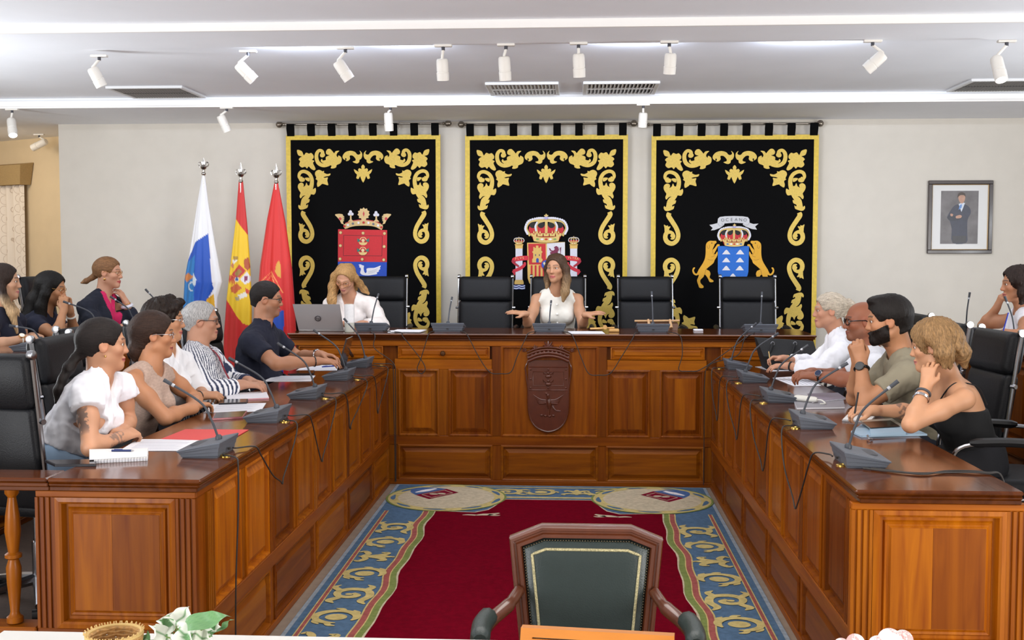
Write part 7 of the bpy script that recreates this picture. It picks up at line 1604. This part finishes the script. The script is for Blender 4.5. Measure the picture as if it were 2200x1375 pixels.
wb(MB().tube([p.J['wrL'] + np.array([-.06, -.02, .13]), p.J['wrL'] + np.array([-.085, .0, -.0])], .0045, 8), 'pen', mat('pen_blue', '2A3CB0', .35), p.root, smooth=True)
sit_chair(p, 180, D2, 'office chair of the person in the white sleeveless top', .1)
chair(2.35, 4.62, D1, RR(75), 'empty office chair at the tablet end of the desk, armrest forward')
# ------------------------------------------------------------------ armchair and the white table in front of it
def inset(P, d):
    n_ = len(P); out = []
    for i in range(n_):
        a, b, c = [Vector(P[(i + k) % n_]) for k in (-1, 0, 1)]; e1 = (b - a).normalized(); e2 = (c - b).normalized(); n1 = Vector((-e1.y, e1.x)); n2 = Vector((-e2.y, e2.x)); m = (n1 + n2).normalized(); out.append(tuple(b + m * (d / max(m.dot(n1), .3))))
    return out
MAH = mat('mahogany_frame', '5E2E18', .3, coat=.5, noise=.15, nscale=20, stretch=(1, 1, .2)); GRL = mat('green_leather', '2E3937', .38, noise=.05, nscale=30, bump=.2, bscale=220)
ac = thing('leather_armchair', 'dark green leather armchair with studded wooden frame on the rug', 'armchair', (.04, 3.3, .0115))
YA = 3.42
OUT = [(at(a, b, YA + .042).x, at(a, b, YA + .042).z) for a, b in ((1116, 1375), (1406, 1375), (1425, 1160), (1357, 1133), (1164, 1130), (1094, 1156))]; OUT[0] = (-.16, .44); OUT[1] = (.237, .44)
bk = lambda x, z, d: Vector((x, YA + (z - .45) * .10 - d, z))
def loop(ins, d): return [bk(x, z, d) for x, z in inset(OUT, ins)]
m_ = MB().rings([loop(0, -.04), loop(0, .0), loop(.004, .010), loop(.012, .012), loop(.015, .006), loop(.02, .006), loop(.024, .012), loop(.034, .013), loop(.038, .004), loop(.04, -.01), loop(.04, -.035)], cap=False); wb(m_, 'back_frame', MAH, ac, smooth=25)
m_ = MB().rings([loop(.036, -.035), loop(.038, -.002), loop(.046, .006), loop(.06, .014), loop(.085, .019), loop(.11, .021)]); wb(m_, 'back_pad', GRL, ac, smooth=60)
cp_ = loop(.068, .0175); wb(MB().tube([q for i in range(6) for q in [cp_[i].lerp(cp_[(i + 1) % 6], t / 6) for t in range(6)]], .0045, 7, closed=True), 'gold_cord', mat('gold_cord', 'B8AE84', .5, noise=.5, nscale=260), ac, smooth=True)
nl = MB(); q = loop(.0435, .006)
for i in range(6):
    a, b = q[i], q[(i + 1) % 6]; k = int((b - a).length / .0085)
    for t in range(k): nl.ell(a.lerp(b, t / k), .0036, 6, 4)
o = wb(nl, 'nailhead_trim', mat('antique_brass', '5A5444', .35, .9), ac, smooth=180); o['kind'] = 'stuff'
m_ = MB(); pad(m_, .47, .44, .1, (.04, 3.19, .44), (1, 0, 0), (0, 1, 0), (0, 0, 1), .05); wb(m_, 'seat', GRL, ac, smooth=60)
wb(MB().box((-.2, 2.97, .345), (.28, 3.42, .395), .006), 'seat_rail', MAH, ac)
for s_ in (-1, 1):
    X_ = lambda d: .04 + s_ * d
    arm = wb(MB().tube(spline([(X_(.21), YA + .01, .70), (X_(.24), 3.36, .675), (X_(.285), 3.28, .655), (X_(.305), 3.18, .645), (X_(.295), 3.08, .62), (X_(.275), 3.05, .55), (X_(.25), 3.1, .42)], 6), [.018] * 6 + [.022] * 18 + [.018] * 13, 10), 'armrest', MAH, ac, smooth=True)
    wb(MB().tube(spline([(X_(.292), 3.285, .668), (X_(.308), 3.20, .662), (X_(.306), 3.11, .65)], 5), [.02] + [.03] * 9 + [.02], 10), 'arm_pad', GRL, arm, smooth=True)
    for y in (3.0, 3.4): wb(MB().tube([(X_(.215), y, .36), (X_(.212), y, .2), (X_(.205), y + (.03 if y > 3.2 else -.01), .0115)], [.026, .02, .014], 10), 'leg', MAH, ac, smooth=True)
tw = thing('side_table', 'white-topped table in front of the green armchair', 'table', (-.2, 2.4, 0)); WT = mat('white_laminate', 'E6E4E0', .4)
wb(MB().box((-1.5, 2.0, .735), (1.15, 2.81, .76), .004), 'table_top', WT, tw)
for x in (-1.42, 1.07):
    for y in (2.08, 2.73): wb(MB().box((x - .025, y - .025, 0), (x + .025, y + .025, .735), .004), 'leg', WT, tw)
fs = thing('display_frame', 'light orange wooden frame standing on the white table', 'frame', (.06, 2.7, .76)); OW = mat('orange_pine', 'C87A28', .4, coat=.3, noise=.12, nscale=18, stretch=(.2, 1, 1))
fa, fb = at(1121, 1345, 2.79), at(1449, 1363, 2.735); ux = (fb - fa).normalized(); L_ = (fb - fa).length; ny = Vector((ux.y, -ux.x, 0)).normalized(); tz_ = fa.z
lean_ = Vector((0, 0, 1)); ty = Vector((-ny.x * .35, -ny.y * .35, 1)).normalized()
def slab(u0, u1, v0, v1, t0, t1): return [fa + ux * u + ty * (v - (tz_ - .76) / ty.z) - ty * 0 + ny * t for t in (t0, t1) for u, v in ((u0, v0), (u1, v0), (u1, v1), (u0, v1))]
BF = [(0, 3, 2, 1), (4, 5, 6, 7), (0, 1, 5, 4), (1, 2, 6, 5), (2, 3, 7, 6), (3, 0, 4, 7)]
hh = (tz_ - .76) / ty.z
fa = fa + ty * 0
for nm, a in (('top_bar', (0, L_, hh - .022, hh)), ('bottom_bar', (0, L_, 0, .02)), ('side_bar', (0, .03, .02, hh - .022)), ('side_bar', (L_ - .03, L_, .02, hh - .022))): wb(MB().add(slab(*a, -.012, .012), BF), nm, OW, fs)
wb(MB().add(slab(.03, L_ - .03, .02, hh - .022, -.006, .004), BF), 'dark_panel', mat('dark_green_panel', '222C26', .4), fs)
# potted plant
random.seed(11); pl = thing('potted_plant', 'variegated green and white leafy plant on the white table', 'plant', (at(390, 1400, 2.62).x, 2.62, .76)); pc = Vector((at(390, 1400, 2.62).x, 2.62, .76))
wb(MB().lathe([(0, 0), (.035, 0), (.042, .045), (.045, .05), (.041, .05), (.038, .045), (0, .044)], pc, 20), 'pot', mat('white_ceramic', 'DDDAD4', .3), pl, smooth=True)
LEAFM = vcol('leaf_wax', .35)
def leaf(base, tip, w, up, white):
    b, t = Vector(base), Vector(tip); d = t - b; L = d.length; x = d.normalized(); y = Vector(up).cross(x).normalized(); z = x.cross(y); V = []; C = []; nu, nv = 10, 14
    for j in range(nv + 1):
        v = j / nv; wd = w * (math.sin(PI * v ** .72) ** .9) * (1 - .15 * v)
        for i in range(nu + 1):
            u = i / nu * 2 - 1; V.append(b + x * (v * L) + y * (u * wd) + z * (.25 * wd * abs(u) - .16 * L * v * v + .008 * math.sin(v * 9 + u)))
            s1 = abs(u) > .42 + .3 * math.sin(v * 7 + white * 9) if white < .6 else abs(u) > .12; g = (.17, .35, .14) if (i + j) % 3 else (.13, .30, .12); C.append((.78, .80, .70) if s1 and white > .2 else g)
    F = [(j * (nu + 1) + i, j * (nu + 1) + i + 1, (j + 1) * (nu + 1) + i + 1, (j + 1) * (nu + 1) + i) for j in range(nv) for i in range(nu)]
    o = wb(MB().add(V, F), 'leaf', LEAFM, pl, smooth=180); vattr(o.data, np.array(C)); return o
LV = [((378, 1345), (404, 1302), .030, 1), ((376, 1346), (340, 1332), .026, .4), ((400, 1345), (480, 1318), .026, .1), ((408, 1352), (474, 1345), .024, .5), ((372, 1350), (345, 1374), .026, .8), ((385, 1352), (408, 1378), .028, .3), ((352, 1368), (330, 1345), .02, .7), ((320, 1376), (296, 1368), .02, .1), ((415, 1362), (450, 1374), .024, .6), ((395, 1350), (420, 1372), .024, .3), ((365, 1355), (330, 1378), .024, .5), ((440, 1350), (470, 1338), .022, .5), ((452, 1368), (492, 1330), .007, .1), ((385, 1340), (362, 1320), .022, .4)]
for i, (a, b, w_, wh) in enumerate(LV):
    yb_ = 2.60 + .05 * math.sin(i * 2.1); A = at(*a, yb_); B = at(*b, yb_ - .02 + .04 * math.cos(i * 1.7)); leaf(A, B, w_, (.2 * math.sin(i), -.75, .65), wh)
    wb(MB().tube(spline([pc + Vector((0, 0, .045)), pc.lerp(A, .6) + Vector((0, 0, .02)), A], 4), .0018, 5), 'stem', mat('stem_green', '7E9A58', .5), pl, smooth=True)
bs = thing('wicker_basket', 'round wicker basket with a frayed rim on the white table', 'basket', (at(246, 1380, 2.6).x, 2.6, .76)); bc = Vector((at(246, 1380, 2.6).x, 2.6, .76)); WK = mat('wicker', 'B98E56', .7, noise=.3, nscale=90); top_ = at(246, 1361, 2.6).z - .76
for k in range(8): wb(MB().tube([bc + Vector((math.cos(a) * (.055 + .001 * k), math.sin(a) * (.055 + .001 * k), .005 + top_ * .95 * k / 8 + .002 * math.sin(a * 9 + k * PI))) for a in [i * PI / 18 for i in range(36)]], .0062, 6, closed=True), 'woven_ring', WK, bs, smooth=True)
wb(MB().tube([bc + Vector((math.cos(a) * .064, math.sin(a) * .064, top_)) for a in [i * PI / 18 for i in range(36)]], .005, 6, closed=True), 'rim', mat('pale_wicker', 'D2B070', .7), bs, smooth=True)
fr_ = MB()
for i in range(60): a = i * PI / 30; c = bc + Vector((math.cos(a) * .064, math.sin(a) * .064, top_)); fr_.tube([c, c + Vector((math.cos(a) * .004 + .003 * math.sin(i * 3), math.sin(a) * .004, .009))], .0016, 4)
o = wb(fr_, 'rim_fringe', mat('pale_wicker', 'D2B070'), bs); o['kind'] = 'stuff'
wb(MB().lathe([(0, .0), (.056, .0), (.056, .004), (0, .004)], bc, 20), 'base', WK, bs)
fl = thing('flower_vase', 'pink and white artificial flowers in a vase at the white table corner', 'flowers', (at(1876, 1400, 2.62).x, 2.62, .76)); fc = Vector((at(1876, 1400, 2.62).x, 2.62, .76))
wb(MB().lathe([(0, 0), (.03, 0), (.035, .03), (.022, .05), (.02, .05), (.02, .045), (0, .045)], fc, 18), 'vase', mat('white_ceramic', 'DDDAD4'), fl, smooth=True)
PT = [mat('petal_white', 'F0E6E2', .6), mat('petal_pink', 'E6B2AE', .6)]
for i, (px, py, r) in enumerate(((1912, 1376, .036), (1940, 1375, .030), (1838, 1382, .028), (1808, 1388, .024), (1886, 1386, .028))):
    c = at(px, py, 2.6 + .02 * (i % 2)); fo_ = wb(MB().ell(c, r * .35, 10, 6), 'flower_head', PT[1], fl, smooth=180); wb(MB().tube([fc + Vector((0, 0, .045)), fc.lerp(c, .5), c], .002, 5), 'flower_stem', mat('stem_green', '7E9A58'), fl, smooth=True)
    for k in range(9):
        a = k * 2.4; e = .35 + .6 * k / 9; d = Vector((math.cos(a) * e, math.sin(a) * e, .9 - .5 * e)).normalized(); wb(MB().ell(c + d * r * .55, (r * .5, r * .5, r * .22), 10, 6, d.to_track_quat('Z', 'Y').to_matrix()), 'petal', PT[0] if (k + i) % 3 else PT[1], fo_, smooth=180)
# ------------------------------------------------------------------ groups of repeats
GROUPS = dict(person='people at the council meeting', office_chair='black office chairs', desk_microphone='grey gooseneck microphones', microphone_cable='thin dark microphone cables', track_spotlight='white ceiling spotlights', air_vent='ceiling vents', tapestry='black velvet tapestries', curtain_rod='steel tapestry rods', flag='flags on silver poles', council_desk='carved council desks', paper_sheet='loose white sheets', mobile_phone='phones on the desks', notebook='notebooks on the desks', ballpoint_pen='pens on the desks', tablet_computer='tablets on the desks', folder='card folders')
for o in list(bpy.data.objects):
    if o.parent is None and 'label' in o:
        k = o.name.split('.')[0]
        if k in GROUPS: o['group'] = GROUPS[k]
